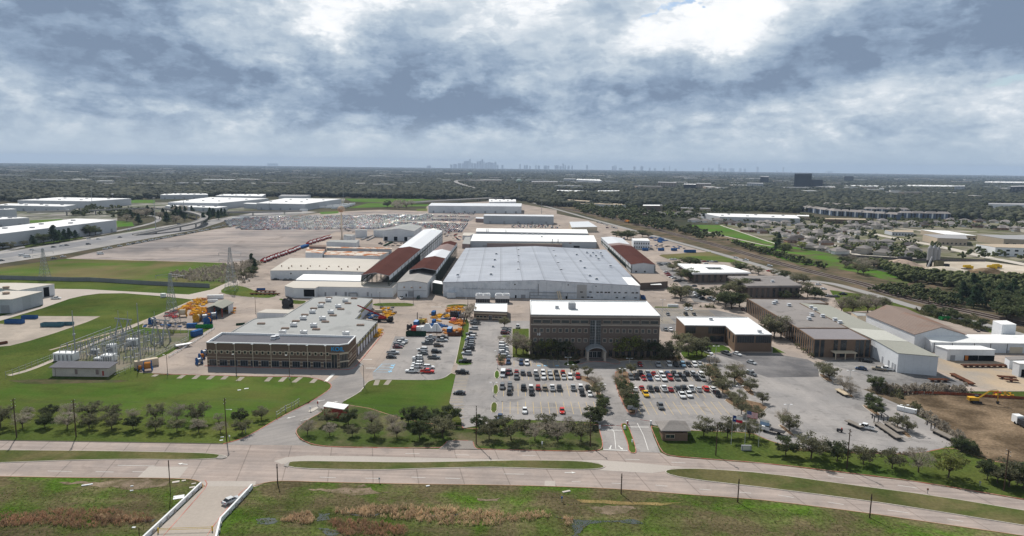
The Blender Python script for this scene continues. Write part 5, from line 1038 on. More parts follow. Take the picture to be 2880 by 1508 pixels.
FAR = [
('warehouse', 'far white distribution warehouse with a row of dock windows on the left', 'T0 175 442 T0 905 452 T0 1320 424 T0 590 413', 13, tiltw, fwhite),
('warehouse', 'low white warehouse in front of the big one at the far left', 'T0 -50 492 T0 640 505 T0 765 487 T0 80 474', 9, tiltw, fwhite),
('warehouse', 'plain white block at the left edge above the ramp', 'T0 -300 548 T0 165 531 T0 120 526 T0 -300 528', 15, tiltw, fwhite),
('warehouse', 'pale flat-roofed block at the left edge beside the green patch', 'T0 -300 650 T0 292 619 T0 200 612 T0 -300 612', 11, tiltw, fwhite),
('warehouse', 'long white-roofed warehouse with blue wall stripes behind the freeway trees', 'T0 -300 818 T0 1168 641 T0 760 628 T0 -300 750', 14, tiltw, fwhite),
('warehouse', 'wide white-roofed warehouse with roof vents beyond the flyover', 'T0 1690 463 T0 2200 471 T0 2700 424 T0 2120 411', 12, tiltw, fwhite),
('warehouse', 'flat dock building with white roof in front of the wide warehouse', 'T0 1660 500 T0 2180 520 T0 2290 505 T0 1700 490', 7, tiltw, fwhite),
('warehouse', 'far white warehouse between trees left of the wide one', 'T0 1610 389 T0 2095 386 T0 2080 375 T0 1680 372', 10, tiltw, fwhite),
('warehouse', 'distant thin white roof among the left trees', 'T0 1005 383 T0 1370 380 T0 1350 374 T0 1010 374', 9, tiltw, fgrey),
('warehouse', 'far left grey-roofed warehouse at the edge of the woods', 'T0 -50 395 T0 290 398 T0 330 388 T0 60 385', 8, tiltw, fgrey),
('warehouse', 'white warehouse roof just left of the water tower behind another', 'T0 2170 396 T1 60 402 T1 100 380 T0 2250 380', 10, tiltw, fwhite),
('warehouse', 'largest white-roofed warehouse left of the rusty water tower', 'T1 5 472 T1 490 481 T1 860 428 T1 290 421', 12, tiltw, fwhite),
('warehouse', 'grey-roofed warehouse with dark dock doors behind the largest one', 'T1 228 402 T1 500 402 T1 550 388 T1 260 385', 9, tiltw, fgrey),
('warehouse', 'small white block near the truck yard left of the water tower', 'T0 2450 475 T0 2576 480 T1 60 470 T0 2480 468', 9, tiltw, fwhite),
('warehouse', 'long white ribbed warehouse at the back of the car storage lot', 'T1 1735 497 T2 93 505 T2 98 474 T1 1765 470', 13, wmetal, broof),
('warehouse', 'small white-roofed warehouse behind the long ribbed one', 'T1 2345 458 T2 40 455 T2 38 434 T1 2345 430', 9, wmetal, fwhite),
('warehouse', 'grey metal warehouse with a dark doorway right of the stored cars', 'T1 2290 597 T2 420 606 T2 418 590 T1 2300 584', 12, gmetal, broof),
('small_shed', 'tiny white-roofed shed at the left of the grey metal warehouse', 'T1 2210 625 T1 2290 628 T1 2290 614 T1 2215 612', 6, graybr, broof),
('gabled_shed', 'pale gabled shed beside the side road at the back of the plant', 'T2 600 715 T2 858 710 T2 770 655 T2 578 660', 7, cream, broof),
('white_office', 'white two-storey office with small windows near the blue equipment', 'T2 1225 848 T2 1387 852 T2 1362 828 T2 1205 828', 9, whitep, wroof),
('dark_office', 'dark box office with a white roof edge beyond the rail corridor', 'T2 1318 497 T2 1490 498 T2 1488 488 T2 1320 487', 14, brickd, fwhite),
('brick_stub', 'tan end block attached beside the dark box office', 'T2 1490 492 T2 1515 493 T2 1512 487 T2 1490 487', 14, tanw, fgrey),
('retail_block', 'low white building with dark door openings behind the trees', 'T2 1652 520 T2 1832 524 T2 1830 516 T2 1655 514', 7, tanw, fgrey),
('retail_block', 'second low white building with dark openings further right', 'T2 1890 524 T2 1998 528 T2 1996 520 T2 1892 518', 7, tanw, fgrey),
('warehouse', 'big white-roofed hall beyond the park lawn on the right', 'T2 2090 607 T2 2900 625 T2 2850 592 T2 1905 571', 9, tiltw, fwhite),
('retail_block', 'long pale townhouse row beyond the rail corridor', 'T2 685 475 T2 1145 490 T2 1100 478 T2 720 463', 8, tiltw, tanw),
('retail_block', 'pinkish townhouse row left of the pale one', 'T2 540 440 T2 800 458 T2 790 448 T2 560 434', 8, tanw, tanw),
('warehouse', 'distant white roof with truck docks in the middle distance', 'T2 440 345 T2 760 360 T2 780 346 T2 450 338', 9, tiltw, fwhite),
('warehouse', 'thin distant white roof right of the truck docks', 'T2 860 352 T2 1095 348 T2 1090 342 T2 870 343', 8, tiltw, fwhite),
('arena', 'distant hall with curved bright roof in the hazy middle distance', 'T2 645 236 T2 905 246 T2 880 232 T2 655 227', 20, tiltw, fwhite),
('office_row', 'distant tan office row left of the bright-roofed hall', 'T2 195 258 T2 460 258 T2 455 250 T2 200 250', 18, tanw, fgrey),
('office_row', 'hazy grey mid-rise left of the bright-roofed hall', 'T2 520 228 T2 640 230 T2 640 224 T2 522 222', 20, tiltw, fgrey),
('office_block', 'brown mid-rise office right of the bright-roofed hall', 'T2 1468 262 T2 1655 268 T2 1650 260 T2 1470 255', 26, pinkw, fgrey),
('office_block', 'dark glass mid-rise with white edges beside the brown office', 'T2 1728 282 T2 1850 284 T2 1848 277 T2 1730 275', 24, darkg, fwhite),
('office_block', 'second brown mid-rise office beside the dark glass one', 'T2 1855 276 T2 2005 278 T2 2000 270 T2 1857 268', 24, pinkw, fgrey),
('office_block', 'grey flat mid-rise between the brown office and the dark tower', 'T2 2365 270 T2 2530 276 T2 2525 268 T2 2368 264', 22, tiltw, fgrey),
('office_tower', 'dark glass tower at some distance left of the tallest black tower', 'T2 2500 206 T2 2585 208 T2 2583 200 T2 2502 200', 42, darkg, fgrey),
('office_tower', 'tallest black glass tower on the right horizon', 'T3 268 182 T3 442 182 T3 440 172 T3 272 172', 66, darkg, darkg),
('office_tower', 'lower black glass slab attached right of the tallest tower', 'T3 438 240 T3 552 240 T3 550 234 T3 440 234', 40, darkg, darkg),
('office_block', 'distant dark blue block on the right horizon', 'T3 768 205 T3 862 206 T3 860 200 T3 770 200', 40, darkg, darkg),
('parking_deck', 'pale parking deck at the foot of the black towers', 'T3 440 302 T3 680 316 T3 670 300 T3 450 292', 12, tanw, fgrey),
('warehouse', 'long thin white warehouse roof in the right distance', 'T3 765 298 T3 1380 304 T3 1370 294 T3 770 289', 10, tiltw, fwhite),
('warehouse', 'second thin white warehouse roof right of the first', 'T3 1395 298 T3 1880 304 T3 1875 292 T3 1400 286', 12, tiltw, fwhite),
('office_block', 'white block with vertical stripes in the right distance', 'T3 1878 300 T3 1980 300 T3 1978 294 T3 1880 294', 24, tiltw, fwhite),
('office_block', 'small white block in front of the thin white roofs', 'T3 1118 325 T3 1168 325 T3 1166 318 T3 1120 318', 18, whitep, fgrey),
('office_block', 'dark apartment slab at the right edge of the distance', 'T3 2440 308 T3 2700 300 T3 2690 290 T3 2445 298', 30, darkg, fgrey),
('warehouse', 'distant pale warehouse at the right edge near the horizon', 'T3 2180 262 T3 2700 268 T3 2690 256 T3 2185 252', 12, tiltw, fwhite),
('warehouse', 'large white warehouse with dark square entrances at the right edge', 'T3 2218 480 T3 2800 492 T3 2790 474 T3 2220 470', 13, whitep, fgrey),
('retail_block', 'beige commercial hall with grey roof and dark entry on the right', 'T3 1705 822 T3 2008 832 T3 1985 790 T3 1560 785', 8, tanw, fgrey),
('retail_block', 'longer beige hall beside the avenue at the right edge', 'T3 2375 830 T3 2900 850 T3 2850 795 T3 2108 790', 8, tanw, fgrey),
('white_office', 'white two-storey commercial building with dark square windows on the right', 'T3 2290 915 T3 2900 935 T3 2850 890 T3 2095 882', 9, whitep, tanw),
('retail_block', 'low pale blue shop with tan roof in the neighbourhood', 'T3 1250 760 T3 1465 765 T3 1460 745 T3 1175 742', 5, tiltw, tanw),
('retail_block', 'long curved white-roofed shed in the neighbourhood', 'T3 1780 785 T3 2100 800 T3 1800 750 T3 1540 738', 6, tanw, fwhite),
('school', 'brown flat school building in front of the blue apartments', 'T3 575 632 T3 985 640 T3 980 628 T3 580 622', 7, brick, tanw),
('retail_block', 'small white and brown shop left of the school', 'T3 285 600 T3 415 604 T3 410 592 T3 290 590', 7, tanw, fwhite),
]
for nm, lb, s, h, wm, rm in FAR:
 r, f = prism_building(nm, lb, s, h, wm, rm, cat=nm.replace('_', ' '), over=.1)
 w = Wall(f[0], f[1], r)
 if nm == 'warehouse' and w.L > 60:
  n = max(3, min(12, int(w.L/18)))
  for k in range(n): w.panel('dock_door', w.L*(k+.4)/n, w.L*(k+.4)/n+3.2, .3, 4.2, greyp, .3)
 if nm in ('white_office', 'office_block', 'retail_block', 'office_row', 'school'):
  for fl in range(max(1, int(h/4.2))):
   n = 7
   for k in range(n): w.panel('window', w.L*(k+.3)/n, w.L*(k+.7)/n, fl*4.0+1.2, fl*4.0+3.0, glass, .2)
 if w.L > 40 and rm is fwhite:
  c = MB(); a = f
  for k in range(6):
   p = lerp(lerp(a[0], a[1], .1+.15*k), lerp(a[3], a[2], .1+.15*k), .3+.4*(k % 2)); c.box((p[0], p[1], h+.8), (4, 3, 1.2), greyp);
  tag(c.build('roof_units', r), kind='stuff')
p = G(PX('T3 270 182')[0], 66);
# downtown skyline beyond the horizon and other distant towers: (pixel x, top y, width px) in the photograph
SKY = 'T1 2400?'
sk = []
def sky(crop, base, items, D=24500):
 for x0, x1, y in items:
  a = px(crop, x0, y); b = px(crop, x1, y); A, B = ray(*a), ray(*b)
  X0, X1 = A[0]*D/A[1], B[0]*D/B[1]; Z = CH + A[2]*D/A[1]
  sk.append((X0, X1, Z, D))
sky('T1', 100, [(1955, 1975, 82), (1985, 2020, 80), (2030, 2067, 70), (2075, 2090, 70), (2092, 2110, 50), (2112, 2142, 46), (2147, 2160, 25), (2165, 2185, 66), (2190, 2218, 70), (2222, 2240, 50), (2245, 2268, 48), (2270, 2287, 29), (2290, 2300, 52), (2304, 2330, 65), (2333, 2350, 55), (2352, 2385, 62), (2388, 2398, 70), (2400, 2418, 55), (2422, 2440, 85), (2470, 2490, 90), (115, 195, 70), (1720, 1760, 92)])
sky('T2', 120, [(75, 88, 78), (120, 136, 92), (140, 160, 90), (175, 190, 97), (235, 247, 88), (260, 280, 95), (320, 355, 93), (360, 375, 95), (430, 470, 92), (480, 500, 98), (508, 524, 72), (530, 545, 92), (560, 580, 96), (600, 612, 92), (748, 764, 90), (1008, 1022, 98), (1026, 1036, 92), (1042, 1052, 95), (1080, 1110, 116), (1225, 1245, 102), (1295, 1322, 102), (1380, 1395, 112), (1430, 1450, 118), (1520, 1540, 118), (1584, 1592, 100), (1640, 1660, 124), (1920, 1935, 120), (1975, 1990, 112), (2005, 2030, 122), (2080, 2092, 80), (2096, 2110, 112), (2125, 2160, 122), (2190, 2240, 122), (2290, 2310, 122), (2335, 2355, 124), (2465, 2484, 108)])
sky('T3', 155, [(152, 164, 108), (85, 100, 145), (230, 242, 148), (600, 650, 150), (1090, 1110, 172), (2160, 2185, 180), (2290, 2310, 180)])
names = ['slender pale tower', 'broad hazy tower', 'stepped grey tower', 'flat-topped tower']
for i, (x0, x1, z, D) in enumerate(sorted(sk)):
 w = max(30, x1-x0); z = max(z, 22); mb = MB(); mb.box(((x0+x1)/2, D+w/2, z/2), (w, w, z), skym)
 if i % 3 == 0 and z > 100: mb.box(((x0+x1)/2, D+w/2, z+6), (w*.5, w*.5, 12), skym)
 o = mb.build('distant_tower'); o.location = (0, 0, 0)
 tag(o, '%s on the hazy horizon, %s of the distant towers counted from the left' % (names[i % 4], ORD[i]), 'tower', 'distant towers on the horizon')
# blue apartment rows
bluew = mat('blue_siding', (0.13, 0.165, 0.23), rough=0.8, var=0.1, scale=0.1); shing = mat('grey_shingles', (0.26, 0.24, 0.23), rough=0.95, var=0.15, scale=0.1, rand=0.18)
shingd = mat('dark_shingles', (0.10, 0.09, 0.088), rough=0.95, var=0.15, scale=0.1, rand=0.2)
AP = [('T3 340 555', 'T3 655 600', 14), ('T3 655 600', 'T3 980 612', 14), ('T3 820 608', 'T3 1290 640', 14), ('T3 985 575', 'T3 1425 585', 14), ('T3 1335 620', 'T3 1845 632', 14), ('T3 540 520', 'T3 800 540', 12)]
for i, (a, b, d) in enumerate(AP):
 p, q = GP(a)[0], GP(b)[0]; n = 4; L = math.hypot(q[0]-p[0], q[1]-p[1]); dx, dy = (q[0]-p[0])/L, (q[1]-p[1])/L
 root = thing('apartment_building', 'long three-storey apartment block with blue and white walls and grey roofs, %s of the apartment rows from the left' % ORD[i], 'apartments', (p[0], p[1], 0), 0, 'blue apartment blocks')
 for k in range(n):
  A = lerp(p, q, k/n); B = lerp(p, q, (k+.97)/n); st = 2.5*(k % 2); A = (A[0]-dy*st, A[1]+dx*st); B = (B[0]-dy*st, B[1]+dx*st); C = (B[0]-dy*16, B[1]+dx*16); D_ = (A[0]-dy*16, A[1]+dx*16)
  mb = MB(); mb.prism([A, B, C, D_], 0, 9.5, bluew, cap=False); mb.build('wall', root)
  mb = MB(); r0 = lerp(lerp(A, D_, .5), lerp(B, C, .5), .12); r1_ = lerp(lerp(A, D_, .5), lerp(B, C, .5), .88)
  vs = [(x, y, 9.4) for x, y in offset(ccw([A, B, C, D_]), -.6)] + [(r0[0], r0[1], 13), (r1_[0], r1_[1], 13)]
  mb.add(vs, [(0, 1, 5, 4), (1, 2, 5), (2, 3, 4, 5), (3, 0, 4)], shing); mb.build('roof', root)
  w = Wall(A, B, root)
  for t in (.15, .5, .85): w.panel('balcony', w.L*t-1.2, w.L*t+1.2, .3, 9.2, whitep if t == .5 else glass, 1.0)
# ------------------------------------------------------------ single-family houses
hw = [mat('house_brick', (0.30, 0.19, 0.14), var=0.1, rand=0.2), mat('house_siding', (0.50, 0.46, 0.40), var=0.08, rand=0.2)]
def make_house(i, L, W, two=False, wm=None, rm=None):
 root = thing('house', 'x', 'house', (0, 0, 0)); H = 5.6 if two else 3.0; wm = wm or hw[i % 2]; rm = rm or (shing if i % 2 else shingd)
 mb = MB(); mb.prism([(-L/2, -W/2), (L/2, -W/2), (L/2, W/2), (-L/2, W/2)], 0, H, wm, cap=False)
 gx = L*.28; mb.prism([(gx-3.2, -W/2-4), (gx+3.2, -W/2-4), (gx+3.2, -W/2+.1), (gx-3.2, -W/2+.1)], 0, 2.9, wm, cap=False); mb.build('wall', root)
 mb = MB(); e = .6; r = W/2*.55; a = W/2
 vs = [(-L/2-e, -W/2-e, H), (L/2+e, -W/2-e, H), (L/2+e, W/2+e, H), (-L/2-e, W/2+e, H), (-L/2+a, 0, H+r), (L/2-a, 0, H+r)]
 mb.add(vs, [(0, 1, 5, 4), (1, 2, 5), (2, 3, 4, 5), (3, 0, 4)], rm)
 vs = [(gx-3.8, -W/2-4.6, 2.9), (gx+3.8, -W/2-4.6, 2.9), (gx+3.8, 0, 2.9), (gx-3.8, 0, 2.9), (gx, -W/2-1.4, 4.9), (gx, 0, 4.9)]
 mb.add(vs, [(0, 1, 4), (1, 2, 5, 4), (3, 0, 4, 5)], rm); mb.build('roof', root)
 mb = MB(); mb.box((gx, -W/2-4.05, 1.2), (4.8, .1, 2.3), whitep); mb.build('garage_door', root)
 mb = MB(); mb.box((-L*.25, -W/2-.05, H-1.5), (1.8, .1, 1.3), glass); mb.build('window', root)
 return root
HP = [make_house(0, 16, 12), make_house(1, 14, 11), make_house(2, 17, 13, rm=shing), make_house(3, 13, 10, True), make_house(4, 15, 11, wm=mat('white_house_siding', (0.66, 0.65, 0.62), var=0.06), rm=shing)]
HOUSE_SPOTS = []
hr = random.Random(21)
def street(s, n, row, side=1, off=14, jit=3.0):
 ln = smoothline(GP(s), 1); seg = [math.hypot(ln[i+1][0]-ln[i][0], ln[i+1][1]-ln[i][1]) for i in range(len(ln)-1)]; T = sum(seg)
 for k in range(n):
  t = T*(k+.5)/n; i = 0
  while i < len(seg)-1 and t > seg[i]: t -= seg[i]; i += 1
  p = lerp(ln[i], ln[i+1], min(1, t/seg[i])); dx, dy = (ln[i+1][0]-ln[i][0])/seg[i], (ln[i+1][1]-ln[i][1])/seg[i]
  x, y = p[0]-dy*off*side+hr.uniform(-jit, jit), p[1]+dx*off*side+hr.uniform(-jit, jit)
  if any((x-a)**2+(y-b)**2 < 16**2 for a, b in HOUSE_SPOTS): continue
  HOUSE_SPOTS.append((x, y)); rz = math.atan2(dy, dx) + (0 if side > 0 else math.pi) + hr.choice([0, 0, math.pi/2, -.1, .1])
  j = hr.randrange(len(HP)); col = ['brick-walled', 'beige-walled', 'grey-roofed brick', 'tall two-storey', 'white-walled'][j]
  dup(HP[j], (x, y, 0), rz, '%s house with shingle hip roof, %s from the left %s' % (col, ORD[k] if k < 30 else 'one', row), 'houses of the right-hand neighbourhood', scale=hr.uniform(.92, 1.12))
street('T3 900 985 T3 1200 1015 T3 1520 1030', 9, 'along the street behind the aggregate yard', off=-14, side=-1)
street('T3 700 945 T3 900 960 T3 1500 990', 10, 'in the second row behind the aggregate yard', off=16)
street('T3 120 860 T3 380 940 T3 620 985', 9, 'in the row backing onto the park lawn')
street('T3 40 800 T3 300 860 T3 560 910', 9, 'in the second row beyond the park lawn')
street('T3 0 760 T3 320 790 T3 700 880', 12, 'in the third row beyond the park lawn')
street('T3 380 770 T3 560 800 T3 760 870', 8, 'in the sloping row')
street('T3 620 850 T3 900 900 T3 1500 930', 9, 'among the bare trees in the neighbourhood centre')
street('T3 300 740 T3 600 750 T3 900 800', 12, 'in the fourth row of the neighbourhood')
street('T3 -50 700 T3 200 700 T3 600 720', 14, 'in the row behind the brown school')
street('T3 700 770 T3 1000 740 T3 1300 735', 8, 'left of the pale blue shop')
street('T3 900 720 T3 1400 720 T3 1700 712', 16, 'behind the pale blue shop')
street('T3 880 690 T3 1300 685 T3 1900 700', 18, 'below the blue apartment rows')
street('T3 1500 690 T3 2000 715 T3 2576 745', 18, 'in the row right of the curved white shed')
street('T3 1850 660 T3 2200 670 T3 2650 690', 16, 'in the far row at the right edge')
street('T3 2100 720 T3 2400 750 T3 2700 790', 9, 'behind the beige halls')
street('T3 1950 620 T3 2300 640 T3 2650 655', 18, 'near the right edge below the white warehouse')
street('T3 0 520 T3 180 530 T3 330 545', 12, 'left of the blue apartments among trees')
street('T3 350 480 T3 700 490 T3 1000 500', 16, 'behind the blue apartments')
street('T2 1750 660 T2 2050 680 T2 2576 730', 14, 'at the head of the park lawn')
street('T2 2100 660 T2 2400 670 T2 2600 690', 10, 'behind the park lawn houses')
street('T2 1380 600 T2 1700 590 T2 1900 625', 10, 'among the pines near the rail corridor')
street('T2 2300 760 T2 2500 780 T2 2650 800', 6, 'on the right border of the park lawn')
for h in HP: kill(h)
# concrete batching plant, aggregate heaps, water towers
def water_tower(label, base, top, r, m1, m2, glob=False):
 g = G(PX(base)[0]); H = ZH(PX(top)[0], g[1]); root = thing('water_tower', label, 'water tower', (g[0], g[1], 0)); c = (g[0], g[1], 0)
 mb = MB(); mb.lathe(c, [(r*.55, 0), (r*.32, 2), (r*.22, 6), (r*.2, H-2*r), (r*.35, H-1.9*r)], m1, 14); mb.build('stem', root, smooth=True)
 mb = MB(); sq = .8 if not glob else .62; mb.lathe(c, [(r*math.cos(t)*1.0+.01, H-r*sq+r*sq*math.sin(t)) for t in [math.pi*(-.5+k/12) for k in range(13)]], m2, 20); mb.build('tank', root, smooth=True)
 mb = MB(); mb.tube((g[0], g[1], H), (g[0], g[1], H+2.5), .15, m1); mb.build('aerial', root)
 return root
water_tower('tall slender water tower with rust-stained cream tank beside the stored cars', 'T1 865 840', 'T1 862 502', 4.3, mat('tower_cream', (0.56, 0.48, 0.40), var=0.08, scale=0.3), mat('rusty_tank', (0.52, 0.40, 0.30), var=0.12, scale=0.2, col2=(0.34, 0.19, 0.11)))
water_tower('pale green mushroom water tower near the centre of the hazy distance', 'T2 70 375', 'T2 70 228', 9.5, tiltw, mat('pale_green_tank', (0.42, 0.50, 0.46), var=0.05), True)
water_tower('pale mushroom water tower above the far flyover', 'T1 2155 240', 'T1 2156 163', 16, tiltw, MATS['pale_green_tank'], True)
def heap(label, s, r, h, m):
 g = G(PX(s)[0]); mb = MB(); n = 22; rr = random.Random(int(g[0])); pr_ = [(1.0, 0), (.75, .3), (.45, .68), (.2, .92), (.02, 1.0)]; vs = []
 for k, z in pr_:
  for i in range(n): t = 2*math.pi*i/n; q = r*k*(1+rr.uniform(-.12, .12)); vs.append((g[0]+q*1.5*math.cos(t), g[1]+q*math.sin(t), h*z))
 mb.add(vs, [(k*n+i, k*n+(i+1) % n, (k+1)*n+(i+1) % n, (k+1)*n+i) for k in range(4) for i in range(n)], m); o = mb.build('aggregate_heap', loc=(g[0], g[1], 0)); tag(o, label, 'heap')
heap('long pale sand heap in the middle of the batching yard', 'T3 1780 1190', 22, 7, pit_m); heap('brown gravel heap at the right of the batching yard', 'T3 2200 1205', 17, 7, dirt_m); heap('pinkish gravel heap left of the silos', 'T3 1330 1110', 15, 7, mat('pink_gravel', (0.40, 0.31, 0.25), var=0.15, scale=.2)); heap('grey crushed stone heap in front of the sand heap', 'T3 1960 1225', 14, 4, mat('grey_stone', (0.33, 0.31, 0.28), var=.15))
g = G(PX('T3 1690 1120')[0]); bp = thing('batching_plant', 'concrete batching plant with grey silos, black bins and a sloping conveyor in the pale yard', 'batching plant', (g[0], g[1], 0))
for dx, dy, r, h in ((-3, 6, 2.2, 17), (2, 8, 2.2, 17), (8, 12, 2.2, 15)):
 mb = MB(); mb.lathe((g[0]+dx, g[1]+dy, 0), [(r, 6), (r, h), (r*.3, h+2.5), (.05, h+2.6)], fgrey, 16)
 for a in range(4): mb.tube((g[0]+dx+r*.8*math.cos(a*1.57), g[1]+dy+r*.8*math.sin(a*1.57), 0), (g[0]+dx+r*.8*math.cos(a*1.57), g[1]+dy+r*.8*math.sin(a*1.57), 6.2), .4, dsteel)
 mb.build('silo', bp)
mb = MB(); mb.box((g[0]-22, g[1]+12, 4), (11, 5, 8), dsteel); mb.build('bin_wall', bp)
mb = MB(); mb.tube((g[0]-10, g[1]-4, 1), (g[0]-3, g[1]+2, 10), .8, fgrey, n=4); mb.build('conveyor', bp)
mb = MB(); mb.box((g[0]+1, g[1]-2, 4), (6, 5, 5), mat('olive_hopper', (0.14, 0.13, 0.08))); mb.box((g[0]+7, g[1]-3, 2), (4, 4, 4), dsteel); mb.build('hopper', bp)
# ------------------------------------------------------------ trees
def np_mesh(name, V, Fc, mats, mi=None):
 V = np.asarray(V, np.float32); Fc = np.asarray(Fc, np.int32); k = Fc.shape[1]; me = bpy.data.meshes.new(name)
 me.vertices.add(len(V)); me.vertices.foreach_set('co', V.ravel()); me.loops.add(Fc.size); me.loops.foreach_set('vertex_index', Fc.ravel())
 me.polygons.add(len(Fc)); me.polygons.foreach_set('loop_start', np.arange(0, Fc.size, k, dtype=np.int32)); me.polygons.foreach_set('loop_total', np.full(len(Fc), k, np.int32))
 for m in mats: me.materials.append(m)
 if mi is not None: me.polygons.foreach_set('material_index', np.asarray(mi, np.int32))
 me.update(); me.validate(); return me
def leafmat(name, c1, c2, var=.25):
 k = 1.95; m = mat(name, tuple(q*k for q in c1), rough=.8, var=var, scale=0.35, col2=tuple(q*k for q in c2), fine=.25, thr=(.42, .6), rand=.16); nt = m.node_tree
 b = nt.nodes['Principled BSDF']; o = nt.nodes['Material Output']; b.inputs['Specular IOR Level'].default_value = .12
 tl = nt.nodes.new('ShaderNodeBsdfTranslucent'); nt.links.new(b.inputs['Base Color'].links[0].from_socket, tl.inputs[0]); mx = nt.nodes.new('ShaderNodeMixShader'); mx.inputs[0].default_value = .5
 nt.links.new(b.outputs[0], mx.inputs[1]); nt.links.new(tl.outputs[0], mx.inputs[2]); nt.links.new(mx.outputs[0], o.inputs[0]); return m
LM = {'dense': leafmat('dark_oak_leaves', (0.040, 0.052, 0.024), (0.062, 0.070, 0.034)), 'olive': leafmat('olive_oak_leaves', (0.098, 0.096, 0.056), (0.072, 0.072, 0.046)),
 'bare': leafmat('bare_twigs', (0.175, 0.155, 0.128), (0.13, 0.115, 0.094)), 'lime': leafmat('fresh_yellow_green_leaves', (0.150, 0.160, 0.045), (0.105, 0.115, 0.045)),
 'pine': leafmat('pine_needles', (0.022, 0.040, 0.022), (0.035, 0.055, 0.028)), 'shrub': leafmat('shrub_leaves', (0.070, 0.072, 0.038), (0.08, 0.075, 0.04))}
bark = mat('tree_bark', (0.085, 0.066, 0.050), var=.2, scale=1.0)
TP = {}
def make_tree(kind, seed):
 r = np.random.RandomState(seed); H = 8.0; R_ = {'pine': 2.5, 'shrub': 4.4}.get(kind, 3.9)
 nl = {'dense': 2900, 'olive': 2000, 'bare': 2000, 'lime': 2100, 'pine': 2400, 'shrub': 1500}[kind]; nc = {'pine': 26}.get(kind, 30)
 base = {'pine': 1.6, 'shrub': 0.2}.get(kind, 1.7); cs = []; rs = []
 for i in range(nc):
  t = (i+.5)/nc
  if kind == 'pine':
   z = base+(H-base)*t; a = r.rand()*6.28; q = R_*(1-t)**.7*r.uniform(.2, .8); cs.append((q*math.cos(a), q*math.sin(a), z)); rs.append(.5+1.2*(1-t))
  else:
   a = i*2.4+r.uniform(-.5, .5); q = R_*math.sqrt(t)*.80; z = H*(.57+.31*math.sqrt(max(0, 1-(q/R_)**2))*r.uniform(-.85, 1.1)); cs.append((q*math.cos(a), q*math.sin(a), z)); rs.append(r.uniform(.75, 1.45))
 cs = np.array(cs); rs = np.array(rs); k = r.randint(0, nc, nl); d = r.normal(size=(nl, 3)); d /= np.linalg.norm(d, axis=1)[:, None]
 rad = rs[k]*(r.rand(nl)**.45); P = cs[k]+d*rad[:, None]*np.array([1, 1, .72]); P[:, 2] = np.maximum(P[:, 2], .15)
 s = {'bare': .34, 'pine': .24, 'olive': .20, 'dense': .22}.get(kind, .21)*r.uniform(.6, 1.35, nl)
 a = r.normal(size=(nl, 3)); a /= np.linalg.norm(a, axis=1)[:, None]
 if kind == 'bare': a = d*.8+a*.5+np.array([0, 0, .35]); a /= np.linalg.norm(a, axis=1)[:, None]
 b = np.cross(a, r.normal(size=(nl, 3))); b /= np.linalg.norm(b, axis=1)[:, None]
 wd = .12 if kind == 'bare' else .75
 V = np.stack([P-a*s[:, None], P+b*(s*wd)[:, None], P+a*s[:, None], P-b*(s*wd)[:, None]], 1).reshape(-1, 3)
 crown = bpy.data.objects.new('crown', np_mesh('crown', V, np.arange(nl*4).reshape(-1, 4), [LM[kind]]))
 mb = MB(); tr = .17 if kind != 'shrub' else .1; mb.tube((0, 0, -.1), (.1, .05, base+.3), tr*1.15, bark, tr*.8, n=7)
 for i in range(nc):
  if kind == 'pine': continue
  c = cs[i]; mid = (c[0]*.35+.1, c[1]*.35, base+.3+(c[2]-base)*.35); mb.tube((.1, .05, base), mid, tr*.55, bark, tr*.33, n=4, cap=False); mb.tube(mid, tuple(c), tr*.33, bark, tr*.08, n=4, cap=False)
 if kind == 'pine': mb.tube((.1, .05, base), (0, 0, H*.97), tr*.8, bark, .04, n=6)
 root = thing('tree', 'x', 'tree', (0, 0, 0)); COL.objects.link(crown); crown.parent = root; mb.build('trunk', root); return root
for kk in LM: TP[kk] = [make_tree(kk, 11+7*i+len(kk)) for i in range(3)]
KN = {'dense': ('live_oak', 'dense dark green'), 'olive': ('live_oak', 'olive-leaved'), 'bare': ('bare_tree', 'nearly bare grey'), 'lime': ('spring_tree', 'fresh yellow-green'), 'pine': ('pine_tree', 'dark upright'), 'shrub': ('shrub', 'low bushy')}
tr_ = random.Random(5); NT = [0]; TREE_XY = []
def tree(kind, g, h, label, group=None, rxy=1.0):
 p = TP[kind][tr_.randrange(3)]; s = h/8.0; NT[0] += 1; TREE_XY.append(g[:2])
 rxy *= 1.0 if kind == 'pine' else tr_.uniform(1.1, 1.32); o = dup(p, (g[0], g[1], 0.0), tr_.uniform(0, 6.28), label, group, scale=(s*rxy, s*rxy, s)); o.name = KN[kind][0]; o['category'] = 'shrub' if kind == 'shrub' else 'tree'; return o
def row(s, where, group=None, rxy=1.0, hs=1.0):
 """'crop x ybase ytop kind ...' for each tree, left to right"""
 items = []; c = None; t = s.split(); i = 0
 while i < len(t):
  if t[i][0].isalpha(): c = t[i]; i += 1; continue
  x, yb, yt, k = float(t[i]), float(t[i+1]), float(t[i+2]), t[i+3]; i += 4
  items.append((px(c, x, yb), px(c, x, yt), {'d': 'dense', 'o': 'olive', 'b': 'bare', 'l': 'lime', 'p': 'pine', 's': 'shrub'}[k]))
 items.sort(key=lambda q: q[0][0])
 for n, (b, tp, k) in enumerate(items):
  g = G(b); h = max(1.6, ZH(tp, g[1]+.5)*.97)*hs
  lb = '%s %s, %s from the left %s' % (KN[k][1], 'shrub' if k == 's' else 'tree', ORD[n], where)
  tree(k, g, h, lb, group, rxy)
row('B0 8 258 20 o 228 262 90 b 452 258 95 d 675 270 75 b 895 272 105 o 1123 275 85 o 1338 280 125 d 1563 292 140 o 1776 300 140 o 1995 305 150 b 2212 315 185 b 2432 320 160 o', 'in the front row on the left verge', 'trees on the left verge', 1.05)
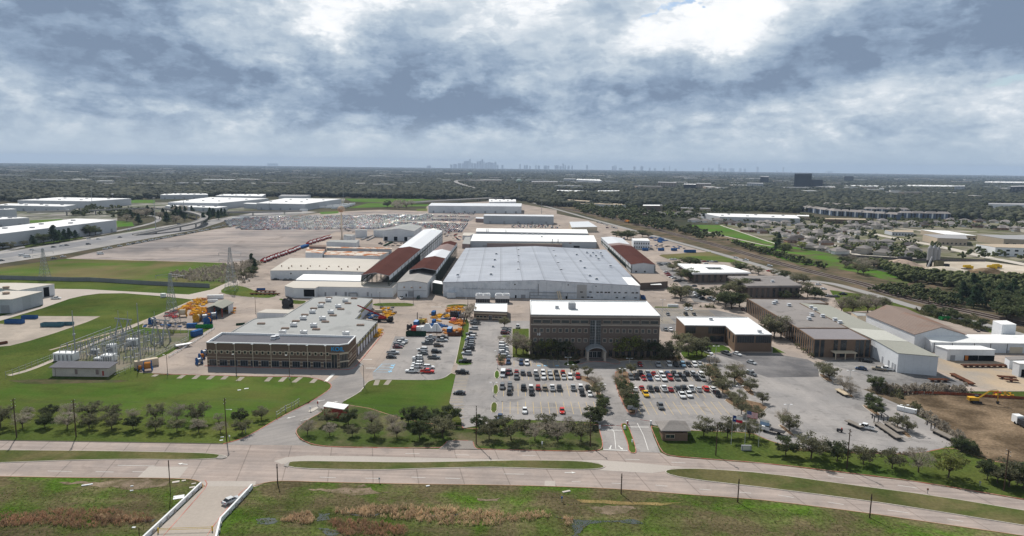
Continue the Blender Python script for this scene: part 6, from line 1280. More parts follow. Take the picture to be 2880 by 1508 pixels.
row('B0 -90 180 -10 o 285 150 35 b 505 170 18 d 700 170 -10 b 915 180 -25 o 1130 180 0 o 1340 185 50 b 1560 190 0 o 1778 195 -5 b 1985 205 -10 o 2195 200 105 b 2410 215 50 d B1 52 180 30 o', 'in the back row on the left verge', 'trees on the left verge', 1.05)
row('B1 517 335 150 b 740 345 195 b 967 352 215 o 1192 360 165 o 1413 362 180 b 1640 375 165 d 1873 368 110 o', 'in the front row right of the west drive', 'trees between the drives')
row('B1 715 230 50 o 928 235 50 d 1160 240 60 b 1365 260 105 b 1530 225 38 d 1650 215 30 d 1795 275 50 d 1965 215 18 d', 'in the back row right of the west drive', 'trees between the drives')
row('B1 2240 275 120 d 2340 380 165 o 2425 290 125 d 2560 390 120 o B2 125 300 155 o 228 395 180 b 348 300 95 o 458 400 165 b 570 270 130 b 690 400 172 o 820 225 32 d', 'in front of the left office parking', 'trees in front of the office lot')
row('B2 1925 350 140 o 2160 365 130 o 2380 365 150 o 2300 130 -60 o 2440 210 20 o', 'near the flagpoles', 'trees by the flagpoles')
row('B3 178 545 335 d 430 575 280 o 520 520 350 b 690 605 375 d 958 635 415 o 1242 675 440 o 1510 715 425 b 1808 765 455 l', 'in the row along the right-hand verge', 'trees on the right verge')
row('B3 150 235 55 b 215 300 100 o 1010 60 -30 d 1085 140 -20 d 1300 265 95 o 1395 305 150 o', 'on the islands of the far right lot', 'parking island trees')
row('B3 1940 500 330 d 2020 520 370 d 1880 470 420 d 2200 780 560 d 2300 820 580 d 2420 860 570 o 2500 840 610 d 2560 880 620 d 2620 760 560 d', 'in the dark thicket by the right fence', 'thicket trees')
row('M2 625 970 865 o 760 1010 880 o 835 1110 965 b 860 1190 1040 o 905 1300 1170 d B2 910 90 -55 d 870 190 30 d', 'along the left side of the central drive', 'trees along the central drive', 1.0)
row('M2 1200 970 848 o 1095 990 895 o 1050 1060 950 b 1090 1110 980 o 1140 1180 1030 d 1165 1260 1080 o 1200 1310 1150 d B2 1205 110 -40 d', 'along the right side of the central drive', 'trees along the central drive', 1.0)
row('M2 1985 1040 850 o 2065 1080 915 o 2120 1170 990 o 2250 1010 830 b 2240 1060 870 o 2400 1150 1000 o 2280 1280 1120 o 2200 1230 1130 o 2520 1270 1140 o', 'on the big curved islands right of the lot', 'parking island trees', 1.1)
row('M3 557 990 830 o 615 1035 870 o 765 1140 975 b 832 1190 1045 b 1080 1140 970 d 1050 1288 1150 d', 'by the warehouse apron', 'parking island trees', 1.1)
row('M1 2500 500 385 o 2455 640 580 b 2530 640 580 b 2460 865 765 o', 'beside the left column of office parking', 'parking island trees')
row('M2 40 775 530 b 110 770 560 b 150 790 600 b 235 800 590 o 340 800 572 l 430 800 590 o 490 800 590 d 560 800 605 o 660 800 690 b 1000 800 690 b 1090 800 560 l 1170 800 535 l 1250 805 600 o 1330 805 575 o 1400 805 600 d 1540 830 640 o 1620 830 620 o', 'planted before the four-storey block', 'trees before the office block', 1.0)
row('M2 1705 712 530 o 1775 795 600 o 1860 790 570 o 1910 800 600 o 1990 870 790 b 2060 880 800 b', 'on the lawn before the L-shaped office', 'trees before the L-shaped office', 1.1)
row('M2 1640 200 80 d 1695 240 50 o 1760 190 70 o 1930 220 90 d 2080 255 75 o 2150 300 130 d 2210 318 120 d 2290 300 140 o 2260 190 0 o 2330 170 -10 d 2180 160 30 d 2450 200 120 o 2520 190 110 o', 'among the big oaks beside the diagonal car rows', 'big oaks by the courtyard offices', 1.25)
row('T2 1620 1150 1050 o 1680 1130 1045 d 1720 1075 1010 o 1790 1100 1005 d 1850 1100 1020 d 1700 1240 1120 o 1790 1260 1110 d 1860 1240 1130 d 2000 1250 1150 o 2080 1230 1120 d 2160 1240 1140 o 2250 1230 1140 d 2250 1130 1040 o 2300 1160 1060 d 2400 1170 1080 o 2480 1190 1100 o T3 60 1200 1130 o 160 1230 1140 d 290 1270 1170 o 360 1280 1180 o', 'crowding round the courtyard offices', 'big oaks by the courtyard offices', 1.3)
row('T2 1050 820 740 d 1100 830 745 o 1160 835 732 d 1220 820 740 o 1310 810 735 d 1370 815 750 o', 'in the oak clump by the side road', 'oak clump by the side road', 1.4)
row('M3 60 610 350 o 130 615 370 b 20 600 380 o 290 712 655 s 355 755 700 s 430 808 752 s', 'hiding the flank of the brick offices', 'trees by the brick offices', 1.1)
row('M3 400 200 30 o 470 220 90 d 300 220 120 o 170 230 120 d 540 210 130 o 740 350 205 b 850 355 165 o 800 300 180 b 1000 355 145 b 1085 330 165 o 1160 320 200 o 930 260 160 o', 'on the grass behind the long office wing', 'trees behind the office wing', 1.15)
row('T0 2420 1140 1090 b 2500 1150 1060 b 2450 1230 1120 o 2540 1200 1100 d 2535 1120 975 p T1 -10 1160 1040 p -60 1130 1020 b 1280 1030 960 b 1320 1010 955 l', 'by the lattice pylon and cream shed', 'trees by the pylon')
row('M1 2120 440 310 b 2150 400 260 b 2180 330 250 b 2135 350 280 b', 'in the bare hedge beside the reception building', 'bare hedge trees')
row('T0 1855 640 560 p 320 880 790 p 340 900 800 p 440 880 760 d 545 870 690 p 600 860 740 p 650 850 730 p 700 845 720 p 760 830 740 p 850 800 700 d 900 800 680 d 960 790 690 d 30 930 850 d 110 930 850 o 240 900 840 o', 'between the long warehouse and the freeway', 'dark trees by the freeway', 1.15)
def band(poly, n, kinds, h0, h1, where, group, mind=4, rxy=1.1, r=tr_):
 pts = scatter(GP(poly), n, r, mind); pts.sort(key=lambda p: p[0]/p[1])
 for i, p in enumerate(pts):
  k = r.choice(kinds); tree(k, p, r.uniform(h0, h1), '%s %s %s, %s from the left' % (KN[k][1], 'shrub' if k == 'shrub' else 'tree', where, ORD[i]), group, rxy)
band('M3 1920 150 M3 2576 250 M3 2700 520 M3 2300 420 M3 1950 300', 26, ['pine', 'dense', 'pine'], 11, 16, 'in the dark wood right of the tracks', 'dark wood right of the tracks')
band('T3 600 1000 T3 1000 1080 T3 1250 1250 T3 1000 1230 T3 700 1100', 10, ['bare', 'dense', 'olive'], 7, 11, 'between the tracks and the aggregate yard', 'rail corridor growth')
band('T3 100 840 T3 420 960 T3 560 1090 T3 350 1060 T3 60 960', 7, ['pine', 'dense', 'lime'], 8, 12, 'on the green beside the tracks', 'rail corridor growth')
band('T0 1200 640 T0 1600 560 T0 1900 560 T0 1960 620 T0 1700 690 T0 1350 700', 24, ['pine', 'pine', 'bare'], 12, 17, 'inside the flyover loop', 'pines inside the flyover loop', 9)
band('T0 2000 700 T0 2200 640 T0 2280 610 T0 2100 600', 8, ['pine'], 12, 16, 'right of the flyover curve', 'pines right of the flyover curve', 7)
band('T1 1240 545 T1 1250 500 T1 1600 500 T1 1600 548', 8, ['bare', 'dense', 'bare'], 13, 18, 'in the clump behind the stored cars', 'clump behind the stored cars', 8)
band('M3 1480 330 M3 1700 350 M3 2250 520 M3 2100 520 M3 1700 420', 14, ['shrub', 'dense'], 4, 6.5, 'in the hedge between side road and rusty warehouse', 'hedge by the side road', 3)
for k in TP:
 for q in TP[k]: kill(q)
# hedges, thickets and scrub too dense to count
r_ = np.random.RandomState(3)
ICO_V = []; ph = (1+5**.5)/2
for a, b in ((-1, ph), (1, ph), (-1, -ph), (1, -ph)): ICO_V += [(a, b, 0), (0, a, b), (b, 0, a)]
ICO_V = np.array(ICO_V, float); ICO_V /= np.linalg.norm(ICO_V, axis=1)[:, None]
def hull(V):
 F_ = []; n = len(V)
 for i in range(n):
  for j in range(i+1, n):
   for k in range(j+1, n):
    nn = np.cross(V[j]-V[i], V[k]-V[i]); d = (V-V[i])@nn
    if (d > 1e-6).sum() == 0: F_.append((i, j, k))
    elif (d < -1e-6).sum() == 0: F_.append((i, k, j))
 return np.array(F_)
ICO_F = hull(ICO_V)
def lumps(P, rx, rz, jit=.28):
 n = len(P); V = ICO_V[None]*(1+r_.uniform(-jit, jit, (n, 12, 1))); a = r_.rand(n)*6.28; ca, sa = np.cos(a)[:, None], np.sin(a)[:, None]
 X = V[:, :, 0]*ca-V[:, :, 1]*sa; Y = V[:, :, 0]*sa+V[:, :, 1]*ca
 W = np.stack([X*rx[:, None]+P[:, 0:1], Y*rx[:, None]+P[:, 1:2], V[:, :, 2]*rz[:, None]+P[:, 2:3]], 2).reshape(-1, 3)
 return W, (ICO_F[None]+np.arange(n)[:, None, None]*12).reshape(-1, 3)
def islandmat(name, cols, pos=None):
 m = bpy.data.materials.new(name); m.use_nodes = True; nt = m.node_tree; N = nt.nodes; L = nt.links; bs = N['Principled BSDF']; bs.inputs['Roughness'].default_value = .9; bs.inputs['Specular IOR Level'].default_value = .1
 g = N.new('ShaderNodeNewGeometry'); n = N.new('ShaderNodeTexNoise'); L.new(g.outputs['Position'], n.inputs['Vector']); n.inputs['Scale'].default_value = .004; n.inputs['Detail'].default_value = 4
 ad = N.new('ShaderNodeMath'); ad.operation = 'MULTIPLY_ADD'; L.new(n.outputs[0], ad.inputs[0]); ad.inputs[1].default_value = .9
 sb = N.new('ShaderNodeMath'); sb.operation = 'MULTIPLY_ADD'; L.new(g.outputs['Random Per Island'], sb.inputs[0]); sb.inputs[1].default_value = .62; sb.inputs[2].default_value = -.27; L.new(sb.outputs[0], ad.inputs[2])
 r = N.new('ShaderNodeValToRGB'); L.new(ad.outputs[0], r.inputs[0]); cr = r.color_ramp
 for i, c in enumerate(cols):
  p = i/(len(cols)-1); e = cr.elements[0] if i == 0 else (cr.elements[1] if i == len(cols)-1 else cr.elements.new(p)); e.position = p; e.color = c+(1,)
 L.new(r.outputs[0], bs.inputs['Base Color']); return m
wood_m = islandmat('woodland_canopy', [(0.012, 0.019, 0.018), (0.026, 0.030, 0.026), (0.040, 0.038, 0.034), (0.070, 0.062, 0.052), (0.042, 0.047, 0.032), (0.085, 0.088, 0.05)])
sub_m = islandmat('suburban_trees', [(0.030, 0.040, 0.022), (0.060, 0.062, 0.038), (0.105, 0.092, 0.070), (0.135, 0.115, 0.092), (0.080, 0.092, 0.040), (0.12, 0.135, 0.05)])
def wild_leaves(name, polys, m, h0, h1, dens, s=.35, up=.6, wd=.35):
 """ragged low growth: thousands of twig and leaf blades in a layer"""
 P = [];
 for poly, n in polys: P += [(x, y) for x, y in scatter(GP(poly), n, random.Random(len(P)+3))]
 P = np.array(P); n = len(P)*dens; c = np.repeat(P, dens, 0); hh = np.repeat(r_.uniform(h0, h1, len(P)), dens); t = r_.rand(n)
 Q = np.column_stack([c[:, 0]+r_.normal(size=n)*.45*hh*(1.1-t), c[:, 1]+r_.normal(size=n)*.45*hh*(1.1-t), hh*t])
 a = r_.normal(size=(n, 3))*(1-up)+np.array([0, 0, up]); a /= np.linalg.norm(a, axis=1)[:, None]; b = np.cross(a, r_.normal(size=(n, 3))); b /= np.linalg.norm(b, axis=1)[:, None]
 ss = (s*r_.uniform(.6, 1.4, n))[:, None]; V = np.stack([Q-a*ss, Q+b*ss*wd, Q+a*ss, Q-b*ss*wd], 1).reshape(-1, 3)
 o = bpy.data.objects.new(name, np_mesh(name, V, np.arange(n*4).reshape(-1, 4), [m])); COL.objects.link(o); return tag(o, kind='stuff')
wild_leaves('scrub', [('M3 1340 1120 M3 1990 1130 M3 1990 1165 M3 1340 1175', 90), ('B3 1400 60 B3 1560 120 B3 1960 400 B3 1900 400 B3 1500 130', 30), ('M3 1000 1120 M3 1340 1135 M3 1340 1170 M3 1100 1150', 50), ('T0 1700 1180 T0 2576 1060 T1 60 1090 T0 2500 1280 T0 1750 1250', 420)], LM['bare'], 1.2, 3.2, 60, .5)
wild_leaves('thicket', [('M3 1020 1125 M3 1290 1140 M3 1380 1230 M3 1250 1210', 25), ('B3 1830 430 B3 2080 480 B3 2120 560 B3 1950 520', 30), ('B3 1440 40 B3 1560 70 B3 1540 120 B3 1450 90', 12), ('M3 1480 330 M3 1720 400 M3 2250 540 M3 2100 530 M3 1560 380', 130), ('M2 190 800 M2 760 800 M2 640 840 M2 200 830', 45), ('M2 930 800 M2 1690 805 M2 1680 840 M2 1200 835', 45), ('B2 0 285 B2 850 300 B2 860 260 B2 0 265', 45), ('B1 2250 290 B1 2570 290 B1 2570 265 B1 2250 262', 15), ('M2 1700 290 M2 2040 310 M2 2020 325 M2 1990 300 M2 1710 298', 20)], LM['shrub'], 1.0, 2.6, 70, .38)
wild_leaves('dry_hedge', [('B3 280 480 B3 1500 530 B3 1500 545 B3 280 500', 120)], leafmat('dry_grass_stems', (0.19, 0.14, 0.10), (0.11, 0.085, 0.06)), .5, 1.1, 26, .3)
# reeds and tufts of the foreground ditch
reed = leafmat('rust_reeds', (0.20, 0.115, 0.072), (0.14, 0.092, 0.058)); reed2 = leafmat('pale_reeds', (0.30, 0.22, 0.14), (0.20, 0.14, 0.09))
wild_leaves('rust_coloured_reeds', [('B0 -200 1150 B0 300 1130 B0 700 1085 B0 1050 1090 B0 1500 1150 B0 1560 1200 B0 1300 1240 B0 800 1280 B0 400 1240 B0 -200 1260', 620), ('B1 750 1190 B1 1100 1200 B1 1550 1280 B1 1500 1349 B1 900 1349 B1 720 1240', 330)], reed, .5, 1.2, 22, .30, .7, .12)
wild_leaves('pale_reeds', [('B1 240 1190 B1 380 1150 B1 540 1115 B1 600 1190 B1 560 1230 B1 300 1210', 110), ('B1 720 1110 B1 1200 1040 B1 1600 1060 B1 2100 1075 B1 2570 1140 B2 300 1110 B2 430 1160 B2 200 1190 B1 2400 1240 B1 1900 1240 B1 1500 1190 B1 900 1130', 620), ('B2 520 1170 B2 610 1180 B2 600 1250 B2 540 1260', 24), ('B0 900 1170 B0 1200 1150 B0 1500 1190 B0 1300 1230', 70)], reed2, .5, 1.3, 20, .34, .75, .12)
wild_leaves('grass_tufts', [('B0 -300 860 B0 1900 860 B0 1400 1340 B0 -300 1400', 1500), ('B1 -120 900 B1 2570 880 B2 2570 1060 B3 1500 1260 B3 2000 1480 B2 0 1480 B1 -400 1480', 3500), ('B2 440 1150 B2 700 1190 B2 1250 1190 B2 1320 1225 B2 780 1230 B2 660 1380 B2 540 1380', 330), ('B1 0 1180 B1 235 1195 B1 20 1230', 60), ('B1 590 1110 B1 740 1120 B1 740 1190 B1 610 1200', 60), ('B1 620 1270 B1 780 1290 B1 860 1330 B1 680 1320', 60)], leafmat('tuft_grass', (0.085, 0.140, 0.026), (0.14, 0.115, 0.05)), .05, .22, 4, .20, .35, .35)
for s in ('B1 0 1180 B1 100 1170 B1 235 1195 B1 180 1225 B1 20 1230', 'B1 590 1110 B1 740 1120 B1 740 1190 B1 610 1200', 'B1 620 1270 B1 780 1290 B1 860 1330 B1 760 1349 B1 680 1320', 'B2 440 1150 B2 700 1190 B2 1250 1190 B2 1320 1225 B2 1000 1215 B2 780 1230 B2 700 1300 B2 660 1380 B2 540 1380 B2 600 1250 B2 560 1180', 'B1 900 1110 B1 1250 1120 B1 1200 1150 B1 950 1135', 'B1 1650 1120 B1 2050 1120 B1 2000 1150 B1 1700 1150', 'B0 1380 1170 B0 1560 1180 B0 1540 1210 B0 1400 1200'):
 sheet('ditch_water', jag(GP(s)), 0.055, water_m)
soil_m = mat('trampled_soil', (0.22, 0.17, 0.125), var=.25, scale=.3, col2=(0.12, 0.10, 0.06), fine=.25)
for s in ('B1 500 880 B1 760 885 B1 1350 915 B1 1200 925 B1 700 905', 'B2 780 1060 B2 1100 1050 B2 1290 1080 B2 1050 1130 B2 850 1120', 'B1 2180 960 B1 2450 965 B1 2420 1000 B1 2230 995', 'B1 1000 850 B1 1090 825 B1 1110 850 B1 1020 865', 'B0 560 810 B0 1000 815 B0 1700 800 B0 1650 850 B0 900 850'):
 sheet('bare_soil', jag(GP(s)), 0.05, soil_m)
sheet('dry_grass_band', jag(a=.12, p=GP('B2 640 985 B2 1100 1005 B2 1740 1010 B2 1500 1045 B2 1100 1035 B2 700 1015')), 0.05, mat('dry_grass', (0.26, 0.19, 0.085), var=.25, scale=.2, col2=(0.15, 0.13, 0.05), fine=.25))
# woodland of the plain
avoid = [GP('T0 -400 1300 T0 -400 470 T0 1300 440 T0 2200 400 T1 880 415 T1 2100 440 T2 100 450 T2 620 560 T2 1400 770 T2 2576 1060 T3 700 1230 M3 3000 500 M3 3000 1300 M0 -400 1300')]
def free(x, y): return not any(inside(x, y, a) for a in avoid)
hs_ = np.array(HOUSE_SPOTS)
clear = [GP('T2 1812 690 T2 2110 692 T2 2576 860 T3 60 880 T3 -60 905 T2 2300 830 T2 1990 775 T2 1812 735'), GP('T3 1040 1050 T3 2700 1050 T3 2900 1290 T3 1480 1200 T3 1250 1120'), GP('T2 1905 575 T2 2900 580 T2 2900 640 T2 2070 640'), GP('T3 1500 735 T3 2900 760 T3 2900 1060 T3 2000 960 T3 1300 815'), GP('T3 270 560 T3 1870 600 T3 1870 655 T3 500 640'), GP('T2 1300 500 T2 1520 500 T2 1530 550 T2 1250 550'), GP('T3 2200 490 T3 2900 490 T3 2900 560 T3 2220 545'), GP('T2 420 350 T2 1100 352 T2 1080 385 T2 480 385'), GP('T2 540 450 T2 1150 490 T2 1160 520 T2 560 490')]
avoid += clear
# mid-distance trees of the neighbourhood and rail corridor
P = []
for poly, n, h0, h1 in (('T3 0 560 T3 2576 640 T3 2700 1060 T3 1500 1040 T3 700 960 T3 0 820 T2 1900 650', 620, 5, 9), ('T2 1000 480 T2 2576 500 T3 2576 470 T3 2576 640 T3 0 560 T2 1700 660 T2 1000 580', 950, 8, 13), ('T2 560 480 T2 1100 560 T2 1800 740 T2 2100 830 T2 1900 840 T2 1200 690 T2 700 570', 330, 6, 11), ('T2 2100 840 T3 120 1000 T3 600 1120 T3 560 1140 T2 2400 960', 110, 3, 7), ('T3 1000 1080 T3 1480 1210 T3 2300 1290 M3 2576 40 M3 2576 230 M3 1900 130 M3 1350 40', 330, 6, 10), ('M3 1000 140 M3 1400 90 M3 1950 240 M3 1950 330 M3 1500 240', 130, 3, 6), ('T0 900 520 T0 1500 560 T0 1400 640 T0 700 610', 70, 7, 11), ('T3 1250 960 T3 1600 1040 T3 1500 1060 T3 1200 1040', 20, 6, 9)):
 for x, y in scatter(GP(poly), n, tr_):
  if any(inside(x, y, a) for a in clear): continue
  if len(hs_) and (((hs_-(x, y))**2).sum(1) < 81).any(): continue
  P.append((x, y, tr_.uniform(h0, h1)))
P = np.array(P); m_ = 10; c = np.repeat(P, m_, 0); h = c[:, 2]; n = len(c)
Q = np.column_stack([c[:, 0]+r_.normal(size=n)*h*.21, c[:, 1]+r_.normal(size=n)*h*.21, h*r_.uniform(.30, .86, n)]); W1, F1 = lumps(Q, h*.17, h*.15, .5)
# far woods
P = []
def far(n, d0, d1, a0, a1, keep=1.0, h0=9, h1=14, wmax=1.6):
 for _ in range(n):
  d = d0*(d1/d0)**tr_.random(); a = R(tr_.uniform(a0, a1)); x, y = d*math.sin(a), d*math.cos(a)
  if free(x, y): P.append((x, y, tr_.uniform(h0, h1), 1+min(wmax, d/4500)))
far(14000, 1500, 4200, -43, 3); far(26000, 2000, 19000, -43, 43); far(13000, 1500, 6000, 2, 43); far(10000, 4000, 12000, -43, 43)
P = np.array(P); h = P[:, 2]; W2, F2 = lumps(np.column_stack([P[:, 0], P[:, 1], h*.5]), h*.5*P[:, 3], h*.52, .35)
o = bpy.data.objects.new('woodland', np_mesh('woodland', np.vstack([W1, W2]), np.vstack([F1, F2+len(W1)]), [wood_m, sub_m], np.repeat([1, 0], [len(F1), len(F2)]))); COL.objects.link(o); tag(o, kind='stuff')
# small distant buildings that glint between the woods
fb = [mat('distant_pale_wall', (0.50, 0.49, 0.47), var=.1), fwhite, mat('distant_tan_wall', (0.36, 0.30, 0.25), var=.1)]
for i in range(230):
 z = tr_.random(); d = 2600*(10500/2600)**z; a = R(tr_.uniform(-42, 42)); x, y = d*math.sin(a), d*math.cos(a)
 if not free(x, y): continue
 L_ = tr_.uniform(25, 130)*(1+z); mb = MB(); hh = tr_.uniform(9, 17); mb.box((x, y, hh/2), (L_, tr_.uniform(20, 60), hh), fb[0 if i % 2 else 2], tr_.uniform(-.3, .3), top=fb[1] if i % 3 == 0 else fgrey); o = mb.build('distant_building', loc=(x, y, 0)); tag(o, 'small pale flat-roofed building glinting among the distant woods', 'building', 'small distant buildings')
# ------------------------------------------------------------ vehicles
paint = mat('car_paint', (1, 1, 1), rough=.25, var=0, fine=0, spec=.6, objcol=True, metal=.0)
cglass = mat('car_glass', (0.012, 0.015, 0.018), rough=.08, spec=.8, var=0, fine=0)
tyre = mat('tyre_rubber', (0.018, 0.018, 0.018), var=0, fine=0); rim = mat('wheel_rim', (0.4, 0.4, 0.42), rough=.3, metal=.7, var=0, fine=0)
lampw = mat('headlamp_lens', (0.75, 0.77, 0.78), rough=.1, var=0, fine=0); lampr = mat('tail_lamp_lens', (0.35, 0.02, 0.015), rough=.2, var=0, fine=0); trimb = mat('black_trim', (0.02, 0.02, 0.02), var=0, fine=0)
def loft(mb, st, m):                            # stations (x, z_low, z_top, halfwidth)
 vs = []; n = 8
 for x, zl, zt, w in st:
  zm = zl*.45+zt*.55
  vs += [(x, -w*.9, zl), (x, -w, zm-.08), (x, -w*.985, zm+.1), (x, -w*.86, zt), (x, w*.86, zt), (x, w*.985, zm+.1), (x, w, zm-.08), (x, w*.9, zl)]
 fs = [(k*n+i, (k+1)*n+i, (k+1)*n+i+1, k*n+i+1) for k in range(len(st)-1) for i in range(n-1)]; fs += [tuple(range(n)), tuple(range((len(st)-1)*n+n-1, (len(st)-1)*n-1, -1))]
 mb.add(vs, fs, m)
def cabin(mb, x0, x1, x2, x3, zb, zt, wb, wt, m):   # rear base, rear top, front top, front base
 vs = [(x0, -wb, zb), (x3, -wb, zb), (x3, wb, zb), (x0, wb, zb), (x1, -wt, zt), (x2, -wt, zt), (x2, wt, zt), (x1, wt, zt)]
 mb.add(vs, [(0, 1, 5, 4), (1, 2, 6, 5), (2, 3, 7, 6), (3, 0, 4, 7)], m); return vs
def make_car(kind, detail=True):
 L, W, S, C = {'sedan': (4.7, .9, [(-2.35, .35, .8, .78), (-2.2, .22, 1.0, .88), (-1.3, .2, 1.0, .92), (1.0, .2, .95, .92), (1.9, .22, .82, .88), (2.35, .32, .62, .72)], (-1.9, -1.15, .35, 1.15, .97, 1.42, .84, .66)),
  'suv': (4.8, .96, [(-2.4, .4, 1.05, .86), (-2.3, .28, 1.12, .94), (-1.3, .25, 1.12, .97), (1.0, .25, 1.08, .97), (2.0, .28, 1.0, .93), (2.4, .36, .8, .8)], (-2.35, -2.0, .3, 1.1, 1.1, 1.72, .88, .72)),
  'van': (5.8, 1.0, [(-2.9, .4, 1.5, .95), (-2.8, .3, 1.55, 1.0), (1.9, .3, 1.5, 1.0), (2.5, .3, 1.1, .96), (2.9, .4, .9, .85)], (-2.85, -2.75, 1.3, 2.1, 1.5, 2.35, .96, .88)),
  'pickup': (5.8, 1.0, [(-2.9, .55, .72, .92), (-2.85, .5, .74, .98), (-.9, .42, .74, 1.0), (-.85, .35, 1.12, 1.0), (1.1, .35, 1.1, 1.0), (2.5, .38, 1.08, .96), (2.9, .5, .9, .84)], (-.85, -.65, .75, 1.35, 1.1, 1.82, .90, .76))}[kind]
 mb = MB(); loft(mb, S, paint); x0, x1, x2, x3, zb, zt, wb, wt = C
 mb.box(((x1+x2)/2, 0, zt+.02), (x2-x1+.1, wt*2+.06, .09), paint)
 if kind == 'pickup':
  for s in (-1, 1): mb.box((-1.9, s*.93, .9), (2.05, .1, .45), paint)
  mb.box((-2.87, 0, .92), (.08, 1.8, .42), paint); mb.box((-1.9, 0, .75), (1.95, 1.72, .03), trimb)
 if kind == 'van': mb.box((-.8, 0, 1.9), (3.7, 1.84, .78), paint)
 if kind != 'van':
  for x in ((x1+x2)/2,):
   for s in (-1, 1): mb.tube((x, s*wb, zb), (x, s*wt*1.01, zt), .05, paint, n=4)
 if not detail:
  cabin(mb, *C, cglass)
  for x in (-L*.31, L*.31):
   for s in (-1, 1): mb.tube((x, s*W*1.01, .34), (x, s*W*.7, .34), .34, tyre, n=8)
  return mb.build('parked_car')
 root = thing('parked_car', 'x', 'car', (0, 0, 0)); mb.build('body', root)
 g = MB(); cabin(g, *C, cglass); g.build('window', root)
 for x in (-L*.31, L*.31):
  for s in (-1, 1):
   w = MB(); w.tube((0, s*.03, 0), (0, -s*.22, 0), .36 if kind != 'sedan' else .33, tyre, n=10); w.tube((0, s*.045, 0), (0, s*.02, 0), .2, rim, n=8); o = w.build('wheel', root); o.location = (x, s*W, .36)
 for s in (-1, 1):
  h = MB(); h.box((0, 0, 0), (.18, .34, .16), lampw); o = h.build('headlight', root); o.location = (L/2-.14, s*(W-.28), .7)
  h = MB(); h.box((0, 0, 0), (.1, .26, .2), lampr); o = h.build('tail_light', root); o.location = (-L/2+.06, s*(W-.2), .85)
 return root
CP = {k: make_car(k) for k in ('sedan', 'suv', 'van', 'pickup')}
CC = {'w': ('white', (.78, .79, .80)), 's': ('silver', (.42, .44, .46)), 'g': ('grey', (.13, .14, .15)), 'k': ('black', (.014, .015, .018)), 'r': ('red', (.33, .02, .02)), 'R': ('bright red', (.62, .03, .02)), 'b': ('dark blue', (.02, .05, .12)), 'B': ('light blue', (.20, .33, .45)), 't': ('tan', (.33, .28, .21)), 'd': ('dark red', (.13, .015, .02)), 'y': ('yellow', (.75, .45, .02)), 'n': ('brown', (.10, .07, .05)), 'G': ('dark green', (.02, .06, .05))}
NC = [0]
def cars(s, where, group, ang, short=True):
 """'crop x y <colour><type>[rot]' ; the point is the middle of the car"""
 t = s.split(); i = 0; c = None; items = []
 while i < len(t):
  if len(t[i]) > 1 and t[i][0].isalpha() and t[i][1].isdigit() and t[i][0] in 'TMBCDE': c = t[i]; i += 1; continue
  if t[i] in ('C', 'D', 'E'): c = t[i]; i += 1; continue
  items.append((px(c, float(t[i]), float(t[i+1])), t[i+2])); i += 3
 items.sort(key=lambda q: q[0][0] if abs(math.sin(ang)) > .5 else q[0][1])
 for n, (p, k) in enumerate(items):
  g = G(p, .75); kd = {'s': 'sedan', 'u': 'suv', 'p': 'pickup', 'v': 'van'}[k[1]]; nm, col = CC[k[0]]; kk = 'SUV' if kd == 'suv' else kd
  od = ORD[n]
  lb = '%s %s, %s %s %s' % (nm, kk, od, 'from the left' if abs(math.sin(ang)) > .5 else 'from the back', where)
  a = ang + (math.pi if (len(k) > 2 and k[2] == '-') else 0) + rnd.uniform(-.03, .03); NC[0] += 1
  o = dup(CP[kd], (g[0], g[1], .1), a, lb, group, color=col+(1,), cat={'suv': 'car', 'sedan': 'car', 'van': 'van', 'pickup': 'pickup truck'}[kd]); o.name = {'suv': 'parked_car', 'sedan': 'parked_car', 'van': 'parked_van', 'pickup': 'pickup_truck'}[kd]
UP = math.pi/2+PAV; DN = -math.pi/2+PAV
gl = 'cars in the office parking lot'
cars('M2 92 860 bu 150 862 wu 1290 875 rs 1470 877 sp 1582 875 wu 1650 878 ku 1720 878 Bu 1780 878 ks 1838 878 wu 1893 872 ss', 'in the row nearest the office block', gl, DN)
cars('M2 -40 955 dp- 45 950 rs 108 958 gu 172 965 gs 238 955 wu 310 950 wu 377 958 su 443 960 ku 512 960 ru', 'in the back half of the second left row', gl, UP)
cars('M2 45 1000 gp 250 1003 gp 318 1002 wu 388 1000 su 455 1003 gu 522 1003 ss 585 1000 wu 663 998 ru', 'in the front half of the second left row', gl, DN)
cars('M2 1293 968 kp 1365 968 sp 1425 968 rs 1495 968 wu 1562 970 bu 1630 970 kp 1690 975 ks 1755 965 ku 1815 965 su 1895 970 wu', 'in the back half of the second right row', gl, UP)
cars('M2 1195 1003 gu 1253 1003 ku 1325 1012 rs 1385 1012 bu 1460 1012 ws 1525 1017 wp 1592 1012 ru 1660 1014 gu 1730 1014 ku 1858 1012 ku 1918 1017 su', 'in the front half of the second right row', gl, DN)
cars('M2 -20 1105 ku 115 1108 kp 190 1105 wu 262 1108 ru 330 1110 tu 405 1112 wp 475 1112 gp 615 1110 sp 688 1100 wu 762 1110 ku', 'in the back half of the third left row', gl, UP)
cars('M2 197 1160 ku 706 1165 ku 785 1170 ws', 'in the front half of the third left row', gl, DN)
cars('M2 1190 1125 gs 1240 1125 ws 1305 1112 rs 1390 1120 gp 1455 1120 ks 1530 1120 wp 1595 1125 rs 1665 1122 gp 1730 1117 kp 1803 1120 wp 1878 1125 ss 1948 1120 Ru 2020 1122 ws', 'in the back half of the third right row', gl, UP)
cars('M2 1345 1172 yp 1710 1185 wp 1780 1178 wp 2065 1172 kp', 'in the front half of the third right row', gl, DN)
cars('B2 128 85 ws 503 87 Rs 1490 42 gp B1 2450 150 bs', 'in the almost empty front row', gl, DN)
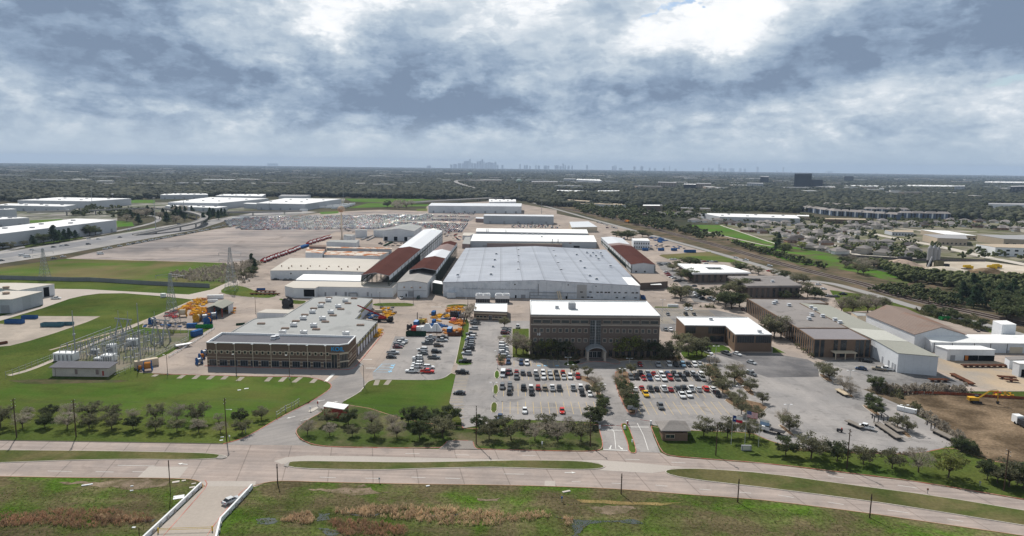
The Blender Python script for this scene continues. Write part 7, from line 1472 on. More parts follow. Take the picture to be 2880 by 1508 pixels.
cars('M1 2205 440 gp 2205 463 gp 2190 513 su 2165 569 gp 2165 600 wu 2150 627 bu 2155 650 gu 2150 668 gu 2145 690 gu 2140 722 kp 2120 763 su 2105 843 kp 2075 953 kp- 2045 1160 ks', 'in the column beside the grass strip', gl, math.pi+PAV)
cars('M1 2520 522 gu 2505 558 du 2515 540 gu 2490 672 wu 2490 702 wu 2495 730 gu 2490 752 wu 2500 776 ku 2510 795 su', 'in the column left of the planting bed', gl, 0)
cars('M1 2540 852 bu 2485 975 wv 2555 955 gu 2478 1100 gu 2555 1090 gu 2550 1155 ku', 'at the left end of the office rows', gl, DN)
gk = 'cars in the visitor parking lot'
cars('M1 1470 636 sp 1475 650 gs 1440 660 wp 1435 680 gu 1425 698 ds 1378 757 sp 1362 798 ks', 'in the first column beside the workshop', gk, 0)
cars('M1 1760 602 sp 1765 618 gs 1745 632 gs 1725 660 gp 1675 725 wu 1680 762 gs 1625 808 wu 1630 828 gu 1630 845 ku 1625 865 wu 1615 893 wu 1570 942 wp', 'in the middle column of the visitor lot', gk, math.pi)
cars('M1 1880 605 kp 1870 632 sp 1837 683 nu 1815 745 ku 1790 805 gp 1740 902 wu 1725 946 Rp', 'in the right column of the visitor lot', gk, 0)
cars('M1 1466 205 wp 1633 205 Gu', 'parked against the front bay', 'cars by the front bay', DN)
gr = 'cars behind the office block'
cars('M2 1570 370 gs 1750 370 ku 1833 370 ks 1755 317 ws 1800 317 ws 1545 522 gs 1597 522 ws 2325 320 ds', 'behind the four-storey block', gr, DN)
cars('M2 1980 758 wu 2155 763 gp 2265 768 ws 2410 970 gu', 'near the L-shaped office lawn', gr, DN+.5)
cars('M2 2410 855 ss', 'alone on the dark asphalt', gr, 0.6+DN)
cars('M2 58 495 wp', 'beside the fenced yard left of the block', gr, UP)
cars('M2 1850 120 gs 1855 150 ws 1862 175 ws 1880 190 gs 1910 207 ks 1780 100 ws 1830 85 gs 1995 205 ss 2010 215 ws 2055 228 ws 2100 165 ws 1650 35 ks', 'in the diagonal rows under the big oaks', gr, math.pi+.2)
cars('T2 1480 1080 gs 1495 1090 gs 1515 1082 ws 1535 1080 ss 1555 1080 ws 1575 1078 ks 1550 1160 ws 1560 1178 rs 1580 1195 rs 1605 1213 ss 1630 1222 ws 1670 1252 ku 1605 1035 ws 1637 1035 ws 1885 1050 ws 1930 1055 rs 1972 1055 gs 2007 1057 ws 2048 1058 gs 1950 1078 ws', 'around the white-roofed courtyard office', gr, math.pi)
cars('M3 985 838 kp', 'in the shade beside the brick office', 'cars by the warehouse', -.45)
cars('M3 935 915 bs 1115 920 tp 1190 920 wp', 'against the white flank of the warehouse', 'cars by the warehouse', -.45+math.pi)
cars('M3 600 185 wu 640 190 gs 690 190 gs 755 168 kp 560 115 ws 505 70 ws 480 130 gs', 'in the small lot by the side road', 'cars by the side road', .1)
cars('T2 2253 1018 ws 2350 1043 wp T3 18 1100 wu 15 1152 Rs', 'driving or parked along the side road', 'cars by the side road', -.6)
cars('T2 865 663 gs 885 668 ws 905 672 gs 930 680 ws 955 690 ws 960 718 du 1010 710 ws 1030 716 gs 1050 720 ws', 'at the back of the plant by the side road', 'cars by the side road', .1)
cars('M0 563 210 wp', 'beside the hangar', 'pickups on the left', .15)
cars('B3 975 252 wp', 'parked between the flatbed trailers', 'pickups on the right', -.75+math.pi)
cars('B0 2320 985 ss', 'driving over the bridge', 'cars on the road', R(57))
cars('M1 190 1240 gu', 'x', 'x', 0) if False else None
cars('T1 200 1236 ks 300 1240 gs 350 1240 gs', 'along the front of the cream shed', 'cars on the left', .3)
cars('T0 320 937 ws 540 910 gs 620 898 ws 670 893 gs 890 882 gu 893 828 ws 990 830 ws 1208 812 gs 225 995 wv 275 1010 wv 15 1045 gs 1298 738 ws 1800 680 gu 2005 645 gs 540 1025 gs 635 1007 ws 1010 980 wv', 'on the freeway at the left', 'cars on the freeway', R(42))
cars('T0 1060 930 ws 1103 917 ws 1205 900 ws 1297 884 ws 1345 876 gs 1390 868 ws 1405 864 ks 1455 856 ws 1475 851 gs 1515 842 ws 1545 838 ws 1585 830 ws 1620 826 gs 1650 820 ws 1680 814 ws 1720 804 ws 1765 797 gs 1790 792 ws 1830 786 ws 1860 780 gs 1905 771 ws 1935 766 gs 1960 760 ws 2010 750 ws 2040 745 ws 2080 737 ws 2110 731 gs 2150 720 ws 2180 712 ws 2210 706 ws 2250 697 ws 2290 686 gs 2320 680 ws 2360 668 ws 2400 660 ws 2440 652 ws', 'in the long file along the freeway fence', 'cars along the freeway fence', .7)
for k in CP: kill(CP[k])
# storage lot: the nearest row as single cars, the rest as one mass
SP = [make_car('sedan', False), make_car('suv', False)]
cr_ = random.Random(9); lots = [GP(s) for s in ('T0 2260 650 T0 2576 615 T1 0 612 T1 1400 590 T1 1800 600 T1 1690 655 T1 1000 650 T1 0 648 T0 2300 720', 'T1 -100 656 T1 1000 655 T1 2140 680 T1 2080 765 T1 1900 770 T1 1700 720 T1 1660 700 T1 1500 685 T1 1200 735 T1 0 742 T0 2350 735', 'T1 1760 632 T1 2140 638 T1 2140 662 T1 1760 650', 'T1 1830 600 T1 2140 605 T1 2150 614 T1 1830 610', 'T1 1950 565 T1 2200 568 T1 2200 588 T1 1960 582', 'T1 1700 580 T1 1790 590 T1 1770 625 T1 1600 630')]
spots = []
for L_ in lots:
 x0, x1 = min(p[0] for p in L_), max(p[0] for p in L_); y0, y1 = min(p[1] for p in L_), max(p[1] for p in L_); y = y0+2; k = 0
 while y < y1:
  x = x0
  while x < x1:
   if inside(x, y, L_) and cr_.random() < .93: spots.append((x+cr_.uniform(-.2, .2), y+cr_.uniform(-.3, .3), k))
   x += 3.1
  y += 7.2 if k % 2 == 0 else 12.0; k += 1
spots += [(x, y, 0) for x, y in scatter(GP('T2 0 680 T2 330 690 T2 480 725 T2 0 722'), 70, cr_, 4.5)]
spots.sort(key=lambda p: p[1]); NI = max(10, 300-NC[0])
cols = [(.52, .54, .57), (.52, .54, .57), (.40, .42, .46), (.26, .28, .30), (.12, .13, .14), (.02, .02, .03), (.05, .09, .2), (.3, .03, .03)]
for i, (x, y, k) in enumerate(spots[:NI]):
 p = SP[i % 2]; o = p.copy(); COL.objects.link(o); ci = cr_.randrange(8); o.color = cols[ci]+(1,); o.location = (x, y, .1); o.rotation_euler = (0, 0, UP if k % 2 else DN)
 cn = ('white', 'white', 'silver', 'grey', 'dark grey', 'black', 'blue', 'red')[ci]; tag(o, '%s car in the nearest rows of the storage lot' % cn, 'car', 'nearest %s cars of the storage lot' % cn)
for p in SP: bpy.data.objects.remove(p)
sm = [mat('stored_car_paint_%s' % n, c, rough=.45, var=0, fine=0, spec=.4) for n, c in (('white', cols[0]), ('silver', cols[3]), ('grey', cols[4]), ('black', cols[5]), ('blue', cols[6]), ('red', cols[7]))]
V = []; Fq = []; MI = []; B_ = np.array([(-2.3, -.9, .3), (2.3, -.9, .3), (2.3, .9, .3), (-2.3, .9, .3), (-2.3, -.85, .95), (2.3, -.85, .8), (2.3, .85, .8), (-2.3, .85, .95), (-1.9, -.8, .95), (1.2, -.8, .95), (1.2, .8, .95), (-1.9, .8, .95), (-1.4, -.65, 1.5), (.4, -.65, 1.5), (.4, .65, 1.5), (-1.4, .65, 1.5)])
FF = [(0, 1, 5, 4), (1, 2, 6, 5), (2, 3, 7, 6), (3, 0, 4, 7), (4, 5, 6, 7), (12, 13, 14, 15)]; FG = [(8, 9, 13, 12), (9, 10, 14, 13), (10, 11, 15, 14), (11, 8, 12, 15)]
for i, (x, y, k) in enumerate(spots[NI:]):
 s = 1 if k % 2 else -1; Q = B_.copy(); Q = np.column_stack([x-Q[:, 1]*s, y+Q[:, 0]*s, Q[:, 2]*(1+.25*(i % 3 == 0))+.08]); o = len(V)*16; V.append(Q); c = cr_.choice([0, 0, 0, 1, 1, 2, 3, 3, 4, 5] if i % 7 else [4])
 Fq += [tuple(o+j for j in f) for f in FF+FG]; MI += [c]*6+[6]*4
o = bpy.data.objects.new('stored_cars', np_mesh('stored_cars', np.vstack(V), np.array(Fq), sm+[cglass], MI)); COL.objects.link(o); tag(o, kind='stuff')
# ------------------------------------------------------------ poles, lamps, masts
def first(s): return PX(s)[0]
def pair(s): p = PX(s); g = G(p[0]); return g, max(2.0, ZH(p[1], g[1]))
WP = []
for i, (s, arms) in enumerate([('B0 168 360 M0 110 1222', 3), ('B0 765 355 M0 722 1232', 3), ('B0 2275 385 M0 2240 1218', 2), ('B1 2210 432 B1 2203 42', 2), ('B2 785 455 B2 790 140', 1), ('B2 2045 545 B2 2060 225', 2), ('B3 790 675 B3 825 275', 2), ('B3 2365 900 B3 2402 480', 2)]):
 g, h = pair(s); root = thing('utility_pole', 'dark wooden utility pole with crossarms, %s from the left along the north verge' % ORD[i], 'utility pole', g, 0, 'wooden utility poles'); mb = MB()
 mb.tube((g[0], g[1], 0), (g[0], g[1], h), .19, wood, .12, n=8); mb.build('pole', root); WP.append((g, h))
 for k in range(arms):
  z = h-.5-1.1*k; mb = MB(); mb.box((g[0], g[1], z), (.12, 1.9, .12), wood)
  for y in (-.8, 0, .8): mb.tube((g[0], g[1]+y, z), (g[0], g[1]+y, z+.28), .06, lampw, n=5)
  mb.build('crossarm', root)
 if i == 2: mb = MB(); mb.box((g[0]+.9, g[1], h-3.6), (1.8, .1, .1), steel); mb.box((g[0]+1.8, g[1], h-3.65), (.6, .25, .15), whitep); mb.build('lamp_arm', root)
mb = MB()
for (a, ha), (b, hb) in zip(WP, WP[1:]):
 for k in range(4):
  y = (-.8, 0, .8, 0)[k]; dz = (.3, .3, .3, -2.6)[k]; pr_ = None
  for i in range(9):
   t = i/8; p = (a[0]+(b[0]-a[0])*t, a[1]+(b[1]-a[1])*t+y, ha-.5+(hb-ha)*t+dz-4*.7*t*(1-t))
   if pr_: mb.tube(pr_, p, .018, dsteel, n=3, cap=False)
   pr_ = p
tag(mb.build('overhead_wires'), 'thin sagging overhead wires strung between the wooden poles of the north verge', 'wires')
for i, s in enumerate(('B0 1712 930 B0 1690 590', 'B1 218 830 B1 209 625', 'B2 1095 930 B2 1115 722', 'B2 2265 1010 B2 2285 775', 'B3 1020 1165 B3 1052 928')):
 g, h = pair(s); mb = MB(); mb.tube((g[0], g[1], 0), (g[0], g[1], h), .17 if i else .09, wood, .13, n=8)
 if i: mb.tube((g[0], g[1], h-1.2), (g[0], g[1], h-.9), .2, dsteel)
 tag(mb.build('wooden_post', loc=g), 'bare dark wooden post, %s from the left along the ditch side of the road' % ORD[i], 'post', 'wooden posts along the ditch')
def lamp(s, label, heads=2, m=None, group='parking lot lamp posts', r=.11):
 g, h = pair(s); m = m or alum; root = thing('lamp_post', label, 'lamp post', g, 0, group)
 mb = MB(); mb.tube((g[0], g[1], 0), (g[0], g[1], .8), .28, kerb_m, n=8); mb.tube((g[0], g[1], .8), (g[0], g[1], h), r, m, r*.7, n=7); mb.build('post', root)
 for k in range(heads):
  sx = 1 if k % 2 else -1; mb = MB(); mb.tube((g[0], g[1], h-.1), (g[0]+sx*.8, g[1], h), .05, m, n=4); mb.box((g[0]+sx*1.1, g[1], h), (.75, .45, .14), whitep); mb.build('lamp_head', root)
for i, s in enumerate(('M2 562 880 M2 562 805', 'M2 1180 868 M2 1180 815', 'M2 905 1180 M2 908 1078', 'M2 1108 1020 M2 1110 920', 'M2 1995 880 M2 2002 790', 'M2 2045 865 M2 2055 692', 'M2 2390 1045 M2 2398 932', 'M2 2285 1230 M2 2295 1093', 'M2 1508 440 M2 1512 225', 'M3 812 1155 M3 820 938', 'B3 193 160 B3 207 28', 'B3 1348 280 B3 1368 33', 'M1 2432 925 M1 2432 740', 'M1 2390 1205 M1 2393 1058', 'M2 588 965 M2 590 880')):
 lamp(s, 'slim grey lamp post with pale heads %s' % ('left of the entrance arch', 'right of the entrance arch', 'left of the central drive', 'right of the central drive', 'at the right end of the first car row', 'before the L-shaped office', 'on the outer curved island', 'beside the lower curved island', 'behind the four-storey block', 'by the warehouse apron', 'on the island near the white flatbed truck', 'on the island by the gooseneck trailers', 'on the red-kerbed planting bed', 'on the small green island', 'near the entrance lawn')[i])
for i, s in enumerate(('M1 1086 1105 M1 1080 885', 'M0 1687 980 M0 1680 780', 'M0 2380 995 M0 2373 775', 'M1 338 1025 M1 330 785', 'M1 1650 965 M1 1648 720', 'M1 1820 600 M1 1820 470', 'B0 1402 1400 B0 1400 1262', 'M1 1583 275 M1 1582 95', 'M1 1248 268 M1 1246 150', 'D 2300 425 D 2285 112', 'M1 2132 275 M1 2135 210')):
 lamp(s, 'dark lamp post %s' % ('with a round sign at the drive corner', 'at the west end of the brick office front', 'before the middle of the brick office front', 'before the right half of the brick office front', 'in the middle of the visitor lot', 'among the equipment above the visitor lot', 'at the bottom edge by the bridge', 'before the gabled front bay', 'on the grass island before the cream shed', 'in the left equipment yard', 'before the huge shed')[i], 1, wood, 'dark lamp posts')
for i, s in enumerate(('T0 930 520 T0 915 300', 'T0 1568 745 T0 1562 415', 'T0 1856 640 T0 1850 410', 'T1 880 505 T1 880 288', 'T2 298 580 T2 298 438', 'T1 135 540 T1 132 438', 'T1 2070 410 T1 2070 312')):
 g, h = pair(s); mb = MB(); mb.tube((g[0], g[1], 0), (g[0], g[1], h), .45, steel, .25, n=6); mb.lathe((g[0], g[1], h-1), [(.3, 0), (1.8, .3), (1.8, .8), (.3, 1)], greyp, 10); tag(mb.build('light_mast', loc=g), 'tall thin freeway light mast, %s from the left' % ORD[(0, 1, 2, 4, 6, 3, 5)[i]], 'light mast', 'freeway light masts')
for i, s in enumerate(('M0 765 830 M0 726 335', 'M0 1417 850 M0 1383 262')):
 g, h = pair(s); mb = MB(); mb.tube((g[0], g[1], 0), (g[0], g[1], h), .38, steel, .14, n=8); mb.tube((g[0], g[1], h*.5), (g[0], g[1], h*.53), .6, steel, n=8); tag(mb.build('steel_pole', loc=g), 'very tall tapering grey steel pole at the %s of the substation' % ('left edge' if i == 0 else 'centre'), 'steel pole')
# ------------------------------------------------------------ lattice pylons and the substation
def pylon(label, s, w=6.0, arms=(1.0, .86)):
 g, h = pair(s); root = thing('lattice_pylon', label, 'pylon', g); mb = MB(); n = 9; lv = []
 for k in range(n+1): t = k/n; q = w/2*(1-t)**1.3+.5; lv.append([(g[0]+a*q, g[1]+b*q, h*t) for a, b in ((-1, -1), (1, -1), (1, 1), (-1, 1))])
 for k in range(n):
  for j in range(4):
   mb.tube(lv[k][j], lv[k+1][j], .13, steel, n=3, cap=False); mb.tube(lv[k][j], lv[k+1][(j+1) % 4], .07, steel, n=3, cap=False); mb.tube(lv[k][(j+1) % 4], lv[k+1][j], .07, steel, n=3, cap=False); mb.tube(lv[k+1][j], lv[k+1][(j+1) % 4], .07, steel, n=3, cap=False)
 mb.build('lattice_mast', root)
 for a in arms:
  mb = MB(); z = h*a-1; L = 7.5
  for s_ in (-1, 1): mb.tube((g[0], g[1], z+1), (g[0]+s_*L, g[1], z), .1, steel, n=3); mb.tube((g[0], g[1], z-.6), (g[0]+s_*L, g[1], z), .1, steel, n=3); mb.tube((g[0]+s_*L, g[1], z), (g[0]+s_*L, g[1], z-1.8), .14, greyp, n=4)
  mb.build('crossarm', root)
pylon('tall lattice pylon beside the dark pines at the left of the cream shed', 'M0 2330 130 T0 2290 915', arms=(.90, .74))
pylon('tall thin lattice pylon behind the red and yellow equipment yard', 'M0 1740 475 T0 1670 1180', 5, (1.0,))
pylon('faint lattice pylon on the grass field near the freeway', 'T0 455 1240 T0 430 925', 5, (.96, .8))
def gantry(label, s, bw):
 p = PX(s); a, b = G(p[0]), G(p[1]); h = ZH(p[2], a[1]); root = thing('line_gantry', label, 'gantry', a)
 for q in (a, b):
  mb = MB()
  for dy in (-3, 3): mb.tube((q[0]+dy*.25, q[1]+dy, 0), (q[0], q[1], h), .34, steel, .22, n=6)
  mb.tube((q[0], q[1], h), (q[0], q[1], h+4), .1, steel); mb.build('leg', root)
 mb = MB(); d = ((b[0]-a[0])*.4, (b[1]-a[1])*.4); mb.tube((a[0]-d[0], a[1]-d[1], h), (b[0]+d[0], b[1]+d[1], h), .3, steel, n=4)
 for t in (-.3, .1, .5, .9, 1.3): x, y = a[0]+(b[0]-a[0])*t, a[1]+(b[1]-a[1])*t; mb.tube((x, y, h), (x, y, h-1.8), .13, greyp, n=5)
 mb.build('beam', root)
gantry('grey steel A-frame gantry at the left rear of the substation', 'M0 1205 600 M0 1300 610 M0 1180 415', 0)
gantry('grey steel A-frame gantry at the right rear of the substation', 'M0 1570 650 M0 1675 660 M0 1560 425', 0)
sr = random.Random(4); sub = GP('M0 620 800 M0 1120 600 M0 1720 600 M0 1700 680 M0 1330 880 M0 1180 860'); pts = scatter(sub, 74, sr, 3.0); pts.sort(key=lambda p: p[0]/p[1])
SW = []
for v in range(3):
 root = thing('switchgear', 'x', 'switchgear', (0, 0, 0)); H = (4.5, 6.2, 3.2)[v]
 for x in ((-1.2, 1.2), (0,), (-1.4, 0, 1.4))[v]: mb = MB(); mb.tube((x, 0, 0), (x, 0, H*.62), .13, steel, n=5); mb.build('post', root); mb = MB(); mb.lathe((x, 0, H*.62), [(.12, 0)]+[(.24 if k % 2 else .14, .12*k+.05) for k in range(int(H*2.6))], greyp, 7); mb.build('insulator', root)
 if v != 1: mb = MB(); mb.box((0, 0, H*.62), (3.0, .25, .2), steel); mb.build('crossbeam', root)
 SW.append(root)
for i, p in enumerate(pts): dup(SW[i % 3], (p[0], p[1], 0), sr.choice([0, .9, 1.57])+PAV, 'grey %s standing in the substation, %s of its kind from the left' % (('twin-post switch', 'single tall insulator post', 'three-post disconnector')[i % 3], ORD[i//3]), 'substation %s' % ('twin-post switches', 'single insulator posts', 'three-post disconnectors')[i % 3])
for r in SW: kill(r)
for i in range(5):
 a, b = lerp(sub[0], sub[5], i/5), lerp(sub[1], sub[3], i/5); mb = MB(); z = 5.2+i % 2
 mb.tube((a[0], a[1], z), (b[0], b[1], z), .11, alum, n=5)
 for k in range(9): q = lerp(a, b, k/8); mb.tube((q[0], q[1], 0), (q[0], q[1], z), .12, steel, n=5)
 tag(mb.build('busbar', loc=(a[0], a[1], 0)), 'long raised aluminium busbar on posts crossing the substation', 'busbar', 'substation busbars')
for i, (s, d) in enumerate((('M0 670 832', (9, 4, 3.5)), ('M0 1100 842', (5, 4, 3)), ('M0 1010 850', (4, 3, 2)), ('M0 1130 770', (3, 3, 4.5)), ('M0 1340 680', (5, 3, 3)), ('M0 960 765', (3, 2, 2)))):
 g = G(first(s)); root = thing('transformer', '%s white transformer with radiator fins, %s' % ('largest' if i == 0 else 'small', ('at the corner behind the control house', 'right behind the control house', 'tan-based one behind the control house roof', 'upright one in the middle of the switchgear', 'under the tall steel pole', 'among the left switchgear')[i]), 'transformer', g)
 mb = MB(); mb.box((g[0], g[1], d[2]/2), d, whitep); mb.build('tank', root); mb = MB()
 for k in range(5): mb.box((g[0]-d[0]/2+(k+.5)*d[0]/5, g[1]-d[1]/2-.25, d[2]*.45), (.2, .5, d[2]*.7), greyp)
 mb.build('radiator', root)
 for k in (-.3, 0, .3): mb = MB(); mb.lathe((g[0]+k*d[0], g[1], d[2]), [(.3, 0), (.16, .3), (.26, .6), (.14, .9), (.1, 1.8)], steel, 7); mb.build('bushing', root)
# ------------------------------------------------------------ fences
def fence(name, label, s, h, m, pm, step=3.0, rail=True, d=.08, gap=0.0):
 ln = GP(s); root = thing(name, label, 'fence', (ln[0][0], ln[0][1], 0)); mb = MB(); pb = MB()
 for a, b in zip(ln, ln[1:]):
  L = math.hypot(b[0]-a[0], b[1]-a[1]); rz = math.atan2(b[1]-a[1], b[0]-a[0]); c = lerp(a, b, .5)
  if m: mb.box((c[0], c[1], gap+(h-gap)/2), (L, d, h-gap), m, rz)
  if rail:
   for z in (h*.5, h-.1): mb.box((c[0], c[1], z), (L, .06, .07), pm, rz)
  for k in range(int(L/step)+1): q = lerp(a, b, min(1, k*step/L)); pb.tube((q[0], q[1], 0), (q[0], q[1], h+.2), .09, pm, n=4)
 mb.build('panel' if m else 'rail', root); tag(pb.build('posts', root), kind='stuff')
fence('metal_fence', 'long grey corrugated metal fence between the two fields on the left', 'T0 -300 1222 T0 0 1236 T0 740 1258 M0 900 40 M0 1500 78 M0 2110 106', 2.9, mat('weathered_metal_fence', (0.21, 0.225, 0.23), var=.15, scale=.2), dsteel, 9, False, .12)
fence('chain_fence', 'black chain-link fence between the grass strip and the equipment yard', 'C 2085 490 C 2010 770 C 1975 990', 2.4, None, dsteel, 2.0)
fence('chain_fence', 'thin chain-link fence round the substation and control house', 'M0 60 1010 M0 520 830 M0 1160 570 M0 1900 560 M0 1900 640 M0 1430 890 M0 1150 1010', 2.3, None, steel, 3.5)
fence('chain_fence', 'galvanised chain-link fence beside the west entrance drive', 'B1 205 165 B1 300 100 B1 385 60 B1 440 20', 2.2, None, steel, 3.0)
fence('guard_rail', 'white guard rail along the edge of the left equipment yard', 'M0 1700 810 M0 1960 660 M0 2160 520', .9, whitep, steel, 4, False, .12, .5)
fence('chain_fence', 'thin rail fence behind the flag lawn hedges', 'B1 2250 300 B1 2570 300 B2 860 300', 1.6, None, dsteel, 3.0)
fence('silt_fence', 'rust orange silt fence along the top of the excavated lot', 'M3 1345 1172 M3 1700 1178 M3 1985 1192 M3 2300 1215 M3 2700 1235', 1.1, mat('orange_mesh', (0.27, 0.085, 0.05), var=.25, scale=.3), wood, 5, False)
fence('board_fence', 'long grey board fence behind the batching yard houses', 'T3 740 1005 T3 1500 1052 T3 2190 1058', 2.2, mat('grey_boards', (0.17, 0.15, 0.14), var=.15), wood, 8, False)
fence('board_fence', 'grey board fence backing the first houses by the park lawn', 'T3 60 850 T3 360 935 T3 480 950', 2.2, MATS['grey_boards'], wood, 8, False)
# bridge parapets and gate
def parapet(label, s, h=1.15):
 ln = GP(s); root = thing('bridge_parapet', label, 'parapet', (ln[0][0], ln[0][1], 0)); mb = MB(); ribbon(mb, ln, .45, .07+h, whitep, h=h); mb.build('rail_wall', root); mb = MB(); acc = 0
 for a, b in zip(ln, ln[1:]):
  L = math.hypot(b[0]-a[0], b[1]-a[1])
  for k in range(int(L/3.2)): q = lerp(a, b, (k+.5)*3.2/L); mb.box((q[0], q[1], .3), (.9, .9, .9), concrete_m, math.atan2(b[1]-a[1], b[0]-a[0]))
 mb.build('buttress', root)
parapet('white concrete parapet on the left side of the bridge', 'B0 2020 850 B0 1780 1080 B0 1440 1400'); parapet('white concrete parapet with buttresses on the right side of the bridge', 'B0 2530 868 B0 2500 905 B0 2215 1210 B0 2160 1440')
a, b = GP('B0 1588 1318 B0 2132 1300'); root = thing('swing_gate', 'yellow tubular swing gate across the bridge at the bottom', 'gate', (a[0], a[1], 0)); yl = mat('yellow_gate_paint', (0.62, 0.44, 0.05), var=.1)
for q in (a, b): mb = MB(); mb.tube((q[0], q[1], 0), (q[0], q[1], 1.3), .16, yl, n=8); mb.build('gate_post', root)
mb = MB()
for z in (.75, 1.1): mb.tube((a[0], a[1], z), (b[0], b[1], z), .045, yl, n=5)
mb.build('gate_bar', root)
# ------------------------------------------------------------ gates, guard house, flags, signs
hg = HT('B2 1512 402', 'B2 1500 300'); root, f = prism_building('guard_house', 'small brick guard house with grey hip roof beside the central gate', '', 2.9, brickr, goff, cat='guard house', fp=[G(p, 2.9)[:2] for p in PX('B2 1512 308 B2 1765 312 B2 1720 225 B2 1480 222')])
for c in list(root.children):
 if c.name.startswith('roof'): bpy.data.objects.remove(c)
e = [G(p, 2.9)[:2] for p in PX('B2 1497 299 B2 1797 301 B2 1741 201 B2 1438 200')]; cx, cy = sum(p[0] for p in e)/4, sum(p[1] for p in e)/4
mb = MB(); vs = [(x, y, 2.9) for x, y in e]+[(x, y, 3.15) for x, y in e]+[(cx-1.2, cy, 5.0), (cx+1.2, cy, 5.0)]
mb.add(vs, [(4, 5, 9, 8), (5, 6, 9), (6, 7, 8, 9), (7, 4, 8), (0, 1, 5, 4), (1, 2, 6, 5), (2, 3, 7, 6), (3, 0, 4, 7), (3, 2, 1, 0)], mat('slate_shingles', (0.26, 0.24, 0.225), var=.1, scale=.3, fine=.12)); mb.build('roof', root)
w = Wall(f[0], f[1], root); w.windows([w.L*.3], 1.0, 2.9, 1.3, cream, glass, mull=1)
root, f = prism_building('gate_canopy', 'white sloped canopy over the west gate booth beside the drive', 'B1 680 50 B1 880 80 B1 925 36 B1 722 8', 3.6, redtrim, wroof, cat='gate booth', over=.2)
def boom_gate(label, s, col):
 a, b = GP(s); root = thing('barrier_gate', label, 'barrier', (a[0], a[1], 0)); mb = MB(); mb.box((a[0], a[1], .7), (.6, .6, 1.3), whitep); mb.build('cabinet', root); mb = MB(); mb.tube((a[0], a[1], 1.1), (b[0], b[1], 1.15), .07, col, n=5); mb.build('boom', root)
boom_gate('striped barrier across the left lane of the central gate', 'B2 880 275 B2 1030 270', redtrim); boom_gate('barrier across the inner left lane beside the gate island', 'B2 1130 280 B2 1045 272', redtrim); boom_gate('barrier across the right lane beside the guard house', 'B2 1392 228 B2 1285 212', redtrim); boom_gate('barrier on the gate island across the outbound lane', 'B2 1155 228 B2 1230 222', whitep)
for i, (s, l) in enumerate((('B2 1160 250', 'red and white card reader on the gate island'), ('B2 1205 435 ', 'white bollard sign at the foot of the gate island'), ('B2 302 455', 'white marker post on the verge left of the gate'), ('B1 620 45', 'red card reader on the west drive island'), ('B1 545 100', 'cream bollard on the west drive island'), ('B0 2465 310', 'small white notice post on the left verge'))):
 g = G(first(s)); root = thing('marker_post', l, 'marker post', g); mb = MB(); mb.tube((g[0], g[1], 0), (g[0], g[1], 1.1), .08, steel); mb.build('post', root); mb = MB(); mb.box((g[0], g[1], 1.4), (.45, .15, .9), redtrim if 'red' in l else whitep); mb.build('panel', root)
g = G(first('B2 1205 130')); root = thing('notice_board', 'blue-grey notice board on the mulch island above the central gate', 'notice board', g); mb = MB(); mb.box((g[0], g[1], 2.6), (3.4, .2, 1.3), greyp); mb.build('board', root)
for dx in (-1.2, 1.2): mb = MB(); mb.tube((g[0]+dx, g[1], 0), (g[0]+dx, g[1], 2), .1, steel); mb.build('leg', root)
g = G(first('B2 2350 492')); root = thing('monument_sign', 'low grey monument sign with pale panel in front of the flagpoles', 'sign', g); mb = MB(); mb.box((g[0], g[1], .9), (3.0, .6, 1.8), greyp); mb.build('base', root); mb = MB(); mb.box((g[0], g[1]-.33, 1.0), (2.3, .1, 1.2), mat('pale_sign_panel', (.55, .55, .45))); mb.build('panel', root)
fr, fwh, fbl = mat('flag_red', (.50, .03, .05), var=.05), mat('flag_white', (.75, .75, .76), var=.04), mat('flag_blue', (.03, .06, .22), var=.05); fl_ = mat('flag_pale_blue', (.30, .42, .62), var=.1)
def flag(label, s, kind, size):
 p = PX(s); g = G(p[0]); h = ZH(p[1], g[1]); root = thing('flagpole', label, 'flagpole', g, 0); mb = MB(); mb.tube((g[0], g[1], 0), (g[0], g[1], h), .09, alum, .05, n=8); mb.build('pole', root)
 mb = MB(); W_, H_ = size; nx, ny = 12, 13
 def P(i, j): u = i/nx; return (g[0]+.1+W_*u*.97, g[1]+.22*math.sin(u*7+j*.1), h-.3-H_*j/ny-W_*.20*u)
 star = [(P(2, 6)[0]+.42*(1 if k % 2 == 0 else .4)*math.sin(k*.628), g[1]-.30, P(2, 6)[2]+.42*(1 if k % 2 == 0 else .4)*math.cos(k*.628)) for k in range(10)]
 for i in range(nx):
  for j in range(ny):
   if kind == 'us': m = fbl if (i < 5 and j < 7) else (fr if j % 2 == 0 else fwh)
   elif kind == 'tx': m = fbl if i < 4 else (fwh if j < 6.5 else fr)
   else: m = fwh if j < 5 else fl_
   mb.add([P(i, j), P(i+1, j), P(i+1, j+1), P(i, j+1)], [(0, 1, 2, 3)], m)
 if kind == 'tx': mb.add(star, [tuple(range(10))], fwh)
 if kind == 'us':
  for i in range(5):
   for j in range(4): q = P(.5+i, 1+j*1.6); mb.box((q[0], q[1]-.04, q[2]), (.09, .02, .09), fwh)
 mb.build('flag', root)
flag('left flagpole flying the red, white and blue lone-star state flag', 'B2 2198 440 B2 2228 128', 'tx', (3.2, 2.0)); flag('tallest middle flagpole flying the national stars and stripes', 'B2 2335 440 B2 2366 82', 'us', (3.6, 2.0)); flag('right flagpole flying a pale blue and white flag', 'B2 2472 460 B2 2505 165', 'co', (3.0, 1.8))
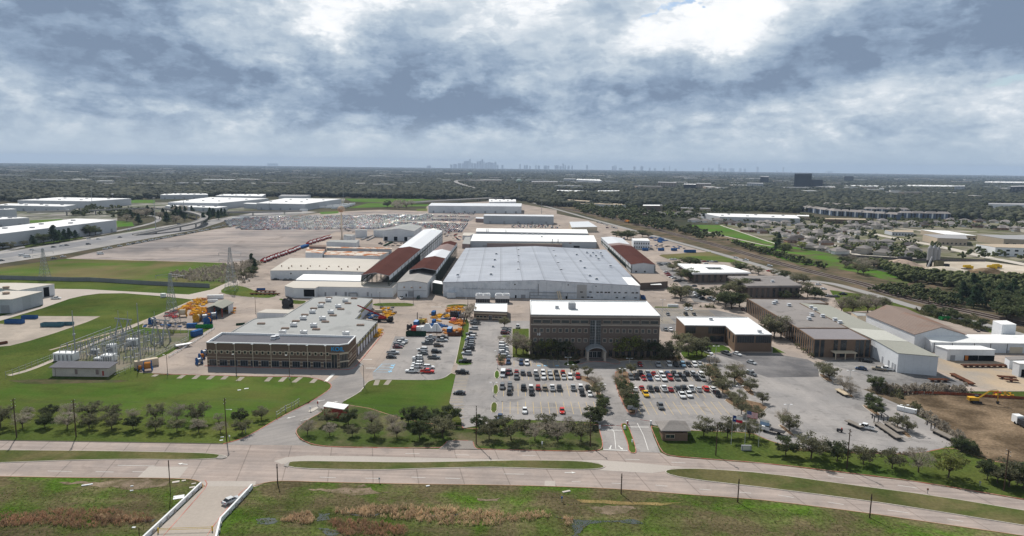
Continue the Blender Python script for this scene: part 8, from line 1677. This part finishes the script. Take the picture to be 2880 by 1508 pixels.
# ------------------------------------------------------------ yards: frames, reels, containers
yel = mat('safety_yellow_steel', (0.62, 0.33, 0.03), rough=.5, var=.18, scale=.8, col2=(0.45, 0.22, 0.03)); blu = mat('blue_painted_steel', (0.04, 0.11, 0.27), rough=.5, var=.15, scale=.5); dgr = mat('dark_green_steel', (0.02, 0.055, 0.035), var=.15); grn = mat('bright_green_steel', (0.03, 0.22, 0.06), var=.12)
red_ = mat('red_painted_steel', (0.30, 0.035, 0.035), rough=.5, var=.15); rst = mat('rusty_steel', (0.17, 0.075, 0.045), var=.25, scale=.6, col2=(0.10, 0.05, 0.035)); org = mat('orange_steel', (0.50, 0.20, 0.05), var=.15); tealm = mat('teal_bin_paint', (0.07, 0.16, 0.20), var=.2)
def gp(s, z=0): return G(first(s), z)
def frame_thing(m, v, name='steel_rig'):
 root = thing(name, 'x', 'equipment frame', (0, 0, 0)); W_, D_, H_ = ((3.2, 2.4, 2.6), (2.6, 2.6, 1.5), (2.0, 2.0, 3.6), (4.2, 2.0, 1.2))[v]; mb = MB()
 for z in (.12, H_):
  for s in (-1, 1): mb.box((0, s*D_/2, z), (W_, .22, .22), m); mb.box((s*W_/2, 0, z), (.22, D_, .22), m)
 for a in (-1, 1):
  for b in (-1, 1): mb.box((a*W_/2, b*D_/2, H_/2), (.22, .22, H_), m)
 mb.build('frame', root); mb = MB(); r = random.Random(v)
 for k in range(3): mb.tube((-W_*.35, (k-1)*D_*.3, H_*.45), (W_*.35, (k-1)*D_*.3, H_*r.uniform(.4, .9)), .2+.1*v, m, n=7)
 mb.lathe((0, 0, .3), [(W_*.3, 0), (W_*.32, H_*.35), (W_*.15, H_*.75), (.05, H_*.8)], m, 9); mb.build('machinery', root); return root
def reel(m, m2, r=1.9, w=2.4):
 root = thing('cable_reel', 'x', 'cable reel', (0, 0, 0));
 for s in (-1, 1):
  mb = MB(); mb.tube((s*w/2, 0, r+.2), (s*(w/2+.15), 0, r+.2), r, m, n=18)
  for k in range(6): mb.tube((s*(w/2+.17), 0, r+.2), (s*(w/2+.17), r*.92*math.cos(k*1.047), r+.2+r*.92*math.sin(k*1.047)), .1, m, n=4)
  mb.build('flange', root)
 mb = MB(); mb.tube((-w/2, 0, r+.2), (w/2, 0, r+.2), r*.7, m2, n=16); mb.build('drum', root)
 for s in (-1, 1): mb = MB(); mb.box((s*(w/2+.35), 0, .5), (.25, r*1.7, 1.0), m); mb.build('cradle', root)
 return root
def container(m, L=6.1, h=2.6, top=None, w=2.45):
 root = thing('shipping_container', 'x', 'container', (0, 0, 0)); mb = MB(); mb.box((0, 0, h/2+.1), (L, w, h), m, top=top)
 for k in range(int(L/.6)): mb.box((-L/2+.4+k*.6, 0, h/2+.1), (.18, w+.08, h-.4), m)
 mb.build('box', root); mb = MB(); mb.box((L/2+.04, 0, h/2+.1), (.06, w-.3, h-.3), m); mb.tube((L/2+.1, .3, .4), (L/2+.1, .3, h-.1), .04, steel); mb.build('door', root); return root
def bin_(m, L=5.5, W_=2.4, h=1.7, fill=None):
 root = thing('open_bin', 'x', 'bin', (0, 0, 0)); mb = MB()
 for s in (-1, 1): mb.box((0, s*W_/2, h/2+.1), (L, .12, h), m); mb.box((s*L/2, 0, h/2+.1), (.12, W_, h), m)
 for k in range(int(L/1.1)+1):
  for s in (-1, 1): mb.box((-L/2+k*1.1, s*(W_/2+.1), h/2), (.12, .12, h), m)
 mb.box((0, 0, .2), (L, W_, .12), m); mb.build('shell', root)
 if fill: mb = MB(); mb.lathe((0, 0, h*.4), [(W_*.48, 0), (W_*.4, .5), (.1, .8)], fill, 8); mb.build('contents', root)
 return root
def put(r, s, rz, label, group=None, sc=1.0, cat=None, keep=False):
 g = gp(s) if isinstance(s, str) else s; return dup(r, (g[0], g[1], .1), rz, label, group, scale=sc, cat=cat)
er = random.Random(12); FR = {(k, v): frame_thing({'y': yel, 'b': blu, 'o': org, 'r': red_, 'k': dsteel}[k], v) for k in 'yborkr'[:5] for v in range(4)}
def fill(poly, n, cols, where, mind=1.8, sc=(.42, .85)):
 for i, p in enumerate(sorted(scatter(GP(poly), n, er, mind), key=lambda p: p[0]/p[1])):
  k = er.choice(cols); v = er.choice((0, 1, 1, 3, 3, 3)); nm = {'y': 'yellow', 'b': 'blue', 'o': 'orange', 'r': 'red', 'k': 'dark'}[k]; vs = ('boxy', 'squat square', 'tall narrow', 'long low')[v]
  put(FR[(k, v)], p, er.uniform(0, 3), '%s %s steel frame %s, %s from the left' % (vs, nm, where, ORD[i]), 'frames %s' % where, (lambda q: (q*1.25, q*1.25, q*.62))(er.uniform(*sc)))
fill('D 860 350 D 1150 140 D 1380 150 D 1400 220 D 1190 310 D 1430 330 D 1420 410 D 1080 470 D 1000 400', 66, 'yyoy', 'in the left equipment yard')
fill('D 570 480 D 640 390 D 830 370 D 830 470 D 740 520', 14, 'rrrk', 'in the left equipment yard'); fill('D 150 640 D 420 590 D 1000 600 D 1000 700 D 200 690', 26, 'kkkb', 'behind the substation grass', 2.4, (.3, .6)); fill('D 1740 330 D 1920 330 D 1920 420 D 1760 420', 6, 'yo', 'beside the open shed')
fill('C 640 500 C 850 490 C 880 590 C 780 700 C 640 650', 24, 'yyyyk', 'beside the workshop flank'); fill('C 440 600 C 600 600 C 600 690 C 450 690', 9, 'kkb', 'beside the workshop flank', 2, (.5, .8)); fill('C 540 900 C 640 860 C 670 930 C 570 1010', 8, 'yy', 'beside the last roller doors', 1.8)
fill('C 1720 500 C 2020 490 C 2010 580 C 1720 580', 16, 'yyo', 'at the top of the centre equipment yard'); fill('C 1480 620 C 1640 610 C 1650 740 C 1560 750', 10, 'yy', 'in the middle of the centre equipment yard'); fill('C 1660 600 C 1800 600 C 1800 730 C 1680 740', 9, 'kyb', 'in the middle of the centre equipment yard'); fill('C 1770 730 C 2000 720 C 1990 800 C 1800 760', 10, 'oo', 'below the pink tarpaulin', 2)
fill('C 1630 850 C 1740 850 C 1750 930 C 1640 930', 5, 'oo', 'right of the white tents', 1.8); fill('C 1290 690 C 1410 700 C 1420 760 C 1300 760', 6, 'kyk', 'behind the blue container', 2); fill('C 1450 770 C 1720 770 C 1720 820 C 1460 830', 8, 'bkb', 'behind the white tents', 2); fill('C 1840 880 C 1980 860 C 1970 900 C 1860 910', 4, 'oo', 'right of the blue container', 2)
fill('T2 1390 825 T2 1500 825 T2 1590 870 T2 1480 878', 16, 'bb', 'in the blue rack by the side road', 3, (.8, 1.3)); fill('T2 1610 900 T2 1700 895 T2 1760 925 T2 1640 940', 8, 'bkb', 'in the east yard', 3); fill('T2 1230 925 T2 1480 880 T2 1600 905 T2 1560 925 T2 1300 930', 16, 'kkb', 'in the east yard', 3); fill('T2 1090 820 T2 1140 820 T2 1150 840', 3, 'b', 'beside the white two-storey office', 2)
fill('T1 1230 870 T1 1500 860 T1 1480 905 T1 1240 910', 14, 'kk', 'in the pipe yard', 4); fill('T1 880 740 T1 1000 745 T1 990 775 T1 900 770', 5, 'kk', 'by the water tower', 4); fill('T1 1880 770 T1 2080 780 T1 2060 850 T1 1900 820', 18, 'kkbr', 'between the crane bay and the white workshops', 4); fill('T2 100 690 T2 480 690 T2 480 720 T2 120 700', 8, 'kk', 'near the gabled shed', 6)
fill('E 950 1030 E 1230 1040 E 1240 1080 E 1000 1070', 10, 'yr', 'in the excavated lot', 1.5, (.22, .4)); fill('E 770 290 E 900 290 E 910 320 E 780 310', 6, 'kk', 'behind the long white shed', 3)
for k, r in FR.items(): kill(r)
RL = {'y': reel(yel, cream, 3.0, 4.2), 'b': reel(blu, steel), 'k': reel(dsteel, dsteel, 2.2, 2.6), 'w': reel(blu, org)}
for s, k, rz, l, sc in (('D 915 480', 'y', .3, 'biggest yellow cable reel beside the red frames', .8), ('D 1195 570', 'y', 1.4, 'flat tan and yellow reel left of the blue reels', .7), ('D 1330 560', 'b', .5, 'blue reel in the left group above the green bins', 1), ('D 1400 520', 'w', .5, 'blue and orange reel behind the other blue reels', .9), ('D 1500 520', 'b', .5, 'rightmost blue reel above the green bins', 1), ('D 1390 625', 'w', 1.5, 'blue and yellow reel lying just above the green bins', 1.05), ('M0 2055 790', 'b', .9, 'rearmost blue reel at the brick office corner', .7), ('M0 2030 825', 'w', .9, 'middle blue reel at the brick office corner', .7), ('M0 2005 875', 'b', .9, 'front blue reel at the brick office corner', .75), ('M0 1490 940', 'w', .4, 'blue reel with orange drum beside the cream container', 1.05), ('M0 1410 940', 'w', .4, 'small reel left of the cream container', .6), ('C 1845 690', 'k', .1, 'left black reel in the centre equipment yard', 1.2), ('C 1915 695', 'k', .1, 'right black reel in the centre equipment yard', 1.2), ('C 1970 700', 'b', .1, 'blue reel at the fence of the centre equipment yard', 1.1), ('M1 320 305', 'k', 1.2, 'silver-grey drum behind the workshop', 1.3), ('D 330 620', 'b', 1.2, 'grey-blue drum at the left end of the scrap row', .9), ('C 1125 870', 'k', .6, 'small dark reel left of the red container', .7)): put(RL[k], s, rz, l, 'cable reels', sc)
for r in RL.values(): kill(r)
CT = {'b': container(blu, top=MATS['flag_pale_blue']), 'r': container(red_), 'w': container(whitep, 2.6, 2.3), 'c': container(cream, 9, 3.0), 'l': container(whitep, 12, 3.0), 'B': container(blu)}
for s, k, rz, l, sc in (('C 1235 790', 'b', 1.5, 'light-topped blue container behind the red one', .9), ('C 1205 885', 'r', 1.5, 'red container beside the white cubes', .9), ('C 1270 885', 'w', 0, 'left white cube container by the tents', 1), ('C 1322 880', 'w', 0, 'right white cube container by the tents', 1), ('C 1785 905', 'b', 1.5, 'light-topped blue container right of the tents', .9), ('C 1525 755', 'B', 1.5, 'small blue container in the middle of the equipment yard', .7), ('C 1520 620', 'B', 1.5, 'blue container at the top left of the equipment yard', .8), ('D 1178 840', 'B', 1.3, 'bright blue container on the gravel beside the substation', 1), ('M0 1475 900', 'c', .75, 'cream container beside the blue and orange reel', 1), ('D 1085 690', 'B', .1, 'grey-blue crate above the substation grass', .8), ('D 1530 140', 'l', .2, 'white trailer box behind the open shed', .8), ('D 1480 205', 'l', .2, 'low white box beside the open shed', .5), ('B3 1390 105', 'l', -.75, 'long white container at the corner of the right lot', .52), ('C 610 580', 'c', 0, 'tan box beside the workshop flank', .5), ('D 540 110', 'w', 0, 'small grey cabin beside the service road', 1), ('M2 1620 300', 'l', 0, 'white container behind the four-storey block', .55), ('T2 1340 950', 'B', 0, 'first small blue container in the east yard', 1), ('T2 1500 950', 'B', 0, 'second small blue container in the east yard', 1), ('T2 1630 950', 'B', 0, 'third small blue container in the east yard', 1), ('M3 1785 430', 'w', 0, 'small box by the green skip', .01)):
 if sc > .05: put(CT[k], s, rz, l, 'containers', sc)
for i, p in enumerate(sorted(scatter(GP('T1 640 520 T1 900 490 T1 1000 480 T1 930 520 T1 760 530'), 16, er, 12))): put(CT['l'], p, .9, 'white semi trailer in the truck yard beyond the water tower, %s from the left' % ORD[i], 'semi trailers in the truck yard', 1.2, 'trailer')
for i, s in enumerate(('T0 2390 640', 'T0 2460 625', 'T1 480 550', 'T0 650 555')): put(CT['l'], s, (.5, .5, 0, 0)[i], 'white box truck trailer on the freeway, %s' % ('left one by the storage lot corner', 'right one by the storage lot corner', 'near the grass bank', 'on the far overpass')[i], 'freeway trucks', 1.2, 'trailer')
for r in CT.values(): kill(r)
BN = {'g': bin_(grn), 'b': bin_(blu, 9, 2.6, 2.0, rst), 't': bin_(tealm, 9, 2.6, 1.6, rst), 'd': bin_(dgr, 11, 2.8, 2.3), 'r': bin_(rst, 5, 2.4, 1.6)}
for s, k, rz, l, sc in (('D 1265 695', 'g', .1, 'left bright green bin', .9), ('D 1380 695', 'g', .1, 'right bright green bin', .9), ('M0 150 465', 'b', 0, 'large blue skip nearest the left edge of the gravel pad', 1), ('M0 300 418', 'b', .05, 'blue skip heaped with rust at the back of the gravel pad', .85), ('M0 530 495', 't', .05, 'long teal skip at the front of the gravel pad', 1.15), ('M0 655 482', 't', .1, 'teal skip partly behind the long one', .9), ('M0 35 672', 'r', 1, 'small rusty skip at the left edge', .6), ('C 1230 965', 'd', 0, 'long dark green dumpster above the visitor lot', .9), ('C 1825 965', 'r', 0, 'left rust-red bin by the grass strip', .9), ('C 1918 965', 'r', 0, 'right rust-red bin by the grass strip', .9), ('M3 1780 430', 'g', .1, 'bright green skip behind the rusty warehouse', 1.1), ('M1 50 130', 'b', .1, 'dark blue skip among the rusty pipes', .6), ('M2 1320 215', 'b', 1.5, 'dark blue skip at the corner of the huge shed', .8), ('T2 1790 968', 'b', 0, 'open blue skip at the end of the east yard', 1.3), ('D 2010 640', 'd', .5, 'dark tub half hidden behind the workshop roof', .4), ('M1 1440 610', 'r', 0, '', 0)):
 if sc > .05: put(BN[k], s, rz, l, 'bins and skips', sc)
for r in BN.values(): kill(r)
def simple(name, label, cat, s, parts, rz=0, group=None, z=.1, sc=1.0):
 g = gp(s) if isinstance(s, str) else s; root = thing(name, label, cat, (g[0], g[1], z), rz, group); root.scale = (sc,)*3
 for pn, fn in parts:
  mb = MB(); fn(mb); o = mb.build(pn); o.parent = root
 return root
for i, s in enumerate(('C 1415 895', 'C 1560 895')):
 simple('peaked_tent', 'white peaked tent cover on a rusty base, %s of two' % ('left', 'right')[i], 'tent', s, [('cover', lambda m: m.add([(-3.2, -2.4, .5), (3.2, -2.4, .5), (3.2, 2.4, .5), (-3.2, 2.4, .5), (-.8, -.6, 4.3), (.8, -.6, 4.3), (.8, .6, 4.3), (-.8, .6, 4.3)], [(0, 1, 5, 4), (1, 2, 6, 5), (2, 3, 7, 6), (3, 0, 4, 7), (4, 5, 6, 7)], whitep)), ('base', lambda m: m.box((0, 0, .25), (6.6, 5, .5), rst))])
simple('tarpaulin', 'pink tarpaulin draped over machinery in the centre yard', 'tarpaulin', 'C 1850 735', [('sheet', lambda m: m.lathe((0, 0, 0), [(1.9, 0), (1.8, 1.2), (1.2, 2.1), (.05, 2.4)], mat('pink_tarp', (.62, .16, .18), var=.1), 7))])
def boom(m): m.tube((1.5, 0, 2.4), (-15, 1.5, 8.5), .55, red_, .35, n=4)
simple('mobile_crane', 'red telescopic crane truck with black cab beside the workshop', 'crane', 'C 690 735', [('boom', boom), ('chassis', lambda m: (m.box((0, 0, 1.3), (11, 2.6, 1.0), dsteel), m.box((4.2, 0, 2.3), (2.2, 2.5, 1.6), dsteel), m.box((-.5, 0, 2.3), (4, 2.4, 1.2), red_)))]+[('wheel', lambda m, x=x, s=s: m.tube((x, s*1.35, .75), (x, s*.9, .75), .75, tyre, n=10)) for x in (-4, -2, 3, 4.6) for s in (-1, 1)], -.1)
simple('forklift', 'black-masted forklift behind the light-topped blue container', 'forklift', 'C 1300 760', [('mast', lambda m: (m.box((-1.6, -.5, 3), (.25, .25, 6), dsteel), m.box((-1.6, .5, 3), (.25, .25, 6), dsteel), m.box((-1.6, 0, 5.9), (.2, 1.2, .2), dsteel))), ('body', lambda m: (m.box((.6, 0, 1.3), (3.6, 2.2, 1.6), mat('olive_yellow_paint', (.38, .33, .10))), m.box((.2, 0, 3), (1.6, 1.8, .15), dsteel))), ('wheel', lambda m: m.tube((-.8, 1.2, .6), (-.8, -1.2, .6), .6, tyre)), ('wheel', lambda m: m.tube((1.8, 1.2, .5), (1.8, -1.2, .5), .5, tyre))])
for i, s in enumerate(('C 2332 418', 'C 2650 418')):
 def fan(m, x): m.lathe((x, 0, 5.0), [(2.1, 0), (2.0, .7), (2.3, .9)], whitep, 16); m.box((x, 0, 5.75), (4.0, .15, .1), whitep, .5); m.box((x, 0, 5.75), (4.0, .15, .1), whitep, 2.0)
 simple('cooling_tower', 'louvred cooling tower with two white fan stacks, %s of the pair' % ('left', 'right')[i], 'cooling tower', s, [('housing', lambda m: (m.box((0, 0, 3.9), (9.2, 5, 2.2), whitep), m.box((0, 0, 1.5), (8.8, 4.6, 2.6), dsteel), [m.box((x*1.1, -2.35, 1.5), (.15, .2, 2.8), greyp) for x in range(-4, 5)])), ('fan_stack', lambda m: fan(m, -2.3)), ('fan_stack', lambda m: fan(m, 2.3))])
ex = mat('excavator_yellow', (.60, .34, .05), rough=.5, var=.12, scale=1)
simple('excavator', 'yellow tracked excavator digging in the brown lot', 'excavator', 'E 775 1150', [('house', lambda m: (m.box((-1.6, 0, 2.3), (5.2, 3.0, 1.7), ex), m.box((-3.7, 0, 2.1), (1.0, 3.0, 1.6), ex))), ('cab', lambda m: m.box((.6, .9, 3.1), (1.9, 1.2, 1.9), glass)), ('boom', lambda m: (m.tube((1, -.3, 2.6), (6.2, -.6, 7.2), .55, ex, .45, n=4), m.tube((6.2, -.6, 7.2), (10.6, -.8, 7.6), .42, ex, .38, n=4))), ('stick', lambda m: (m.tube((10.6, -.8, 8.0), (11.2, -.8, 1.6), .38, ex, .3, n=4), m.tube((6.5, -.6, 7.9), (10.2, -.8, 8.6), .12, steel, n=5))), ('bucket', lambda m: m.lathe((11.2, -.8, .1), [(.5, 0), (.95, .7), (.8, 1.5)], dsteel, 6)), ('track', lambda m: m.box((0, 1.4, .55), (5.0, .7, 1.0), dsteel)), ('track', lambda m: m.box((0, -1.4, .55), (5.0, .7, 1.0), dsteel))], -.12, sc=.66)
def along(s): a, b = GP(s); return ((a[0]+b[0])/2, (a[1]+b[1])/2), math.hypot(b[0]-a[0], b[1]-a[1]), math.atan2(b[1]-a[1], b[0]-a[0])
deck = mat('trailer_deck', (.24, .215, .19), var=.15, scale=.8, joints=[(0, .9, .12, .2)]); pale_deck = mat('pale_wood_deck', (.50, .42, .31), var=.1)
for s, nm, l, gn, dm in (('B3 790 215 B3 950 285', 'flat_trailer', 'flatbed trailer left of the parked white pickup', 0, deck), ('B3 1085 235 B3 1320 395', 'gooseneck_trailer', 'longest dark gooseneck trailer in the right lot', 1, deck), ('B3 1180 230 B3 1335 330', 'gooseneck_trailer', 'gooseneck trailer between the longest one and the tree island', 1, deck), ('B3 1655 305 B3 1925 435', 'gooseneck_trailer', 'gooseneck trailer by the right fence', 1, deck), ('M3 695 1150 M3 800 1210', 'flat_trailer', 'pale wooden-decked trailer on the island by the apron', 0, pale_deck), ('M3 2310 1018 M3 2490 1030', 'rusty_rack', 'upper rusty steel rack on the tan yard', 0, rst), ('M3 2380 1048 M3 2510 1058', 'rusty_rack', 'lower rusty steel rack on the tan yard', 0, rst), ('M3 1950 905 M3 2480 905', 'rusty_rack', 'very long row of rusty rollers before the white garage', 0, rst), ('M3 1850 990 M3 2060 1095', 'rusty_rack', 'rusty pipe bundle along the apron fence', 0, rst), ('M3 1620 1050 M3 1810 1052', 'rusty_rack', 'open rusty frame on the worn apron', 0, rst), ('M1 -60 178 M1 240 180', 'pipe_rack', 'front rack of rusty pipes on the grass island', 0, rst), ('M1 -10 150 M1 200 155', 'pipe_rack', 'rear rack of rusty pipes on the grass island', 0, rst), ('T1 1060 845 T1 1170 800', 'pipe_rack', 'left pipe stack in the pipe yard', 0, fgrey), ('T1 1120 850 T1 1210 805', 'pipe_rack', 'middle pipe stack in the pipe yard', 0, fgrey), ('T1 1290 905 T1 1370 868', 'pipe_rack', 'dark green pipe stack in the pipe yard', 0, dgr)):
 c, L, rz = along(s); nn = max(1, int(L/2.5)); lo = nm in ('rusty_rack', 'pipe_rack')
 P_ = [('deck', lambda m: m.box((0, 0, .95 if not lo else .7), (L, 2.3, .28), dm)) if not lo else ('pipes', lambda m: [m.tube((-L/2, y, .9), (L/2, y, .9), .22, dm, n=6) for y in (-.9, -.45, 0, .45, .9)]), ('frame', lambda m: [m.box((-L/2+(k+.5)*L/nn, 0, .45), (.2, 2.5, .7), dm if lo else dsteel) for k in range(nn)])]
 if not lo: P_ += [('wheel', lambda m, x=x: m.tube((L/2-2-x, 1.1, .42), (L/2-2-x, -1.1, .42), .42, tyre, n=10)) for x in (0, 1.1)]
 if gn: P_.append(('gooseneck', lambda m: [(m.box((-L/2-.2, y, 1.9), (.3, .2, 2.2), dsteel), m.box((-L/2-1.4, y, 2.9), (2.6, .2, .25), dsteel)) for y in (-.7, .7)]+[m.box((-L/2-2.7, 0, 2.1), (.25, .3, 1.7), dsteel)]))
 simple(nm, l, nm.replace('_', ' '), c, P_, rz)
simple('flatbed_truck', 'white flatbed truck parked behind the right flagpole', 'truck', 'B3 45 315', [('cab', lambda m: (m.box((2.2, 0, 1.3), (2.6, 2, 1.2), whitep), m.box((1.6, 0, 2.1), (1.5, 1.8, .8), cglass))), ('bed', lambda m: m.box((-1.6, 0, 1.1), (4.6, 2.3, .2), dsteel))]+[('wheel', lambda m, x=x: m.tube((x, 1.05, .42), (x, -1.05, .42), .42, tyre, n=10)) for x in (2.4, -2)], 2.5)
simple('tipper_truck', 'white-cabbed truck at the right edge of the excavated lot', 'truck', 'B3 2575 260', [('cab', lambda m: m.box((0, 3.5, 1.8), (2.4, 2.6, 2.6), whitep)), ('bed', lambda m: m.box((0, -1.5, 1.6), (2.5, 6.5, 1.8), dsteel)), ('wheel', lambda m: m.tube((1.2, 3, .5), (-1.2, 3, .5), .5, tyre)), ('wheel', lambda m: m.tube((1.2, -3, .5), (-1.2, -3, .5), .5, tyre))])
simple('motor_scooter', 'small dark utility cart standing alone in the right lot', 'cart', 'B3 718 305', [('body', lambda m: (m.box((0, 0, .7), (1.8, .7, .6), dsteel), m.box((.6, 0, 1.2), (.4, .6, .5), redtrim))), ('wheel', lambda m: m.tube((-.6, .4, .3), (-.6, -.4, .3), .3, tyre)), ('wheel', lambda m: m.tube((.6, .4, .3), (.6, -.4, .3), .3, tyre))], -.6)
simple('work_boat', 'small grey boat on a trailer beside the guard rail', 'boat', 'M0 1845 705', [('hull', lambda m: m.add([(-3.5, -1, .8), (2.5, -1, .8), (4, 0, 1.1), (2.5, 1, .8), (-3.5, 1, .8), (-3.3, -1.1, 1.5), (2.5, -1.15, 1.5), (4.4, 0, 1.7), (2.5, 1.15, 1.5), (-3.3, 1.1, 1.5)], [(0, 1, 6, 5), (1, 2, 7, 6), (2, 3, 8, 7), (3, 4, 9, 8), (4, 0, 5, 9), (5, 6, 7, 8, 9)], alum)), ('trailer', lambda m: m.box((-.5, 0, .5), (6, 1.6, .2), dsteel))], .75)
simple('locomotive', 'tan locomotive standing on the distant track', 'locomotive', 'T2 1160 668', [('body', lambda m: m.box((0, 0, 2.8), (17, 3, 2.6), org)), ('cab', lambda m: m.box((-5, 0, 4.0), (4, 3.1, 2), brickd)), ('frame', lambda m: m.box((0, 0, 1), (18, 2.6, .9), dsteel))], math.atan2(rail_line[12][1]-rail_line[10][1], rail_line[12][0]-rail_line[10][0]))
rm = thing('red_machine', 'x', 'machine', (0, 0, 0)); mb = MB(); mb.box((0, 0, 1.4), (5, 2, 1.0), red_); mb.box((1.5, 0, 2.4), (1.6, 1.9, 1.0), whitep); mb.build('body', rm); mb = MB(); mb.tube((-2, 0, 2), (1.5, 0, 4.4), .3, red_); mb.build('arm', rm)
for x in (-1.6, 1.6): mb = MB(); mb.tube((x, 1, .5), (x, -1, .5), .5, tyre, n=8); mb.build('wheel', rm)
for a, b, n in (('T1 50 1075', 'T1 440 935', 26), ('T1 510 893', 'T1 745 822', 17)):
 p, q = GP(a)[0], GP(b)[0]
 for k in range(n): c = lerp(p, q, (k+.5)/n); dup(rm, (c[0]+er.uniform(-1, 1), c[1]+er.uniform(-1, 1), .1), .2+er.uniform(-.2, .2), 'red pump truck, %s from the left in the %s file beside the storage lot' % (ORD[k], 'near' if n > 20 else 'far'), 'red pump trucks', cat='pump truck')
kill(rm)
for k in range(7): c = lerp(GP('T1 450 930')[0], GP('T1 520 905')[0], k/7); simple('blue_machine', 'blue machine between the two red files, %s from the left' % ORD[k], 'machine', c, [('body', lambda m: m.box((0, 0, 1.4), (5, 2.2, 1.8), blu)), ('base', lambda m: m.box((0, 0, .3), (5.4, 2.4, .5), dsteel))], .3, 'blue machines')
ball = mat('mixer_yellow', (.65, .42, .04), var=.1)
for i, s in enumerate(('T3 2240 1140', 'T3 2290 1130', 'T3 2000 1140')): simple('concrete_mixer', 'yellow concrete mixer, %s in the batching yard' % ('left of the pair', 'right of the pair', 'single one by the sand heap')[i], 'mixer truck', s, [('drum', lambda m: m.tube((-4, 0, 3.2), (3, 0, 2.6), 1.1, ball, 1.7, n=12)), ('cab', lambda m: m.box((5, 0, 1.8), (2.4, 2.5, 2.6), ball)), ('frame', lambda m: m.box((0, 0, .9), (11, 2.4, .6), dsteel))], .3)
# litter, covers and small things on the verges
for i, (s, d, l) in enumerate((('B0 1795 960', (2.6, 2.0, .06), 'square white board lying on the grass beside the bridge'), ('B0 875 840', (2.6, .5, .2), 'white plank on the left ditch bank'), ('B0 1325 852', (.7, .3, .2), 'upper small white block on the left ditch bank'), ('B0 1322 898', (.8, .3, .2), 'lower small white block on the left ditch bank'), ('M0 2480 1122', (1.6, .7, .1), 'right white ground cover on the lawn'), ('M0 2408 1137', (1.2, .6, .1), 'left white ground cover on the lawn'), ('B1 1725 850', (1.0, .4, .2), 'white box on the ditch bank mid picture'), ('B2 545 905', (2.3, .7, .15), 'concrete slab on the ditch bank'), ('B2 2115 522', (1.2, .6, .1), 'right concrete cover near the flag lawn pole'), ('B2 2008 518', (.8, .5, .1), 'left concrete cover near the flag lawn pole'), ('B2 1640 542', (1.1, .6, .1), 'concrete cover on the lawn kerb'), ('B0 1765 808', (1.8, 1.0, .1), 'leftmost concrete pad near the bridge'), ('B0 1845 795', (1.0, .7, .1), 'second concrete pad near the bridge'), ('B0 1930 862', (1.4, .8, .1), 'lowest concrete pad near the bridge'), ('B0 1945 825', (1.1, .6, .1), 'right concrete pad near the bridge'), ('B0 2230 358', (.9, .4, .1), 'upper white slab by the utility pole'), ('B0 2222 390', (1.0, .5, .1), 'lower white slab by the utility pole'))):
 g = gp(s); mb = MB(); mb.box((0, 0, d[2]/2), d, whitep if 'white' in l else kerb_m, .4); o = mb.build('ground_slab'); o.location = (g[0], g[1], .06); tag(o, l, 'slab')
for s, l, m in (('B0 2305 385', 'white and green utility cabinet beside the third wooden pole', whitep), ('B3 2125 850', 'grey utility cabinet by the right thicket', greyp), ('B2 500 1010', 'white-capped fire hydrant on the ditch bank', blu), ('B1 1238 815', 'small grey road sign on the ditch side', greyp), ('B3 1600 925', 'thin brown marker on the median', rst)):
 simple('street_fixture', l, 'fixture', s, [('post', lambda m_: m_.tube((0, 0, 0), (0, 0, 1.2), .08, steel)), ('head', lambda m_: m_.box((0, 0, 1.2), (.4, .2, .5), m))])
for i, s in enumerate(('M0 1540 1000 M0 1580 980', 'M0 1800 1020 M0 1850 985', 'M0 1950 1025 M0 2000 985', 'M0 2095 1030 M0 2145 990', 'M0 2240 1030 M0 2285 990', 'M0 2395 1045 M0 2440 1005', 'M1 105 1050 M1 150 1005', 'M1 245 1052 M1 295 1005', 'M1 380 1060 M1 450 1008', 'M1 560 1065 M1 605 1022', 'M1 1205 1088 M1 1225 1035', 'M1 1305 1085 M1 1345 1035')):
 mb = MB(); ribbon(mb, GP(s), 2.0, .09, mat('drain_slab', (.30, .27, .23), var=.15)); tag(mb.build('drain_slab'), kind='structure')
# ------------------------------------------------------------ the air: one closed box round the whole place, below the sky
def haze():
 m = bpy.data.materials.new('air'); m.use_nodes = True; nt = m.node_tree; nt.nodes.clear()
 v = nt.nodes.new('ShaderNodeVolumePrincipled'); o = nt.nodes.new('ShaderNodeOutputMaterial'); nt.links.new(v.outputs[0], o.inputs['Volume'])
 v.inputs['Color'].default_value = (0.58, 0.74, 0.98, 1); v.inputs['Density'].default_value = HAZE; v.inputs['Anisotropy'].default_value = 0.0
 mb = MB(); mb.box((0, 0, 144.0), (52000, 52000, 290.0), m); o = mb.build('haze'); tag(o, kind='stuff')
HAZE = 0.000052
haze()
